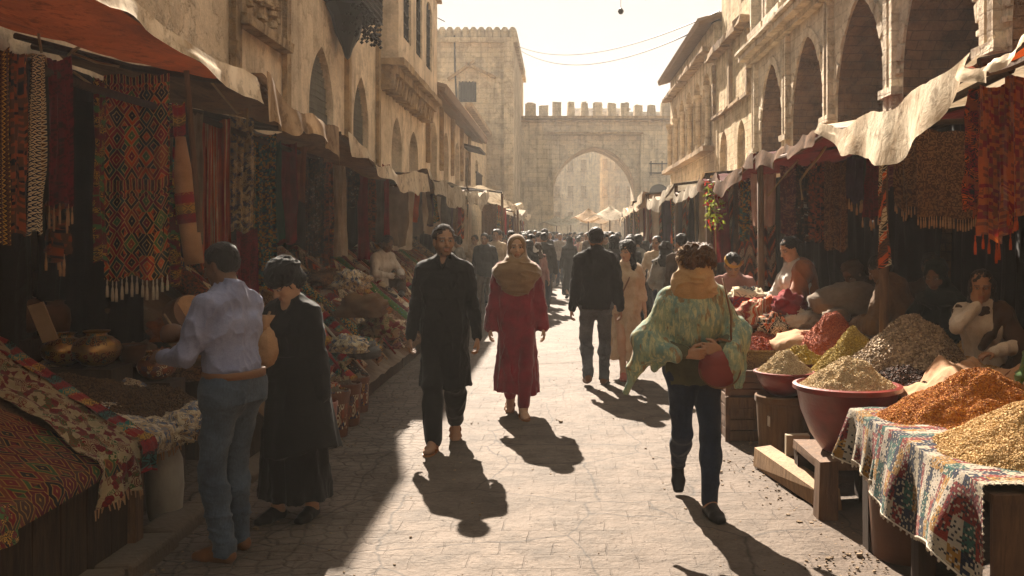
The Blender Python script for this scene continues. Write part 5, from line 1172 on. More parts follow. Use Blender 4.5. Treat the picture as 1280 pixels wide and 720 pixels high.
# ---- tub with smaller bowl
t=pot((1.66,7.02,0),.20,m_burl,'round wooden tub carrying the smaller red bowl','tub',name='wooden_tub',cat='tub')
for c in kids(t): c.scale=(1.0,1.0,2.1)
for c in kids(t)[:1]: c.data.materials[0]=mat_wood('tub_wood',H('80603f'),H('55402a'),.8)
t=pot((1.67,7.02,.465),.215,m_clayred,'smaller red bowl of pale grain on the wooden tub','bowl',name='clay_bowl',cat='bowl')
for c in kids(t): c.scale=(1.0,1.0,.62)
heap('grain_heap',(1.67,7.02,.63),.205,.205,.15,m_g3,'small pointed heap of pale grain on the tub bowl',5000,.006,14,pw=1.0)
m=MB(); m.box((1.515,6.85,.3),(.008,.05,.07)); single(m,'paper_tag',m_white,'tiny blank white tag on the wooden tub','tag')
def crate(c,s,label,mat=None,rz=0,n=4,name='crate'):
    t=thing(name,label,'crate',(c[0],c[1],c[2])); m=MB(); h=s[2]/n
    for i in range(n):
        z=c[2]+h*(i+.5)
        for sx,sy,dx,dy in ((s[0],.02,0,s[1]/2),(s[0],.02,0,-s[1]/2),(.02,s[1]-.045,s[0]/2,0),(.02,s[1]-.045,-s[0]/2,0)):
            m.box((c[0]+dx,c[1]+dy,z),(sx,sy,h*.86),jit=.003)
    m.build('slats',mat or m_woodM,t); m=MB(); m.box((c[0],c[1],c[2]+.02),(s[0]-.03,s[1]-.03,.02)); m.box((c[0],c[1],c[2]+s[2]*.8),(s[0]-.04,s[1]-.04,.02)); m.build('crate_board',mat or m_woodM,t)
    for dx in (-1,1):
        for dy in (-1,1): m=MB(); m.box((c[0]+dx*(s[0]/2+.012),c[1]+dy*(s[1]/2+.012),c[2]+s[2]/2),(.04,.04,s[2]),jit=.003); m.build('corner_post',mat or m_woodM,t)
    return t
crate((1.52,7.75,0),(.34,.4,.36),'lower brown slatted crate behind the wooden tub')
crate((1.52,7.78,.365),(.32,.38,.2),'upper reddish crate stacked behind the wooden tub',m_claybr)
crate((1.62,8.3,0),(.4,.42,.5),'tall slatted crate farthest along the right edge')
# ---- low platforms and mounds behind
t=thing('stall_platform','low plank platform under the spice sacks of the right stall','platform',(2.75,7.3,0))
m=MB(); m.box((2.75,7.3,.56),(1.8,2.9,.05)); m.build('deck',m_woodM,t); 
for x in (1.92,3.5):
    for y in (5.95,7.3,8.65): m=MB(); m.box((x,y,.27),(.1,.1,.53)); m.build('leg',m_woodD,t)
m=MB(); m.box((1.9,7.5,.3),(.03,2.3,.45)); m.box((2.6,5.86,.3),(1.3,.03,.45)); m.build('skirting',m_woodD,t)
def hp(px,py,Y,r,h,mt,lab,g=5000,gs=.006,s=1,pw=1.0,ry=None,zb=.59): 
    x=(px-VX)*Y/F; zt=CH-(py-VY)*Y/F; hh=max(h,zt-zb) if h is None else h; return heap('spice_mound',(x,Y,zt-hh),r,ry or r,hh,mt,lab,g,gs,s,pw)
hp(1040,393,7.75,.46,.44,m_g5,'rust-red spice cone behind the yellow-green one',7000,.006,21,1.0)
hp(1066,412,7.0,.30,.32,m_g4,'yellow-green spice cone between red cone and grey nuts',7000,.006,22)
hp(1140,396,6.75,.50,.42,m_g6,'big grey-brown mound of nuts in the middle of the stall',5000,.013,23,.95)
hp(1118,402,7.7,.3,.28,m_g5,'small orange-red mound peeping behind the grey nuts',2500,.006,24)
hp(1130,462,6.25,.26,.10,m_g7,'low pile of dark berries before the tan cloth',2500,.012,25,.7)
hp(1010,415,7.9,.33,.2,m_g5,'red spice heap in an open white sack',5000,.006,26,.8)
hp(950,424,8.0,.24,.12,m_g8,'shallow basket heap of red petals',2500,.011,27,.6)
hp(1190,470,5.9,.3,.12,m_g7,'dark spice spread behind the orange-brown mound',2500,.01,28,.7)
hp(1090,404,8.5,.34,.24,m_g3,'pale cream grain mound in front of the plump grey sack',3500,.007,41)
hp(1175,400,7.35,.36,.30,m_g1,'second orange-brown mound behind the big nut mound',4000,.006,42)
hp(1215,425,6.7,.34,.24,m_g2,'tan seed mound just before the seated woman in white',4000,.006,43)
hp(1035,410,8.25,.26,.2,m_g1,'small ochre mound squeezed between red and green spices',2500,.006,44)
hp(965,410,8.55,.24,.14,m_g5,'flat rust-coloured spice pile near the pink cloths',2000,.007,45,.7)
hp(1000,432,7.35,.2,.12,m_g4,'little yellow-green pile behind the tub bowl',1800,.006,46)
for i,(x_,y_,mt_,cn_) in enumerate([(1.75,9.75,m_g1,'ochre'),(1.8,10.5,m_g5,'rust-red'),(1.78,11.3,m_g3,'cream'),(2.15,10.1,m_g2,'tan'),(1.85,13.0,m_g1,'ochre'),(1.85,14.0,m_g4,'yellow-green'),(1.85,15.1,m_g5,'rust-red'),(2.3,11.0,m_g6,'grey nut')]):
    t=heap('spice_mound',(x_,y_,.60),.3,.34,.24,mt_,None,1500,.009,60+i); later(t,cn_+' spice mound','on the far tables past the headband seller','heap')
pot((1.70,8.0,.50),.25,m_straw,'shallow straw basket holding red petals','basket',name='basket',cat='basket')
sack((2.08,7.95,.66),(.37,.33,.18),m_tan,label='open whitish sack around the red spice heap',seed=4,amp=.12,tie=False,name='open_sack',cat='sack')
sack(P(1062,378,8.3),(.34,.26,.17),m_jute,label='plump grey sack lying before the seated figures',seed=14,amp=.14,tie=False,name='sack',cat='sack',fr=1.4)
sack(P(1046,396,8.0),(.12,.1,.07),m_jute,label='small dark sack corner between the spice cones',seed=15,amp=.14,tie=False,name='sack',cat='sack')
# tan cloth thrown over the back of the table
def crumple(name,c,sx,sy,h,mat,label,seed,fr=3.0,cat='cloth',amp=.35,pk=1.0):
    def fn(u,v):
        a=(u-.5)*2; b=(v-.5)*2; r=np.sqrt(a*a+b*b)
        rid=1-np.abs(fb(a*fr*.5+seed,b*fr*.25,seed)); rid2=1-np.abs(fb(a*fr+seed,b*fr*.6,seed+5))
        z=h*(np.clip(1-r**2.2*.62,0,1)*(1-amp)+amp*(rid*.9+rid2*.45-.3)*np.clip(1.25-r*.8,0.1,1))
        return c[0]+a*sx*(1+.08*fb(b*2,a*2,seed)), c[1]+b*sy*(1+.08*fb(a*2,b*2,seed+2)), c[2]+z
    m=MB(); m.gridv(fn,70,60,sx*2.2,sy*2.2); t=single(m,name,mat,label,cat,origin=tuple(c),smooth=True); md=t.modifiers.new('thick','SOLIDIFY'); md.thickness=.012; return t
crumple('draped_cloth',(2.52,5.75,.56),.42,.42,.40,m_tan,'tan cloth thrown in heavy folds over a basket behind the spices',7.0,amp=.5)
crumple('draped_cloth',(2.98,5.5,.62),.36,.4,.40,m_browno,'brown folded cloth right of the tan draped cloth',13.0,amp=.5)
sack((2.62,4.95,.84),(.22,.2,.26),tx['sari'],label='patterned green sack at the right edge behind the mounds',seed=21,amp=.2,tie=False,name='patterned_sack',cat='sack')
# ---- striped cloths and goods by the seated people, left part of the stall
for i,(px,py,Y,rx,mt,lab) in enumerate([(955,392,8.8,.2,tx['redstripe'],'red and white striped bundle beside the headband seller'),(985,385,8.6,.16,m_redc,'dark red folded cloth in front of the woman in white'),(935,380,9.3,.22,tx['creamband'],'cream striped cloth heap in front of the headband seller'),(930,400,8.9,.16,m_pinkw,'pale pink crumpled cloth at the right street edge'),(968,408,8.5,.14,tx['kilimb'],'orange kilim bundle on the low right platform'),(1000,400,8.5,.15,m_white,'white crumpled cloth under the seated woman')]):
    q=P(px,py,Y); sack(q,(rx,rx*.9,rx*.75),mt,label=lab,seed=i*7+2,amp=.3,tie=False)
t=thing('stall_platform','plank platform under the headband seller','platform',(2.4,10.7,0)); m=MB(); m.box((2.5,10.7,.55),(1.5,2.7,.06)); m.build('deck',m_woodM,t); m=MB(); m.box((1.78,10.7,.27),(.04,2.65,.5)); m.build('skirting',m_woodD,t)
for i in range(26):
    y=rnd.uniform(9.3,24); x=rnd.uniform(1.8,2.8); r=rnd.uniform(.12,.22); mt,ph=bm[rnd.randrange(len(bm))]
    sack((x,y,.62+r*.5),(r,r,r*.6),mt,ph,'on the far right tables','bundle',amp=.28,tie=rnd.random()<.4,group='bundles on the far right tables') if False else sack((x,y,.62+r*.5),(r,r,r*.6),mt,ph,'on the far right tables',amp=.28,tie=rnd.random()<.4,group='bundles on the far right tables')
for i in range(7):
    y0=12.2+i*3.6; m=MB(); m.box((2.5,y0+1.6,.3),(1.4,3.2,.6)); t=single(m,'market_table',m_woodD,None,None); bevel(t); later(t,'dark market table','along the far right side','table','far market tables')
# ================================================================== PEOPLE
m_skin=mat_skin('skin')
def nrm(v): v=np.asarray(v,float); return v/(np.linalg.norm(v)+1e-9)
def ik(a,c,l1,l2,pole):
    a=V3(a);c=V3(c);d=c-a;L=np.linalg.norm(d); L2=min(L,(l1+l2)*.999); d=d/(L+1e-9); c=a+d*L2
    x=(l1*l1-l2*l2+L2*L2)/(2*L2); h=math.sqrt(max(0,l1*l1-x*x)); p=nrm(pole); p=nrm(p-d*(p@d)); return a+d*x+p*h,c
def rot(yaw=0,pitch=0,roll=0):
    # yaw: + turns to the person's left, pitch: + looks down, roll
    m=Matrix.Rotation(R(yaw),3,'Z')@Matrix.Rotation(R(-pitch),3,'X')@Matrix.Rotation(R(roll),3,'Y'); return np.array(m)
def rig(H,ps):
    s=H/1.75; J={'s':s}; fem=ps.get('fem',False)
    pz=ps.get('hip',.925)*s; pel=V3((ps.get('px',0),ps.get('py',0),pz)); J['pel']=pel
    lean=R(ps.get('lean',2)); side=R(ps.get('side',0)); tw=R(ps.get('twist',0)); py=R(ps.get('pyaw',0))
    sp=nrm((math.sin(side),math.sin(lean),math.cos(lean)*math.cos(side))); J['sp']=sp
    rx=V3((math.cos(py),math.sin(py),0)); J['rx']=rx; sx=V3((math.cos(tw),math.sin(tw),-math.sin(side))); J['sx']=sx; J['fw']=nrm(np.cross(V3((0,0,1)),sx))
    hw=.088*s; sw=(.150 if fem else .170)*s*ps.get('broad',1); J['hipR']=pel+rx*hw; J['hipL']=pel-rx*hw
    J['waist']=pel+sp*.17*s; J['chest']=pel+sp*.34*s+J['fw']*.01*s; J['sh']=pel+sp*.485*s
    up=ps.get('shrug',0); J['shR']=J['sh']+sx*sw+V3((0,0,up-.022*s)); J['shL']=J['sh']-sx*sw+V3((0,0,up-.022*s))
    ft=ps.get('ank',{'R':(.1,.0,.08),'L':(-.1,.0,.08)})
    for k,sg in (('R',1),('L',-1)):
        a=V3(ft[k][:3])*V3((s,s,s)); kp=ps.get('kp'+k,(sg*.12,1,0)); kn,an=ik(J['hip'+k],a,.43*s,.425*s,kp); J['kn'+k]=kn;J['an'+k]=an
        fp=R(ft[k][3]) if len(ft[k])>3 else 0; fy=R(ft[k][4]) if len(ft[k])>4 else -sg*R(8)
        J['ft'+k]=V3((-math.sin(fy)*math.cos(fp),math.cos(fy)*math.cos(fp),-math.sin(fp)))
        w=ps.get('w'+k,(sg*.27,.02,.80)); w=V3(w)*s; ep=ps.get('ep'+k,(sg*.5,-1,0)); el,wr=ik(J['sh'+k],w,.285*s,.255*s,ep); J['el'+k]=el; J['wr'+k]=wr
        fd=nrm(wr-el); hd=ps.get('hd'+k); J['hd'+k]=nrm(hd) if hd is not None else nrm(fd+V3((0,.12,-.25)))
        pn=ps.get('pn'+k,(-sg,.0,0)); J['pn'+k]=nrm(V3(pn)-J['hd'+k]*(V3(pn)@J['hd'+k])); J['curl'+k]=ps.get('curl'+k,24)
    y,p,r=ps.get('head',(0,0,0)); J['HM']=rot(y+math.degrees(tw)*.6,p+math.degrees(lean)*.5,r)   # local->body, columns
    J['nb']=J['sh']+sp*.035*s-J['fw']*.01*s; nd=nrm(sp*1.0+J['fw']*(.22+.5*math.sin(R(max(0,p))))); J['hc']=J['nb']+nd*.175*s*1.0
    return J
def hp_(J,v): return J['hc']+J['HM']@(V3(v)*J['s'])
def head_prims(J,off=0,fine=True):
    s=J['s']; M=J['HM'].T; h=lambda *v: hp_(J,v); L=[]
    E=lambda c,r,k,sub=False,MM=None: ell(h(*c),[(x+off)*s for x in r],k,M if MM is None else MM,sub)
    C=lambda a,b,ra,rb,k: cap(h(*a),h(*b),(ra+off)*s,(rb+off)*s,k)
    L+=[E((0,-.014,.034),(.075,.093,.082),.02),E((0,.02,-.04),(.058,.064,.068),.03),C((-.05,-.012,-.05),(-.016,.058,-.096),.02,.017,.02),C((.05,-.012,-.05),(.016,.058,-.096),.02,.017,.02)]
    if fine:
        L+=[C((0,.083,.004),(0,.104,-.034),.008,.0125,.012),E((.012,.094,-.038),(.009,.009,.007),.008),E((-.012,.094,-.038),(.009,.009,.007),.008),C((-.045,.066,.02),(-.012,.082,.017),.009,.009,.012),C((.045,.066,.02),(.012,.082,.017),.009,.009,.012),
            E((.043,.05,-.034),(.02,.02,.02),.02),E((-.043,.05,-.034),(.02,.02,.02),.02),E((.031,.094,.0),(.017,.013,.011),.010,True),E((-.031,.094,.0),(.017,.013,.011),.010,True),
            E((.031,.073,.0),(.0125,.0125,.0115),.003),E((-.031,.073,.0),(.0125,.0125,.0115),.003),C((-.019,.079,-.065),(.019,.079,-.065),.006,.006,.006),C((-.016,.079,-.077),(.016,.079,-.077),.0068,.0068,.006)]
        for sg in (1,-1): L.append(ell(h(sg*.077,-.008,-.012),[.009*s,.019*s,.032*s],.008,np.array(rot(0,0,0)).T@M)); 
    L.append(cap(hp_(J,(0,-.022,-.06)),J['nb']-J['sp']*.03*s,(.05+off)*s,(.056+off)*s,.03))
    return L
def torso_prims(J,off=0,belly=0,fem=False):
    s=J['s'];o=off; L=[]
    c=lambda p,hx,r,k=.06,ax='sx': cap(p-J[ax]*hx*s,p+J[ax]*hx*s,r*s+o,r*s+o,k)
    L+=[c(J['pel']+J['sp']*.02*s,.072,.105,.07,'rx'),c(J['waist'],.05,.098+belly,.08),c(J['chest'],.078 if not fem else .06,.112,.08),cap(J['shL']+J['sx']*.03*s,J['sh'],.046*s+o,.062*s+o,.06),cap(J['shR']-J['sx']*.03*s,J['sh'],.046*s+o,.062*s+o,.06),
        cap(J['sh']-J['sx']*.09*s,J['nb']+J['sp']*.01,.045*s+o,.05*s+o,.06),cap(J['sh']+J['sx']*.09*s,J['nb']+J['sp']*.01,.045*s+o,.05*s+o,.06)]
    if fem:
        for sg in (1,-1): L.append(ell(J['chest']+J['sx']*sg*.065*s+J['fw']*.075*s+J['sp']*.02*s,[.06*s+o,.06*s+o,.062*s+o],.05))
    return L
def arm_prims(J,k,off=0,offw=None,end=1.0,fem=False):
    s=J['s']; o=off; ow=off if offw is None else offw; t=.9 if fem else 1
    sh,el,wr=J['sh'+k],J['el'+k],J['wr'+k]; m=el+(wr-el)*.3; e=el+(wr-el)*end
    return [cap(sh,sh+(el-sh)*.5,.050*s*t+o,.045*s*t+o,.05),cap(sh+(el-sh)*.4,el,.044*s*t+o,.036*s*t+o,.03),cap(el,m,.036*s*t+o,.036*s*t+(o+ow)/2,.03),cap(m,e,.036*s*t+(o+ow)/2,.026*s*t+ow,.02)]
def hand_prims(J,k,fine=True):
    s=J['s']*.98; w=J['wr'+k]; d=J['hd'+k]; n=J['pn'+k]; r=nrm(np.cross(n,d))*(1 if k=='R' else -1)
    r=nrm(np.cross(d,n)) ; 
    if (r@V3((0,1,0)))<0 and abs(d[2])>.5: r=-r          # thumb points forward when the hand hangs
    elif abs(d[2])<=.5 and r[2]<0: r=-r                  # and up when the hand reaches out
    L=[]; cu=R(J['curl'+k]); ox=[.029,.010,-.009,-.027]; ln=[.068,.077,.070,.055]
    for i in range(4):
        kb=w+d*(.086-.004*abs(i-1))*s+r*ox[i]*s; L.append(cap(w+r*ox[i]*.45*s,kb,.0155*s,.0115*s,.010))
        p=kb; a=cu*(.5+.12*i)
        for j,(f,ra,rb) in enumerate(((.45,.0092,.0085),(.30,.0085,.0078),(.25,.0078,.0066))):
            q=p+(d*math.cos(a)+n*math.sin(a)+r*(ox[i]*.9 if j==0 else 0))*ln[i]*f*s; L.append(cap(p,q,ra*s,rb*s,.003)); p=q; a+=cu*(1.15-.1*j)
    b=w+d*.022*s+r*.02*s; m=b+(d*.030+r*.032+n*.012)*s; e=m+(d*.034+r*.006+n*.012)*s
    L+=[cap(b,m,.0145*s,.011*s,.008),cap(m,m+(e-m)*.6,.0105*s,.0095*s,.004),cap(m+(e-m)*.6,e+n*.004,.0095*s,.008*s,.003)]
    return L
def leg_prims(J,k,off=0,offb=None,end=1.0):
    s=J['s'];ob=off if offb is None else offb; h,kn,an=J['hip'+k],J['kn'+k],J['an'+k]; e=kn+(an-kn)*end; bk=-nrm(np.cross(nrm(an-h),V3((1,0,0))))
    return [cap(h,kn,.083*s+off,.052*s+(off+ob)*.5,.05),cap(kn,kn+(an-kn)*.35,.050*s+(off+ob)*.5,.054*s+(off+ob)*.5,.03),cap(kn+(an-kn)*.3,e,.052*s+(off+ob)*.5,(.036+.014*(1-end))*s+ob,.03)]
def foot_prims(J,k,off=0):
    s=J['s']; a=J['an'+k]; f=J['ft'+k]; dn=nrm(np.cross(np.cross(f,V3((0,0,-1))),f)) if abs(f[2])<.99 else V3((0,1,0))
    dn=nrm(V3((0,0,-1))-f*(V3((0,0,-1))@f)); he=a-f*.032*s+dn*.045*s; ba=a+f*.105*s+dn*.052*s; to=a+f*.168*s+dn*.058*s; sd=nrm(np.cross(f,dn))
    return [cap(a,he,.036*s+off,.034*s+off,.02),cap(he,ba,.033*s+off,.028*s+off,.02),cap(a,ba,.034*s+off,.026*s+off,.03),cap(ba-sd*.018*s,to-sd*.016*s,.025*s+off,.017*s+off,.015),cap(ba+sd*.018*s,to+sd*.012*s,.025*s+off,.016*s+off,.015)]
def wrinkle(V,Q,specs):
    N=vnormals(V,Q); d=np.zeros(len(V))
    for sc,amp,zr in specs:
        w=1.0
        if zr: w=np.clip((zr[0]-V[:,2])/(zr[0]-zr[1]),.15,1)
        n=fbm(V*np.array(sc)+3.7,2); d+=1.5*amp*w*((1-np.clip(np.abs(n)*1.6,0,1))**2-.45)
    return V+N*d[:,None]
def gm(root,name,prims,mat,res,wr=None,zmin=None):
    V,Q=polygonise(prims,res)
    if wr: V=wrinkle(V,Q,wr)
    if zmin is not None: V[:,2]=np.maximum(V[:,2],zmin)
    return np_mesh(name,V,Q,mat,root)
SK={'brown':(.30,.155,.085),'dark':(.13,.065,.038),'tan':(.42,.24,.14)}
def body_mesh(root,J,res,skin,hairc=(.02,.014,.01),beard=0,fem=False,lip=None,fine=True,bare=('R','L')):
    P_=torso_prims(J,0,0,fem)
    for k in 'RL': P_+=arm_prims(J,k,fem=fem)+hand_prims(J,k)+leg_prims(J,k)+foot_prims(J,k)
    P_+=head_prims(J)
    V,Q=polygonise(P_,res); V[:,2]=np.maximum(V[:,2],0.002) if not J.get('free') else V[:,2]
    c=np.tile(np.array(skin),(len(V),1)); l=(V-J['hc'])@J['HM']/J['s']; x,y,z=l.T; ax=np.abs(x)
    def blend(m,col,f=1.0):
        w=(np.clip(m,0,1)*f)[:,None]; c[:]=c*(1-w)+np.array(col)*w
    hd=(np.abs(l).max(1)<.14)
    if beard:
        nz=.5+.5*vnoise(V*90); b=hd*((z<-.045)&(y>-.01)&(ax<.075)).astype(float)*np.clip((-.045-z)/.02+.3,0,1)*(z>-.13); b=np.where((z>-.085)&(z<-.058)&(ax<.017)&(y>.06),b*.2,b); blend(b*(.6+.4*nz),hairc,beard)
        blend((hd&(z<-.046)&(z>-.060)&(ax<.028)&(y>.06)).astype(float),hairc,min(1,beard*1.1))
    lipc=lip or (skin[0]*.8,skin[1]*.5,skin[2]*.5); blend((hd&(z<-.0585)&(z>-.084)&(ax<.021)&(y>.072)).astype(float),lipc,.8)
    blend((hd&(ax>.011)&(ax<.052)&(z>.0155)&(z<.027)&(y>.045)).astype(float),hairc,.85)
    blend((hd&(np.abs(ax-.031)<.0165)&(np.abs(z)<.0085)&(y>.055)).astype(float),(.05,.03,.02),.75)
    blend((hd&(np.abs(ax-.031)<.0115)&(np.abs(z)<.0045)&(y>.06)).astype(float),(.5,.46,.42),.8)
    blend((hd&(np.abs(ax-.031)<.0055)&(np.abs(z)<.006)&(y>.06)).astype(float),(.02,.012,.01),1)
    return np_mesh('body',V,Q,m_skin,root,colors=c)
def hair_mesh(root,J,mat,kind='short',res=.006,amp=.004,fr=60):
    s=J['s']; M=J['HM'].T; h=lambda *v: hp_(J,v); E=lambda c,r,k,sub=False: ell(h(*c),[x*s for x in r],k,M,sub); C=lambda a,b,ra,rb,k=.02: cap(h(*a),h(*b),ra*s,rb*s,k)
    L=[E((0,-.022,.042),(.083,.095,.084),.02)]
    if kind=='short': L+=[E((0,-.05,-.005),(.077,.062,.06),.02),E((0,.085,-.03),(.078,.062,.085),.012,True),E((.08,.012,-.03),(.02,.022,.04),.01,True),E((-.08,.012,-.03),(.02,.022,.04),.01,True)]
    if kind=='curly': L=[E((0,-.018,.05),(.092,.1,.09),.02),E((0,-.05,.0),(.085,.07,.06),.02),E((0,.09,-.03),(.08,.06,.09),.012,True)]
    if kind in('long','longcurly'):
        L+=[C((-.06,-.03,-.0),(-.075,-.02,-.2),.04,.035),C((.06,-.03,-.0),(.075,-.02,-.2),.04,.035),C((0,-.06,0),(0,-.085,-.3),.06,.04),E((0,.085,-.045),(.062,.062,.09),.012,True)]
        if kind=='longcurly': L+=[C((-.07,-.02,-.12),(-.095,.02,-.33),.035,.02),C((.07,-.02,-.12),(.095,.02,-.30),.035,.02),E((0,-.03,.06),(.1,.1,.085),.03)]
    if kind=='bun': L+=[E((0,-.05,-.01),(.075,.06,.06),.02),E((0,-.11,.01),(.05,.045,.05),.02),E((0,.085,-.03),(.068,.062,.085),.012,True)]
    if kind=='tail': L+=[E((0,-.05,-.01),(.075,.06,.06),.02),C((0,-.1,.01),(0,-.13,-.2),.035,.02),E((0,.085,-.03),(.068,.062,.085),.012,True)]
    V,Q=polygonise(L,res); N=vnormals(V,Q); d=amp*1.3*fbm(V*fr*.7+fbm(V*23,2)[:,None]*1.5,3); V=V+N*d[:,None]
    return np_mesh('hair',V,Q,mat,root)
def strands(root,J,mat,n=260,spread=.1,length=.05,seed=1,r=.0011,zmin=-.02):
    """loose curls standing off the head"""
    rs=random.Random(seed); m=MB()
    for i in range(n):
        a=rs.uniform(0,2*PI); e=rs.uniform(zmin*8,1.45); d=V3((math.cos(a)*math.cos(e),math.sin(a)*math.cos(e),math.sin(e)))
        if d[1]>.55 and d[2]<.5: continue
        p=V3((0,-.02,.045))+d*V3((.083,.092,.083)); u=nrm(np.cross(d,(.3,.2,.9))); v=np.cross(d,u); ph=rs.uniform(0,6); L=length*rs.uniform(.5,1.3); q=[]
        for t in range(6): k=t/5; q.append(Vector(hp_(J,p+d*L*k*.6+u*math.cos(ph+k*7)*.010*k**.5+v*math.sin(ph+k*7)*.010*k**.5-V3((0,0,1))*L*.35*k*k)))
        m.tube(q,[r*2,r*2,r*1.8,r*1.5,r*1.2,r*.6],3,cap=False)
    return m.build('loose_curls',mat,root,world=False,smooth=True)
def shoes(root,J,mat,res,off=.007,name='shoe'):
    for k in 'RL':
        V,Q=polygonise(foot_prims(J,k,off)[:1]*0+foot_prims(J,k,off)[1:],res); V[:,2]=np.maximum(V[:,2],.001) if not J.get('free') else V[:,2]; np_mesh(name,V,Q,mat,root)
def sandals(root,J,mat):
    for k in 'RL':
        s=J['s'];a=J['an'+k];f=J['ft'+k];dn=nrm(V3((0,0,-1))-f*(V3((0,0,-1))@f));sd=nrm(np.cross(f,dn)); m=MB(); m2=MB(); n=14; ring=[];c=a+f*.07*s+dn*.086*s
        for i in range(20): t=2*PI*i/20; ring.append(c+f*.14*s*math.cos(t)+sd*.047*s*math.sin(t)*(1+.15*math.cos(t)))
        top=[q-dn*.012 for q in ring]; m.add(ring+top,[tuple(range(20)),tuple(range(39,19,-1))]+[(i,20+i,20+(i+1)%20,(i+1)%20) for i in range(20)])
        o=m.build('sandal',mat,root,world=False); 
        for u,w in ((.10,.045),(.03,.044)):
            q=[Vector(a+f*u*s+dn*.08*s+sd*w*s*math.cos(t)-dn*(.062+(.012 if u<.05 else -.006))*s*math.sin(t)) for t in [PI*i/8 for i in range(9)]]; m2.tube(q,.0085,5)
        m2.build('strap',mat,o,world=False)
def setup(name,label,H,ps,xy,th,z=0,group=None,cat='person'):
    J=rig(H,ps); r=thing('person',label,cat,(xy[0],xy[1],z),R(th),group); 
    if z>0.05 or ps.get('free'): J['free']=True
    return r,J
def walkp(front='R',st=.27,lift=24,w=.07,**k):
    o='L' if front=='R' else 'R'; sf=1 if front=='R' else -1
    ps=dict(ank={front:(sf*w,st,.083,0),o:(-sf*w,-st*.95,.135,lift)},hip=.905); ps.update(k); return ps
WX=lambda px,Y:(px-VX)*Y/F
F_BLK=mat_cloth('black_wool',H('16130f'),H('0c0a09'),sheen=.12,var=.5); F_BLK2=mat_cloth('black_crepe',H('15120f'),H('0a0908'),sheen=.10,var=.4); F_CHAR=mat_cloth('charcoal',H('2c2722'),H('191613')); F_BLUE=mat_cloth('pale_blue_shirt',H('8f91aa'),H('747690'),var=.3,sheen=.1,transl=.05)
F_MAR=mat_cloth('maroon_wool',H('861a2a'),H('5c101c'),sheen=.35); F_KHA=mat_cloth('khaki_scarf',H('8d7050'),H('6e543a'),sheen=.5,transl=.1); F_DEN=mat_denim('denim',H('475464'),H('2b3542')); F_DEND=mat_denim('dark_denim',H('222d40'),H('151c2b')); F_DENG=mat_denim('grey_denim',H('5a5e62'),H('3a3d42'))
F_CREAM=mat_cloth('cream_dress',H('cbb395'),H('a68b6c'),sheen=.4,transl=.15); F_TANS=mat_cloth('tan_headscarf',H('cda473'),H('a07a4c'),sheen=.5,transl=.1); F_WHITE=mat_cloth('white_shirt',H('ded6cc'),H('b5aca2'),transl=.15); F_LEATH=mat_flat('brown_leather',H('6b4527'),.5,bs=120); F_REDL=mat_clay('red_brown_leather',H('7d2a1c'),H('54180f'),.5); F_SHB=mat_flat('black_shoe',H('14110f'),.45); F_SAND=mat_flat('tan_sandal',H('8a5424'),.6); F_PINK=mat_cloth('dusty_pink_shirt',H('a5776c'),H('7d544c')); F_PNKS=mat_flat('pink_shoe',H('a05a4c'),.6); F_GREY=mat_cloth('grey_knit',H('8d867c'),H('69635b')); F_TEALD=mat_cloth('dark_teal_cloth',H('13201f'),H('0b1413')); F_ORS=mat_cloth('orange_shawl',H('9a5a2a'),H('6c3a18'),sheen=.3); F_BRN=mat_cloth('brown_coat',H('4b3828'),H('33251a')); F_OLV=mat_cloth('olive_cloth',H('55523a'),H('3b3927'))
HR_B=mat_hair('black_hair',H('0e0b09'),H('1c130e')); HR_D=mat_hair('brown_hair',H('20140d'),H('3d2717')); HR_C=mat_hair('curly_brown_hair',H('33200f'),H('6a4522'))
def shawl_mat():
    T=NT('green_shawl'); o=T.coord(); w=T.noise(T.coord(sc=(26,26,5),rot=(0,.45,0)),1,3,.6,.4); a=T.noise(T.coord(sc=(34,34,7),rot=(0,-.3,0)),1.2,4,.7,.5); b=T.noise(T.coord(sc=(3,3,4)),2,3); 
    c=T.mix(T.ramp(b,[(.35,0),(.65,1)]),H('98a07e'),H('80968a')); c=T.mix(T.ramp(a,[(.50,0),(.58,1)]),c,H('bfb98e')); c=T.mix(T.math('MULTIPLY',T.ramp(w,[(.5,0),(.66,1)]),.7),c,H('5c7e7a')); c=T.mix(T.math('MULTIPLY',T.ramp(T.noise(T.coord(sc=(20,20,6)),1.1,3),[(.58,0),(.63,1)]),.8),c,H('8d6b45'))
    f=T.noise(o,150,2); c=T.mix(.35,c,T.ramp(f,[(.2,.4),(.8,1.3)]),'MULTIPLY'); return T.done(c,.85,T.bump(T.noise(o,30,4),.005),spec=.15,sheen=.1,transl=.2)
F_GRN=shawl_mat()
FOLD=((7,7,1.6),.010,None); FINE=((16,16,7),.004,None); SLV=((9,9,20),.005,None)

# ---- 1 man in pale blue shirt --------------------------------------------------------
ps=dict(ank={'R':(.11,.05,.082,0,-8),'L':(-.10,-.02,.082,0,6)},hip=.925,lean=4,head=(8,14,0),wL=(-.16,.36,1.10),epL=(-.5,-.8,-.6),pnL=(.8,0,-.5),hdL=(.25,.9,-.05),curlL=34,wR=(.12,.34,1.12),epR=(.6,-.8,-.6),pnR=(-.8,0,-.3),hdR=(-.2,.9,0),curlR=38)
r,J=setup('person','man in pale blue shirt and jeans with back half turned at the left stall',1.63,ps,(WX(292,4.85),4.85),68)
body_mesh(r,J,.0048,SK['dark'])
P_=torso_prims(J,.012)[1:]+arm_prims(J,'R',.017,.014,.93)+arm_prims(J,'L',.017,.014,.93)+[cap(J['pel']+V3((-.055,0,.08)),J['pel']+V3((.055,0,.08)),.108,.108,.05)]
P_.append(cap(J['nb']-J['sp']*.02,J['nb']+J['sp']*.038-J['fw']*.004,.064,.058,.012))
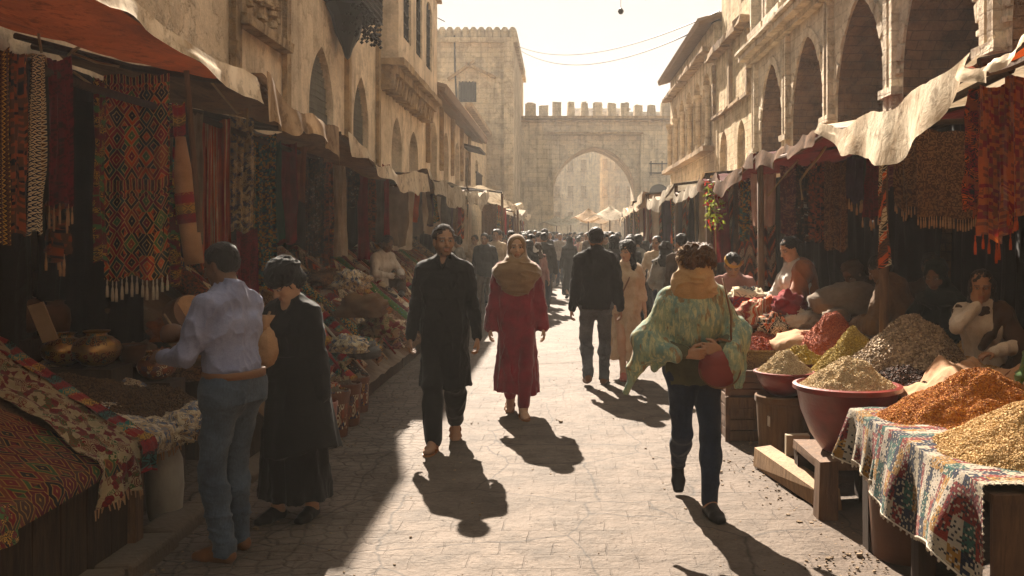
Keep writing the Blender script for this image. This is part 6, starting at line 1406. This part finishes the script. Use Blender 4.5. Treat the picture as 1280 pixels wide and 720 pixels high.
gm(r,'shirt',P_,F_BLUE,.006,[((9,9,6),.009,None),((20,20,12),.004,None)])
P_=[cap(J['pel']-J['rx']*.07,J['pel']+J['rx']*.07,.118,.118,.05),skirt(J['pel']+V3((0,-.005,.085)),J['pel']+V3((0,0,-.06)),(.165,.122),(.178,.135),.03)]+leg_prims(J,'R',.014,.026)+leg_prims(J,'L',.014,.026)
gm(r,'jeans',P_,F_DEN,.006,[((7,7,10),.006,None),((5,5,16),.010,(.45,.1))])
m=MB(); m.lathe([(.155,-.02),(.177,-.018),(.177,.016),(.155,.018)],tuple(J['pel']+V3((0,-.004,.082))),36,sy=.80); m.build('belt',F_LEATH,r,world=False,smooth=True)
shoes(r,J,F_LEATH,.006); hair_mesh(r,J,HR_B,'short',.005,.003,80)
c=Vector((WX(205,4.9),5.0,1.13)); t=thing('small_drum','small brown object held in the hands of the man in blue shirt','trinket',(c.x,c.y,c.z-.05)); m=MB(); m.lathe([(.03,-.05),(.055,-.03),(.06,.01),(.045,.04),(.02,.05)],c,16); m.build('vessel_body',m_claybr,t,smooth=True); m=MB(); m.tube([c+Vector((0,0,.04)),c+Vector((-.05,.02,.10))],.006,6); m.build('handle',m_woodL,t)

# ---- 2 woman in black robe ------------------------------------------------------------
ps=dict(fem=True,ank={'R':(.09,.06,.08,0),'L':(-.10,-.06,.08,0)},hip=.925,lean=3,head=(-22,30,0),wL=(-.24,.03,.80),curlL=30,wR=(.20,.22,1.08),epR=(.5,-1,-.3),hdR=(-.15,.5,-.5),curlR=50,pnR=(-1,0,0))
r,J=setup('person','woman in black robe and puffy black turban looking down at the left stall',1.50,ps,(WX(368,5.5),5.5),158)
body_mesh(r,J,.005,SK['tan'],fem=True)
P_=torso_prims(J,.020,fem=True)+arm_prims(J,'R',.022,.035,.95)+arm_prims(J,'L',.022,.035,.97)
P_+=[skirt(J['waist']+V3((0,0,.0)),(0,.0,.13),(.15,.125),(.215,.19),.06,9,.055,1.0)]
P_.append(cap(J['nb']+J['fw']*.10+J['sp']*.03,J['chest']+J['fw']*.165+J['sp']*.05,.05,.012,.008)); P_[-1]['sub']=True
b=gm(r,'robe',P_,F_BLK2,.0055,[((7,7,1.6),.013,(1.3,.2)),((18,18,9),.004,None)])
P_=[skirt(J['waist']+V3((-.01,0,.02)),(-.07,.02,.42),(.16,.14),(.235,.2),.05,7,.06,2.2,.03)]
gm(r,'overcoat',P_,F_BLK,.008,[((7,7,1.6),.011,(1.2,.4))])
h=lambda *v: hp_(J,v)
V,Q=polygonise([ell(h(0,-.02,.07),[.108,.112,.078],.03,J['HM'].T),ell(h(.03,-.04,.10),[.09,.085,.06],.03,J['HM'].T),ell(h(-.04,0,.085),[.075,.08,.06],.03,J['HM'].T),ell(h(0,-.06,.0),[.085,.075,.065],.03,J['HM'].T)],.006); V=wrinkle(V,Q,[((22,22,14),.008,None),((40,40,30),.004,None)]); np_mesh('turban',V,Q,F_BLK,r)
shoes(r,J,F_SHB,.006,.006,'flat_shoe')
wv=r.location; q=Vector((WX(334,5.35),5.30,1.02)); t=thing('shoulder_bag','soft tan drawstring bag held by the woman in black','bag',(q.x,q.y,q.z-.14)); m=MB(); lumpmesh(m,(q.x,q.y,q.z),(.075,.06,.115),5,.1,1.5,30,22,False); m.build('bag_body',m_tan,t,smooth=True); m=MB(); m.lathe([(.03,0),(.025,.03),(.05,.08)],(q.x,q.y,q.z+.10),14,wob=.3); m.tube([q+Vector((0,0,.12)),q+Vector((.03,0,.2)),q+Vector((.0,.02,.14))],.008,6); m.build('drawstring_neck',m_tan,t,smooth=True)

# ---- 3 man in black kurta --------------------------------------------------------------
ps=walkp('R',.26,30,.055,lean=1,head=(24,-2,0),wR=(.275,-.02,.80),wL=(-.27,.14,.83),curlR=40,curlL=42,twist=-4)
r,J=setup('person','bearded man in knee-length black tunic walking towards the camera',1.76,ps,(WX(556,7.45),7.45),180)
body_mesh(r,J,.0046,SK['brown'],beard=.5,hairc=(.03,.02,.013))
P_=torso_prims(J,.017)+arm_prims(J,'R',.014,.016,.95)+arm_prims(J,'L',.014,.016,.95)+[skirt(J['waist']+V3((0,0,.05)),(0,.01,.46),(.155,.125),(.205,.165),.06,6,.05,.7,.01),cap(J['nb']-J['sp']*.03,J['nb']+J['sp']*.03,.066,.062,.012)]
P_.append(cap(J['nb']+J['fw']*.09+J['sp']*.05,J['nb']+J['fw']*.13-J['sp']*.07,.03,.008,.008)); P_[-1]['sub']=True
gm(r,'tunic',P_,F_BLK2,.006,[((8,8,2),.010,(1.4,.4)),((18,18,12),.0045,None)])
m=MB(); 
for sg in (-1,1): m.tube([Vector(J['nb']+J['sx']*sg*.05+J['sp']*.045+J['fw']*.03),Vector(J['nb']+J['sx']*sg*.035+J['sp']*.03+J['fw']*.085),Vector(J['nb']+J['fw']*.118-J['sp']*.05+J['sx']*sg*.006)],[.010,.012,.006],6)
m.build('collar',F_BLK,r,world=False,smooth=True)
gm(r,'trousers',leg_prims(J,'R',.022,.034,.97)+leg_prims(J,'L',.022,.034,.95),F_BLK,.007,[((8,8,4),.009,None)])
sandals(r,J,F_SAND); hair_mesh(r,J,HR_D,'short',.005,.0045,70); strands(r,J,HR_D,420,length=.02,seed=4)
gm(r,'beard',[ell(hp_(J,(0,.045,-.098)),[.036,.030,.014],.01,J['HM'].T),cap(hp_(J,(-.056,.0,-.04)),hp_(J,(-.028,.052,-.098)),.009,.011,.01),cap(hp_(J,(.056,.0,-.04)),hp_(J,(.028,.052,-.098)),.009,.011,.01)],HR_B,.004,[((60,60,60),.003,None)])

# ---- 4 woman in maroon dress -------------------------------------------------------------
ps=walkp('L',.17,18,.06,fem=True,lean=1,head=(2,0,0),wR=(.255,.02,.80),wL=(-.26,.05,.79),curlR=30,curlL=26,broad=1.06)
r,J=setup('person','woman in long maroon dress and khaki headscarf walking beside the bearded man',1.69,ps,(WX(646,8.7),8.7),183)
body_mesh(r,J,.0046,SK['tan'],fem=True)
P_=torso_prims(J,.024,fem=True)+arm_prims(J,'R',.020,.036,.97)+arm_prims(J,'L',.020,.036,.97)+[skirt(J['waist']+V3((0,0,.05)),(0,.0,.21),(.145,.12),(.215,.19),.06,8,.06,.2,.015)]
gm(r,'dress',P_,F_MAR,.0062,[((7,7,1.5),.014,(1.4,.2)),((16,16,9),.005,None)])
gm(r,'trousers',leg_prims(J,'R',.01,.02,.9)+leg_prims(J,'L',.01,.02,.9),F_MAR,.01)
h=lambda *v: hp_(J,v); M=J['HM'].T
sc=[ell(h(0,-.022,.028),[.087,.103,.096],.02,M),ell(h(0,-.02,-.05),[.082,.083,.09],.03,M),cap(J['nb']+J['sp']*.05,J['nb']-J['sp']*.02,.088,.13,.06),ell(J['sh']+J['fw']*.03+V3((0,0,-.03)),[.235,.165,.11],.07),ell(J['chest']+J['fw']*.095+V3((0,0,.07)),[.175,.10,.19],.07),ell(J['nb']+J['fw']*.075-J['sp']*.02,[.10,.065,.05],.05),ell(h(0,.100,-.012),[.056,.085,.094],.006,M,True)]
V,Q=polygonise(sc,.0052); V=wrinkle(V,Q,[((5,5,15),.009,(J['hc'][2]-.02,J['hc'][2]-.14))]); np_mesh('headscarf',V,Q,F_KHA,r)
sandals(r,J,F_SAND)

# ---- 5 man in black jacket from behind ------------------------------------------------------
ps=walkp('R',.12,10,.085,lean=1,head=(0,4,0),wR=(.27,-.03,.80),wL=(-.27,-.02,.79),curlR=35,curlL=35)
r,J=setup('person','man in black jacket and grey-blue jeans walking away from the camera',1.77,ps,(WX(745,10.35),10.35),-2)
body_mesh(r,J,.006,SK['brown'])
P_=torso_prims(J,.028)+arm_prims(J,'R',.026,.022,.96)+arm_prims(J,'L',.026,.022,.96)+[skirt(J['waist']+V3((0,0,.02)),J['pel']+V3((0,0,-.07)),(.165,.135),(.178,.148),.04),cap(J['nb']-J['sp']*.02,J['nb']+J['sp']*.05,.07,.062,.012)]
gm(r,'jacket',P_,F_BLK,.0075,[((9,9,5),.009,None),((22,22,12),.004,None)])
gm(r,'jeans',[cap(J['pel']-J['rx']*.075,J['pel']+J['rx']*.075,.112,.112,.05)]+leg_prims(J,'R',.014,.022)+leg_prims(J,'L',.014,.022),F_DENG,.0075,[((8,8,9),.008,None)])
shoes(r,J,F_LEATH,.008); hair_mesh(r,J,HR_B,'short',.006)

# ---- 6 woman in cream dress --------------------------------------------------------------
ps=walkp('R',.16,16,.06,fem=True,lean=1,head=(-42,4,0),wR=(.23,.12,.98),wL=(-.24,.02,.80),curlR=30,curlL=25,epR=(.6,-.9,0))
r,J=setup('person','dark-haired woman in long cream dress turning her head beside the black jacket',1.60,ps,(WX(783,10.9),10.9),184)
body_mesh(r,J,.006,SK['tan'],fem=True)
P_=torso_prims(J,.014,fem=True)+arm_prims(J,'R',.014,.02,.3)+arm_prims(J,'L',.014,.02,.3)+[skirt(J['waist']+V3((0,0,.04)),(0,0,.22),(.13,.11),(.23,.2),.06,8,.07,.4,.02)]
gm(r,'dress',P_,F_CREAM,.0075,[((7,7,1.5),.014,(1.3,.2)),((14,14,9),.006,None)])
hair_mesh(r,J,HR_B,'longcurly',.007,.010,35); strands(r,J,HR_B,200,length=.03,seed=9,r=.0015)
shoes(r,J,F_PNKS,.008)
m=MB(); q=J['shL']; m.tube([Vector(J['shL']+J['sx']*.05+V3((0,0,.07))),Vector(J['chest']+J['fw']*.15),Vector(J['pel']+J['rx']*.14+J['fw']*.13)],.010,5); m.build('bag_strap',F_LEATH,r,world=False)

# ---- 7 woman in green shawl ----------------------------------------------------------------
ps=walkp('L',.25,34,.045,fem=True,lean=10,side=3,twist=8,head=(20,24,4),hip=.90,wR=(.10,.26,1.02),epR=(1,-.5,-.4),hdR=(-.9,.4,.05),pnR=(0,-1,.2),curlR=45,wL=(-.10,.27,1.05),epL=(-1,-.5,-.4),hdL=(.9,.35,.1),pnL=(0,-1,0),curlL=50)
ps['ank']={'L':(-.05,.24,.083,0),'R':(.02,-.34,.20,45)}
r,J=setup('person','curly-haired woman wrapped in green patterned shawl and tan scarf striding on the right',1.64,ps,(WX(866,5.75),5.75),186)
body_mesh(r,J,.0048,SK['brown'],fem=True,hairc=(.06,.035,.018))
gm(r,'shirt',torso_prims(J,.016,fem=True)+arm_prims(J,'R',.014,.014,.9)+arm_prims(J,'L',.014,.014,.9)+[skirt(J['waist'],J['pel']+V3((0,0,-.09)),(.135,.115),(.16,.135),.04)],F_OLV,.008,[((10,10,5),.006,None)])
gm(r,'trousers',[cap(J['pel']-J['rx']*.07,J['pel']+J['rx']*.07,.108,.108,.05)]+leg_prims(J,'R',.011,.015,.97)+leg_prims(J,'L',.011,.015,.97),F_DEND,.0065,[((8,8,5),.006,None)])
sh=J['sh']; fw=J['fw']; sx=J['sx']
P_=[cap(J['shL']+V3((0,0,.0)),J['shR'],.075,.075,.05),cap(J['shR'],J['elR']+V3((.03,0,-.02)),.072,.075,.05),cap(J['shL'],J['elL']+V3((-.0,0,-.02)),.07,.068,.05),
    cap(J['elR']+V3((.03,.0,-.02)),J['elR']+V3((.15,-.02,-.30)),.065,.018,.05),cap(J['shR']+V3((.03,0,-.04)),J['elR']+V3((.10,-.03,-.20)),.05,.02,.05),cap(J['elR'],J['wrR']+V3((.07,0,-.01)),.085,.05,.05),cap(J['elL'],J['wrL']+V3((-.06,0,-.02)),.08,.05,.05),cap(J['elL']+V3((-.0,0,-.02)),J['elL']+V3((.0,.05,-.30)),.055,.016,.05),cap(J['wrL']+V3((-.08,0,.0)),J['wrL']+V3((-.10,.0,-.22)),.045,.015,.05),
    ell(J['chest']+fw*.03+V3((.02,0,-.0)),[.198,.155,.205],.05),ell(J['chest']-fw*.03+V3((.05,0,-.12)),[.185,.11,.15],.05),cap(J['chest']+V3((.14,.02,-.06)),J['chest']+V3((.24,.02,-.30)),.07,.02,.05)]
V,Q=polygonise(P_,.006)
# folds sweep across the body towards the hands
N=vnormals(V,Q); fx=V[:,0]*5+V[:,2]*16+3*vnoise(V*3); d=.010*(1-np.abs(np.sin(fx)))*1.2+.010*fbm(V*np.array((6,6,11)),3); d+=.016*((1-np.clip(np.abs(fbm(V*np.array((6,6,3))+fbm(V*2.5,2)[:,None]*1.2,2))*1.6,0,1))**2-.4); V=V+N*d[:,None]; np_mesh('shawl',V,Q,F_GRN,r)
h=lambda *v: hp_(J,v); M=J['HM'].T
sc=[ell(h(0,.03,-.045),[.100,.112,.085],.03,M),ell(h(0,.06,.0),[.082,.06,.05],.03,M),cap(h(-.05,.02,-.09),J['nb']+V3((0,.03,0)),.085,.11,.04),cap(h(.05,.02,-.09),J['nb']+V3((0,.03,0)),.085,.11,.04),ell(h(0,-.03,.035),[.100,.112,.082],.03,M),ell(J['nb']+V3((0,.05,-.01)),[.14,.11,.085],.05)]
V,Q=polygonise(sc,.0052); V=wrinkle(V,Q,[((6,6,16),.009,None)]); np_mesh('headscarf',V,Q,F_TANS,r)
V,Q=polygonise([ell(h(-.01,-.005,.092),[.088,.098,.058],.03,M),ell(h(-.05,.03,.06),[.06,.065,.052],.03,M),ell(h(.05,.02,.06),[.055,.065,.05],.03,M)],.0055); N=vnormals(V,Q); V=V+N*(.014*fbm(V*30+fbm(V*20,2)[:,None]*2,3))[:,None]; np_mesh('hair',V,Q,HR_C,r); strands(r,J,HR_C,2200,length=.06,seed=3,r=.0014,zmin=-.01)
shoes(r,J,F_SHB,.006,.006)
Mw=Matrix.Translation(r.location)@Matrix.Rotation(R(186),4,'Z')
q=Mw@Vector(J['pel']*0+V3((-.10,.235,.88))); t=thing('handbag','rounded red-brown leather bag carried by the woman in the green shawl','bag',(q.x,q.y,q.z-.13)); m=MB(); lumpmesh(m,(q.x,q.y,q.z-.01),(.125,.06,.118),2,.05,1.2,36,24,False); m.build('bag_body',F_REDL,t,smooth=True)
m=MB(); lumpmesh(m,(q.x,q.y-.012,q.z+.045),(.112,.058,.06),2,.04,1.2,36,24,False); m.build('flap',F_REDL,t,smooth=True); m=MB(); m.tube([q+Vector((.118*math.cos(a_),-.03,-.01+.112*math.sin(a_))) for a_ in [PI+PI*i/14 for i in range(15)]],.005,6); m.build('seam',F_LEATH,t,smooth=True)
m=MB(); m.tube([q+Vector((-.09,0,.07)),q+Vector((-.06,-.02,.14)),q+Vector((.0,-.02,.165)),q+Vector((.06,-.02,.15)),q+Vector((.09,0,.07))],.008,6); m.build('handle',F_LEATH,t,smooth=True)
m=MB(); m.tube([q+Vector((.07,0,.10)),q+Vector((.06,-.045,.3)),q+Vector((.02,-.0,.52))],.006,5); m.build('strap',F_LEATH,t,smooth=True)

# ---- seated and standing sellers ---------------------------------------------------------
def seated(**k):
    d=dict(hip=.14,ank={'R':(.22,.34,.08,0,60),'L':(-.22,.30,.08,0,-60)},kpR=(1,.3,.2),kpL=(-1,.3,.2),lean=10,free=True,wR=(.10,.38,.32),wL=(-.10,.38,.32),hdR=(-.6,.7,-.1),hdL=(.6,.7,-.1),pnR=(0,0,-1),pnL=(0,0,-1),epR=(1,-.5,-.3),epL=(-1,-.5,-.3)); d.update(k); return d
def simple(label,H,ps,xy,th,z=0,top=F_WHITE,bottom=F_DEND,skin='brown',hair=HR_B,hk='short',res=.008,skirtm=None,scarf=None,shoe=F_SHB,long_=None,group=None,sk_r=.2,beard=0,sleeve=.95,coat=.014):
    r,J=setup('person',label,H,ps,xy,th,z,group); fem=ps.get('fem',False)
    body_mesh(r,J,res,SK[skin],fem=fem,beard=beard); P_=torso_prims(J,coat,fem=fem)+arm_prims(J,'R',coat,coat+.006,sleeve)+arm_prims(J,'L',coat,coat+.006,sleeve)
    if not ps.get('free'):
        if long_ is not None: P_.append(skirt(J['waist']+V3((0,0,.03)),(0,0,long_),(.15,.125),(sk_r,sk_r*.85),.06,7,.06,H*9,.01))
        else: P_.append(skirt(J['waist'],J['pel']+V3((0,0,-.08)),(.155,.13),(.172,.145),.05))
    gm(r,'robe' if long_ is not None else 'shirt',P_,top,res*1.15,[((8,8,3),.010,None),((18,18,10),.004,None)])
    if long_ is None or long_>.3: gm(r,'trousers',leg_prims(J,'R',.015,.024,.97)+leg_prims(J,'L',.015,.024,.97)+[cap(J['pel']-J['rx']*.075,J['pel']+J['rx']*.075,.112,.112,.05)],bottom,res*1.2,[((8,8,6),.008,None)])
    if scarf:
        h=lambda *v: hp_(J,v); M=J['HM'].T; V,Q=polygonise([ell(h(0,-.022,.03),[.089,.105,.098],.02,M),ell(h(0,-.02,-.05),[.084,.085,.09],.03,M),cap(J['nb']+J['sp']*.05,J['nb']-J['sp']*.02,.086,.11,.04),ell(J['sh']+J['fw']*.02,[.2,.14,.08],.05),ell(h(0,.10,-.012),[.056,.07,.09],.008,M,True)],res); V=wrinkle(V,Q,[((8,8,20),.010,None)]); np_mesh('headscarf',V,Q,scarf,r)
    elif hk: hair_mesh(r,J,hair,hk,res*.9,.006,45)
    shoes(r,J,shoe,res); return r,J
DK=.585
r,J=simple('seller with yellow headband and dusty pink shirt bending over cloths on the right',1.7,seated(head=(10,32,0),lean=14),(WX(918,9.75),9.75),165,DK,F_PINK,F_BRN)
V,Q=polygonise([ell(hp_(J,(0,-.01,.05)),[.091,.104,.026],.01,J['HM'].T@np.array(rot(0,0,-14)).T)],.006); np_mesh('headband',V,Q,mat_cloth('yellow_band',H('c08a28'),H('9a6a1c')),r)
r,J=simple('dark-haired woman in white blouse and orange shawl standing in profile among the right goods',1.66,dict(fem=True,lean=6,head=(8,18,0),ank={'R':(.09,.03,.08),'L':(-.09,-.03,.08)},wR=(.12,.33,1.05),wL=(-.10,.34,1.02),epR=(1,-.5,-.5),epL=(-1,-.5,-.5),hdR=(-.4,.8,-.2),hdL=(.4,.8,-.2),pnR=(0,0,-1),pnL=(0,0,-1)),(WX(1000,9.02),9.02),104,0,F_WHITE,F_BRN,'tan',hk='bun',long_=.12,res=.0065)
P_=[cap(J['shL'],J['elL'],.085,.085,.06),cap(J['shL']*.5+J['shR']*.5-J['fw']*.07,J['pel']-J['fw']*.08,.13,.17,.08),cap(J['shL'],J['nb']-J['fw']*.03,.08,.07,.05),cap(J['elL'],J['pel']-J['sx']*.12-J['fw']*.04,.08,.1,.06)]
V,Q=polygonise(P_,.008); V=wrinkle(V,Q,[((8,8,3),.012,None)]); np_mesh('shawl',V,Q,F_ORS,r)
ps=seated(fem=True,head=(4,8,0),wR=(.02,.22,.66),hdR=(-.1,-.1,1),pnR=(0,-1,0),epR=(.8,.3,-.8),curlR=40)
r,J=simple('seated woman in white blouse raising her hand to her face behind the tan cloth',1.55,ps,(WX(1230,6.6),6.6),150,DK,F_WHITE,F_BRN,'brown',hk='long',res=.0055,coat=.012)
P_=[cap(J['shL'],J['elL'],.066,.07,.05),cap(J['shR'],J['sh']+J['fw']*.02,.062,.075,.05),cap(J['shL'],J['sh'],.066,.07,.05),cap(J['elL'],J['elL']+V3((0,.05,-.2)),.06,.03,.04),cap(J['shL']+J['fw']*.06,J['chest']+J['fw']*.12-V3((0,0,.12)),.05,.03,.03)]
V,Q=polygonise(P_,.0065); V=wrinkle(V,Q,[((7,7,3),.012,None)]); np_mesh('shawl',V,Q,F_BRN,r)
r,J=simple('shadowed seated figure in dark teal cloth beside the woman in white',1.66,seated(head=(20,15,0)),(WX(1186,7.15),7.15),120,DK,F_TEALD,F_TEALD,'dark',res=.008,scarf=F_TEALD)
r,J=simple('hunched seated figure in shaggy brown wrap with back to the street',1.74,seated(head=(0,20,0),lean=16),(WX(1136,7.75),7.75),60,DK,m_burl,F_BRN,'dark',res=.008,coat=.045)
r,J=simple('seated figure in pale grey shirt leaning in the dark of the right stall',1.66,seated(head=(10,24,0),lean=20),(WX(1096,8.45),8.45),110,DK,F_GREY,F_CHAR,'dark',res=.008,scarf=F_BRN)
r,J=simple('dim sitting man in dark brown behind the big fringed rugs',1.7,seated(head=(0,10,0)),(WX(1160,8.45),8.45),170,DK,F_BRN,F_CHAR,'dark',res=.01)
r,J=simple('seller in white shirt sitting among rugs on the left slope',1.66,seated(head=(-20,20,0),lean=14),(-2.60,13.4),240,.78,F_WHITE,F_BRN,'dark',res=.008)

# ---- the crowd ---------------------------------------------------------------------------
T_=[]
def tmpl(fem,ps,res,kind,H,**k):
    r,J=simple('x',H,ps,(0,0),0,0,res=res,**k); T_.append((r,fem,kind)); return r
mw=lambda f,**k: walkp(f,.2,18,.075,**k)
tm=[tmpl(False,mw('R',head=(6,2,0)),.0105,'jacket',1.74,top=F_CHAR,bottom=F_DEN,coat=.028),
    tmpl(False,mw('L',head=(-14,4,0),wR=(.2,.25,1.0)),.0105,'shirt',1.72,top=F_WHITE,bottom=F_DEND),
    tmpl(True,mw('R',fem=True,head=(0,4,0)),.0105,'robe',1.62,top=F_BLK,scarf=F_BLK2,long_=.1),
    tmpl(True,mw('L',fem=True,head=(16,6,0),wL=(-.15,.22,1.0)),.0105,'scarf',1.62,top=F_GREY,bottom=F_DEND,scarf=F_CHAR),
    tmpl(False,dict(head=(20,6,0),wR=(.16,.28,1.05)),.0105,'stand',1.76,top=F_BRN,bottom=F_CHAR,hk='curly'),
    tmpl(True,mw('R',fem=True,head=(-20,3,0)),.0105,'hair',1.62,top=F_MAR,bottom=F_CHAR,hk='longcurly',long_=.45),
    tmpl(False,mw('R',head=(-5,4,0)),.0105,'tunic',1.74,top=F_OLV,bottom=F_WHITE,long_=.5)]
first=set()
def person_at(i,px,Y,th,label,mats=(),H=1.0,group=None,x=None):
    src=tm[i]; 
    if i in first: r=copy_tree(src)
    else: r=src; first.add(i)
    X=WX(px,Y) if x is None else x
    r.location=(X,Y,0); r.rotation_euler=(0,0,R(th)); r.scale=(H,H,H); r['label']=label
    if group: r['group']=group
    elif 'group' in r.keys(): del r['group']
    mats=dict(mats)
    for c in kids(r):
        b=c.name.split('.')[0]
        if b in mats:
            c.material_slots[0].link='OBJECT'; c.material_slots[0].material=mats[b]
    return r
PL=[(0,680,20.5,2,'man in dark jacket seen from behind between the maroon dress and the black jacket',{'shirt':F_CHAR,'trousers':F_DEND},1.0),
 (1,594,22.5,172,'man in cream shirt and jeans right of the bearded man in black tunic',{'shirt':F_CREAM,'trousers':F_DENG},.98),
 (4,620,24,30,'dark-coated man standing just left of the woman in maroon',{'shirt':F_CHAR},1.0),
 (2,712,24.5,4,'woman in long black robe walking away left of the black jacket man',{},1.02),
 (5,768,17,-10,'person with dark curly hair and dark red coat behind the cream dress woman',{'robe':F_CHAR},1.03),
 (3,832,13.4,10,'woman in dark headscarf and grey top from behind beside the cream dress',{},.98),
 (1,822,15.6,160,'man in white shirt just beyond the grey-topped woman',{'trousers':F_CHAR},.97),
 (4,853,13.2,15,'curly dark-haired person directly behind the green shawl woman',{'shirt':F_BRN},.95),
 (2,798,17.5,20,'woman in black robe passing right of the cream dress',{},1.0),
 (6,880,16.2,60,'man in olive tunic by the flower garland post',{},.97),
 (5,868,18.8,150,'woman in maroon coat at the tan right awning',{},.98),
 (0,741,27,0,'man in brown jacket far ahead of the black jacket man',{'shirt':F_BRN},1.0),
 (6,655,29,175,'man in pale tunic approaching far behind the maroon dress',{'robe':F_CREAM},1.0),
 (1,575,19.5,80,'man in grey shirt browsing at the fourth left stall',{'shirt':F_GREY},.96),
 (2,557,25,120,'woman in black robe near the white peaked left awning',{},1.0),
 (3,606,28,170,'woman with dark scarf walking behind the cream shirt man',{'shirt':F_BRN},1.0),
 (4,640,33,185,'tall brown-coated man far down the left side',{},1.03),
 (0,700,31,180,'man in grey jacket walking up mid-street far away',{'shirt':F_GREY},1.0),
 (5,726,35,5,'woman in red coat far down mid-street',{'robe':F_MAR},1.02),
 (6,789,24,178,'man in white tunic coming up on the right side',{'robe':F_WHITE},.98),
 (4,812,27,200,'man in dark coat at the far right stalls',{'shirt':F_CHAR},1.0),
 (1,760,30,170,'man in pink shirt far behind the cream dress woman',{'shirt':F_PINK},1.0),
 (3,773,21.5,185,'woman with dark scarf and orange top in mid-distance right',{'shirt':F_ORS},.98),
 (2,690,38,0,'distant woman in brown robe in mid-street',{'robe':F_BRN,'headscarf':F_KHA},1.0)]
for i,px,Y,th,lab,mt,Hh in PL: person_at(i,px,Y,th,lab,mt,Hh)
rm=random.Random(5); jc=[(F_CHAR,'charcoal'),(F_BRN,'brown'),(F_GREY,'grey'),(F_WHITE,'white'),(F_MAR,'maroon'),(F_BLK,'black'),(F_OLV,'olive'),(F_CREAM,'cream'),(F_PINK,'pink'),(F_BLUE,'pale blue')]
for n in range(34):
    lf=n%2==0; Y=rm.uniform(15.5,29); x=rm.uniform(-1.75,-.55) if lf else rm.uniform(1.0,2.1)
    i=rm.randrange(7); c,cn=rm.choice(jc); r=person_at(i,0,Y,rm.choice([0,180,180,0,60,-70])+rm.uniform(-18,18),'',{'shirt':c,'robe':c,'trousers':rm.choice([F_DEN,F_DEND,F_CHAR])},rm.uniform(.93,1.03),None,x=x)
    later(r,cn+'-clad '+('woman','man')[i in (0,1,4,6)],'in the crowd along the '+('left','right')+' stalls' if False else 'in the crowd along the '+('left' if lf else 'right')+' stalls','person','people in the middle distance')
rc=random.Random(21); cols=[F_CHAR,F_BLK,F_BRN,F_GREY,F_WHITE,F_MAR,F_OLV,F_CREAM,F_PINK,F_TEALD,F_BLUE,F_CHAR,F_BRN]
for n in range(185):
    Y=rc.uniform(25,58); x=rc.uniform(-1.5,2.3) if Y<45 else rc.uniform(-2.0,4.8)
    if n%3==0: Y=rc.uniform(40,58); x=rc.uniform(-.5,4.6)
    if n>=140: Y=rc.uniform(19,40); x=rc.uniform(-1.75,-.25)
    if 74<=n<140 and n%3: Y=rc.uniform(21,38); x=rc.choice([rc.uniform(-1.7,-.45),rc.uniform(.75,2.0)])
    i=rc.randrange(7); c=rc.choice(cols); d={'shirt':c,'robe':c,'trousers':rc.choice([F_DEN,F_DEND,F_CHAR,F_BRN]),'headscarf':rc.choice(cols)}
    person_at(i,0,Y,rc.choice([0,180,0,180,90,-90,20,200,160])+rc.uniform(-15,15),'small indistinct figure in the dense hazy crowd before the gate' if Y>34 else 'partly hidden figure in the packed crowd behind the main walkers',d,rc.uniform(.93,1.05),'distant crowd before the gate' if Y>34 else 'packed crowd behind the main walkers',x=x)
flush_labels()
# ------------------------------------------------------------------ light, sky, haze, camera
AZ=R(11.5); EL=R(37)
sun=bpy.data.lights.new('sun','SUN'); sun.energy=5.0; sun.angle=R(.5); sun.color=(1,.87,.72)
so=bpy.data.objects.new('sun',sun); COL.objects.link(so)
dirv=Vector((math.sin(AZ)*math.cos(EL),-math.cos(AZ)*math.cos(EL),-math.sin(EL)))   # the way the light travels
so.rotation_euler=dirv.to_track_quat('-Z','Y').to_euler()
w=bpy.data.worlds.new('World'); SC.world=w; w.use_nodes=True; nt=w.node_tree
sky=nt.nodes.new('ShaderNodeTexSky'); sky.sky_type='NISHITA'; sky.sun_disc=False
sky.sun_elevation=EL; sky.sun_rotation=-AZ; sky.air_density=1.0; sky.dust_density=5.0; sky.ozone_density=1.0
bg=nt.nodes['Background']; mxs=nt.nodes.new('ShaderNodeMix'); mxs.data_type='RGBA'; mxs.blend_type='DARKEN'; mxs.inputs[0].default_value=1; nt.links.new(sky.outputs[0],mxs.inputs[6]); mxs.inputs[7].default_value=SKYMAX; nt.links.new(mxs.outputs[2],bg.inputs[0]); bg.inputs[1].default_value=SKY
if HAZE>0:
    m=MB(); m.box((0,125,13.0),(320,330,34)); 
    T=NT('haze_air'); v=T.n('VolumePrincipled',{'Color':(.92,.88,.82,1),'Density':HAZE,'Anisotropy':.3}); T.t.links.new(v.outputs[0],T.out.inputs['Volume'])
    o=m.build('haze',T.m); tag(o,'pale dusty haze filling the street','haze',kind='stuff')
cam=bpy.data.cameras.new('camera'); co=bpy.data.objects.new('camera',cam); COL.objects.link(co)
co.location=(0,0,CH); co.rotation_euler=(R(90),0,0)
cam.sensor_width=36; cam.lens=36*F/1280; cam.shift_x=-(VX-640)/1280; cam.shift_y=-(360-VY)/1280
cam.clip_start=.05; cam.clip_end=2000; SC.camera=co
SC.view_settings.view_transform='Standard'; SC.view_settings.look='None'; SC.view_settings.exposure=EXPO; SC.view_settings.gamma=1
SC.cycles.max_bounces=6; SC.cycles.volume_bounces=0
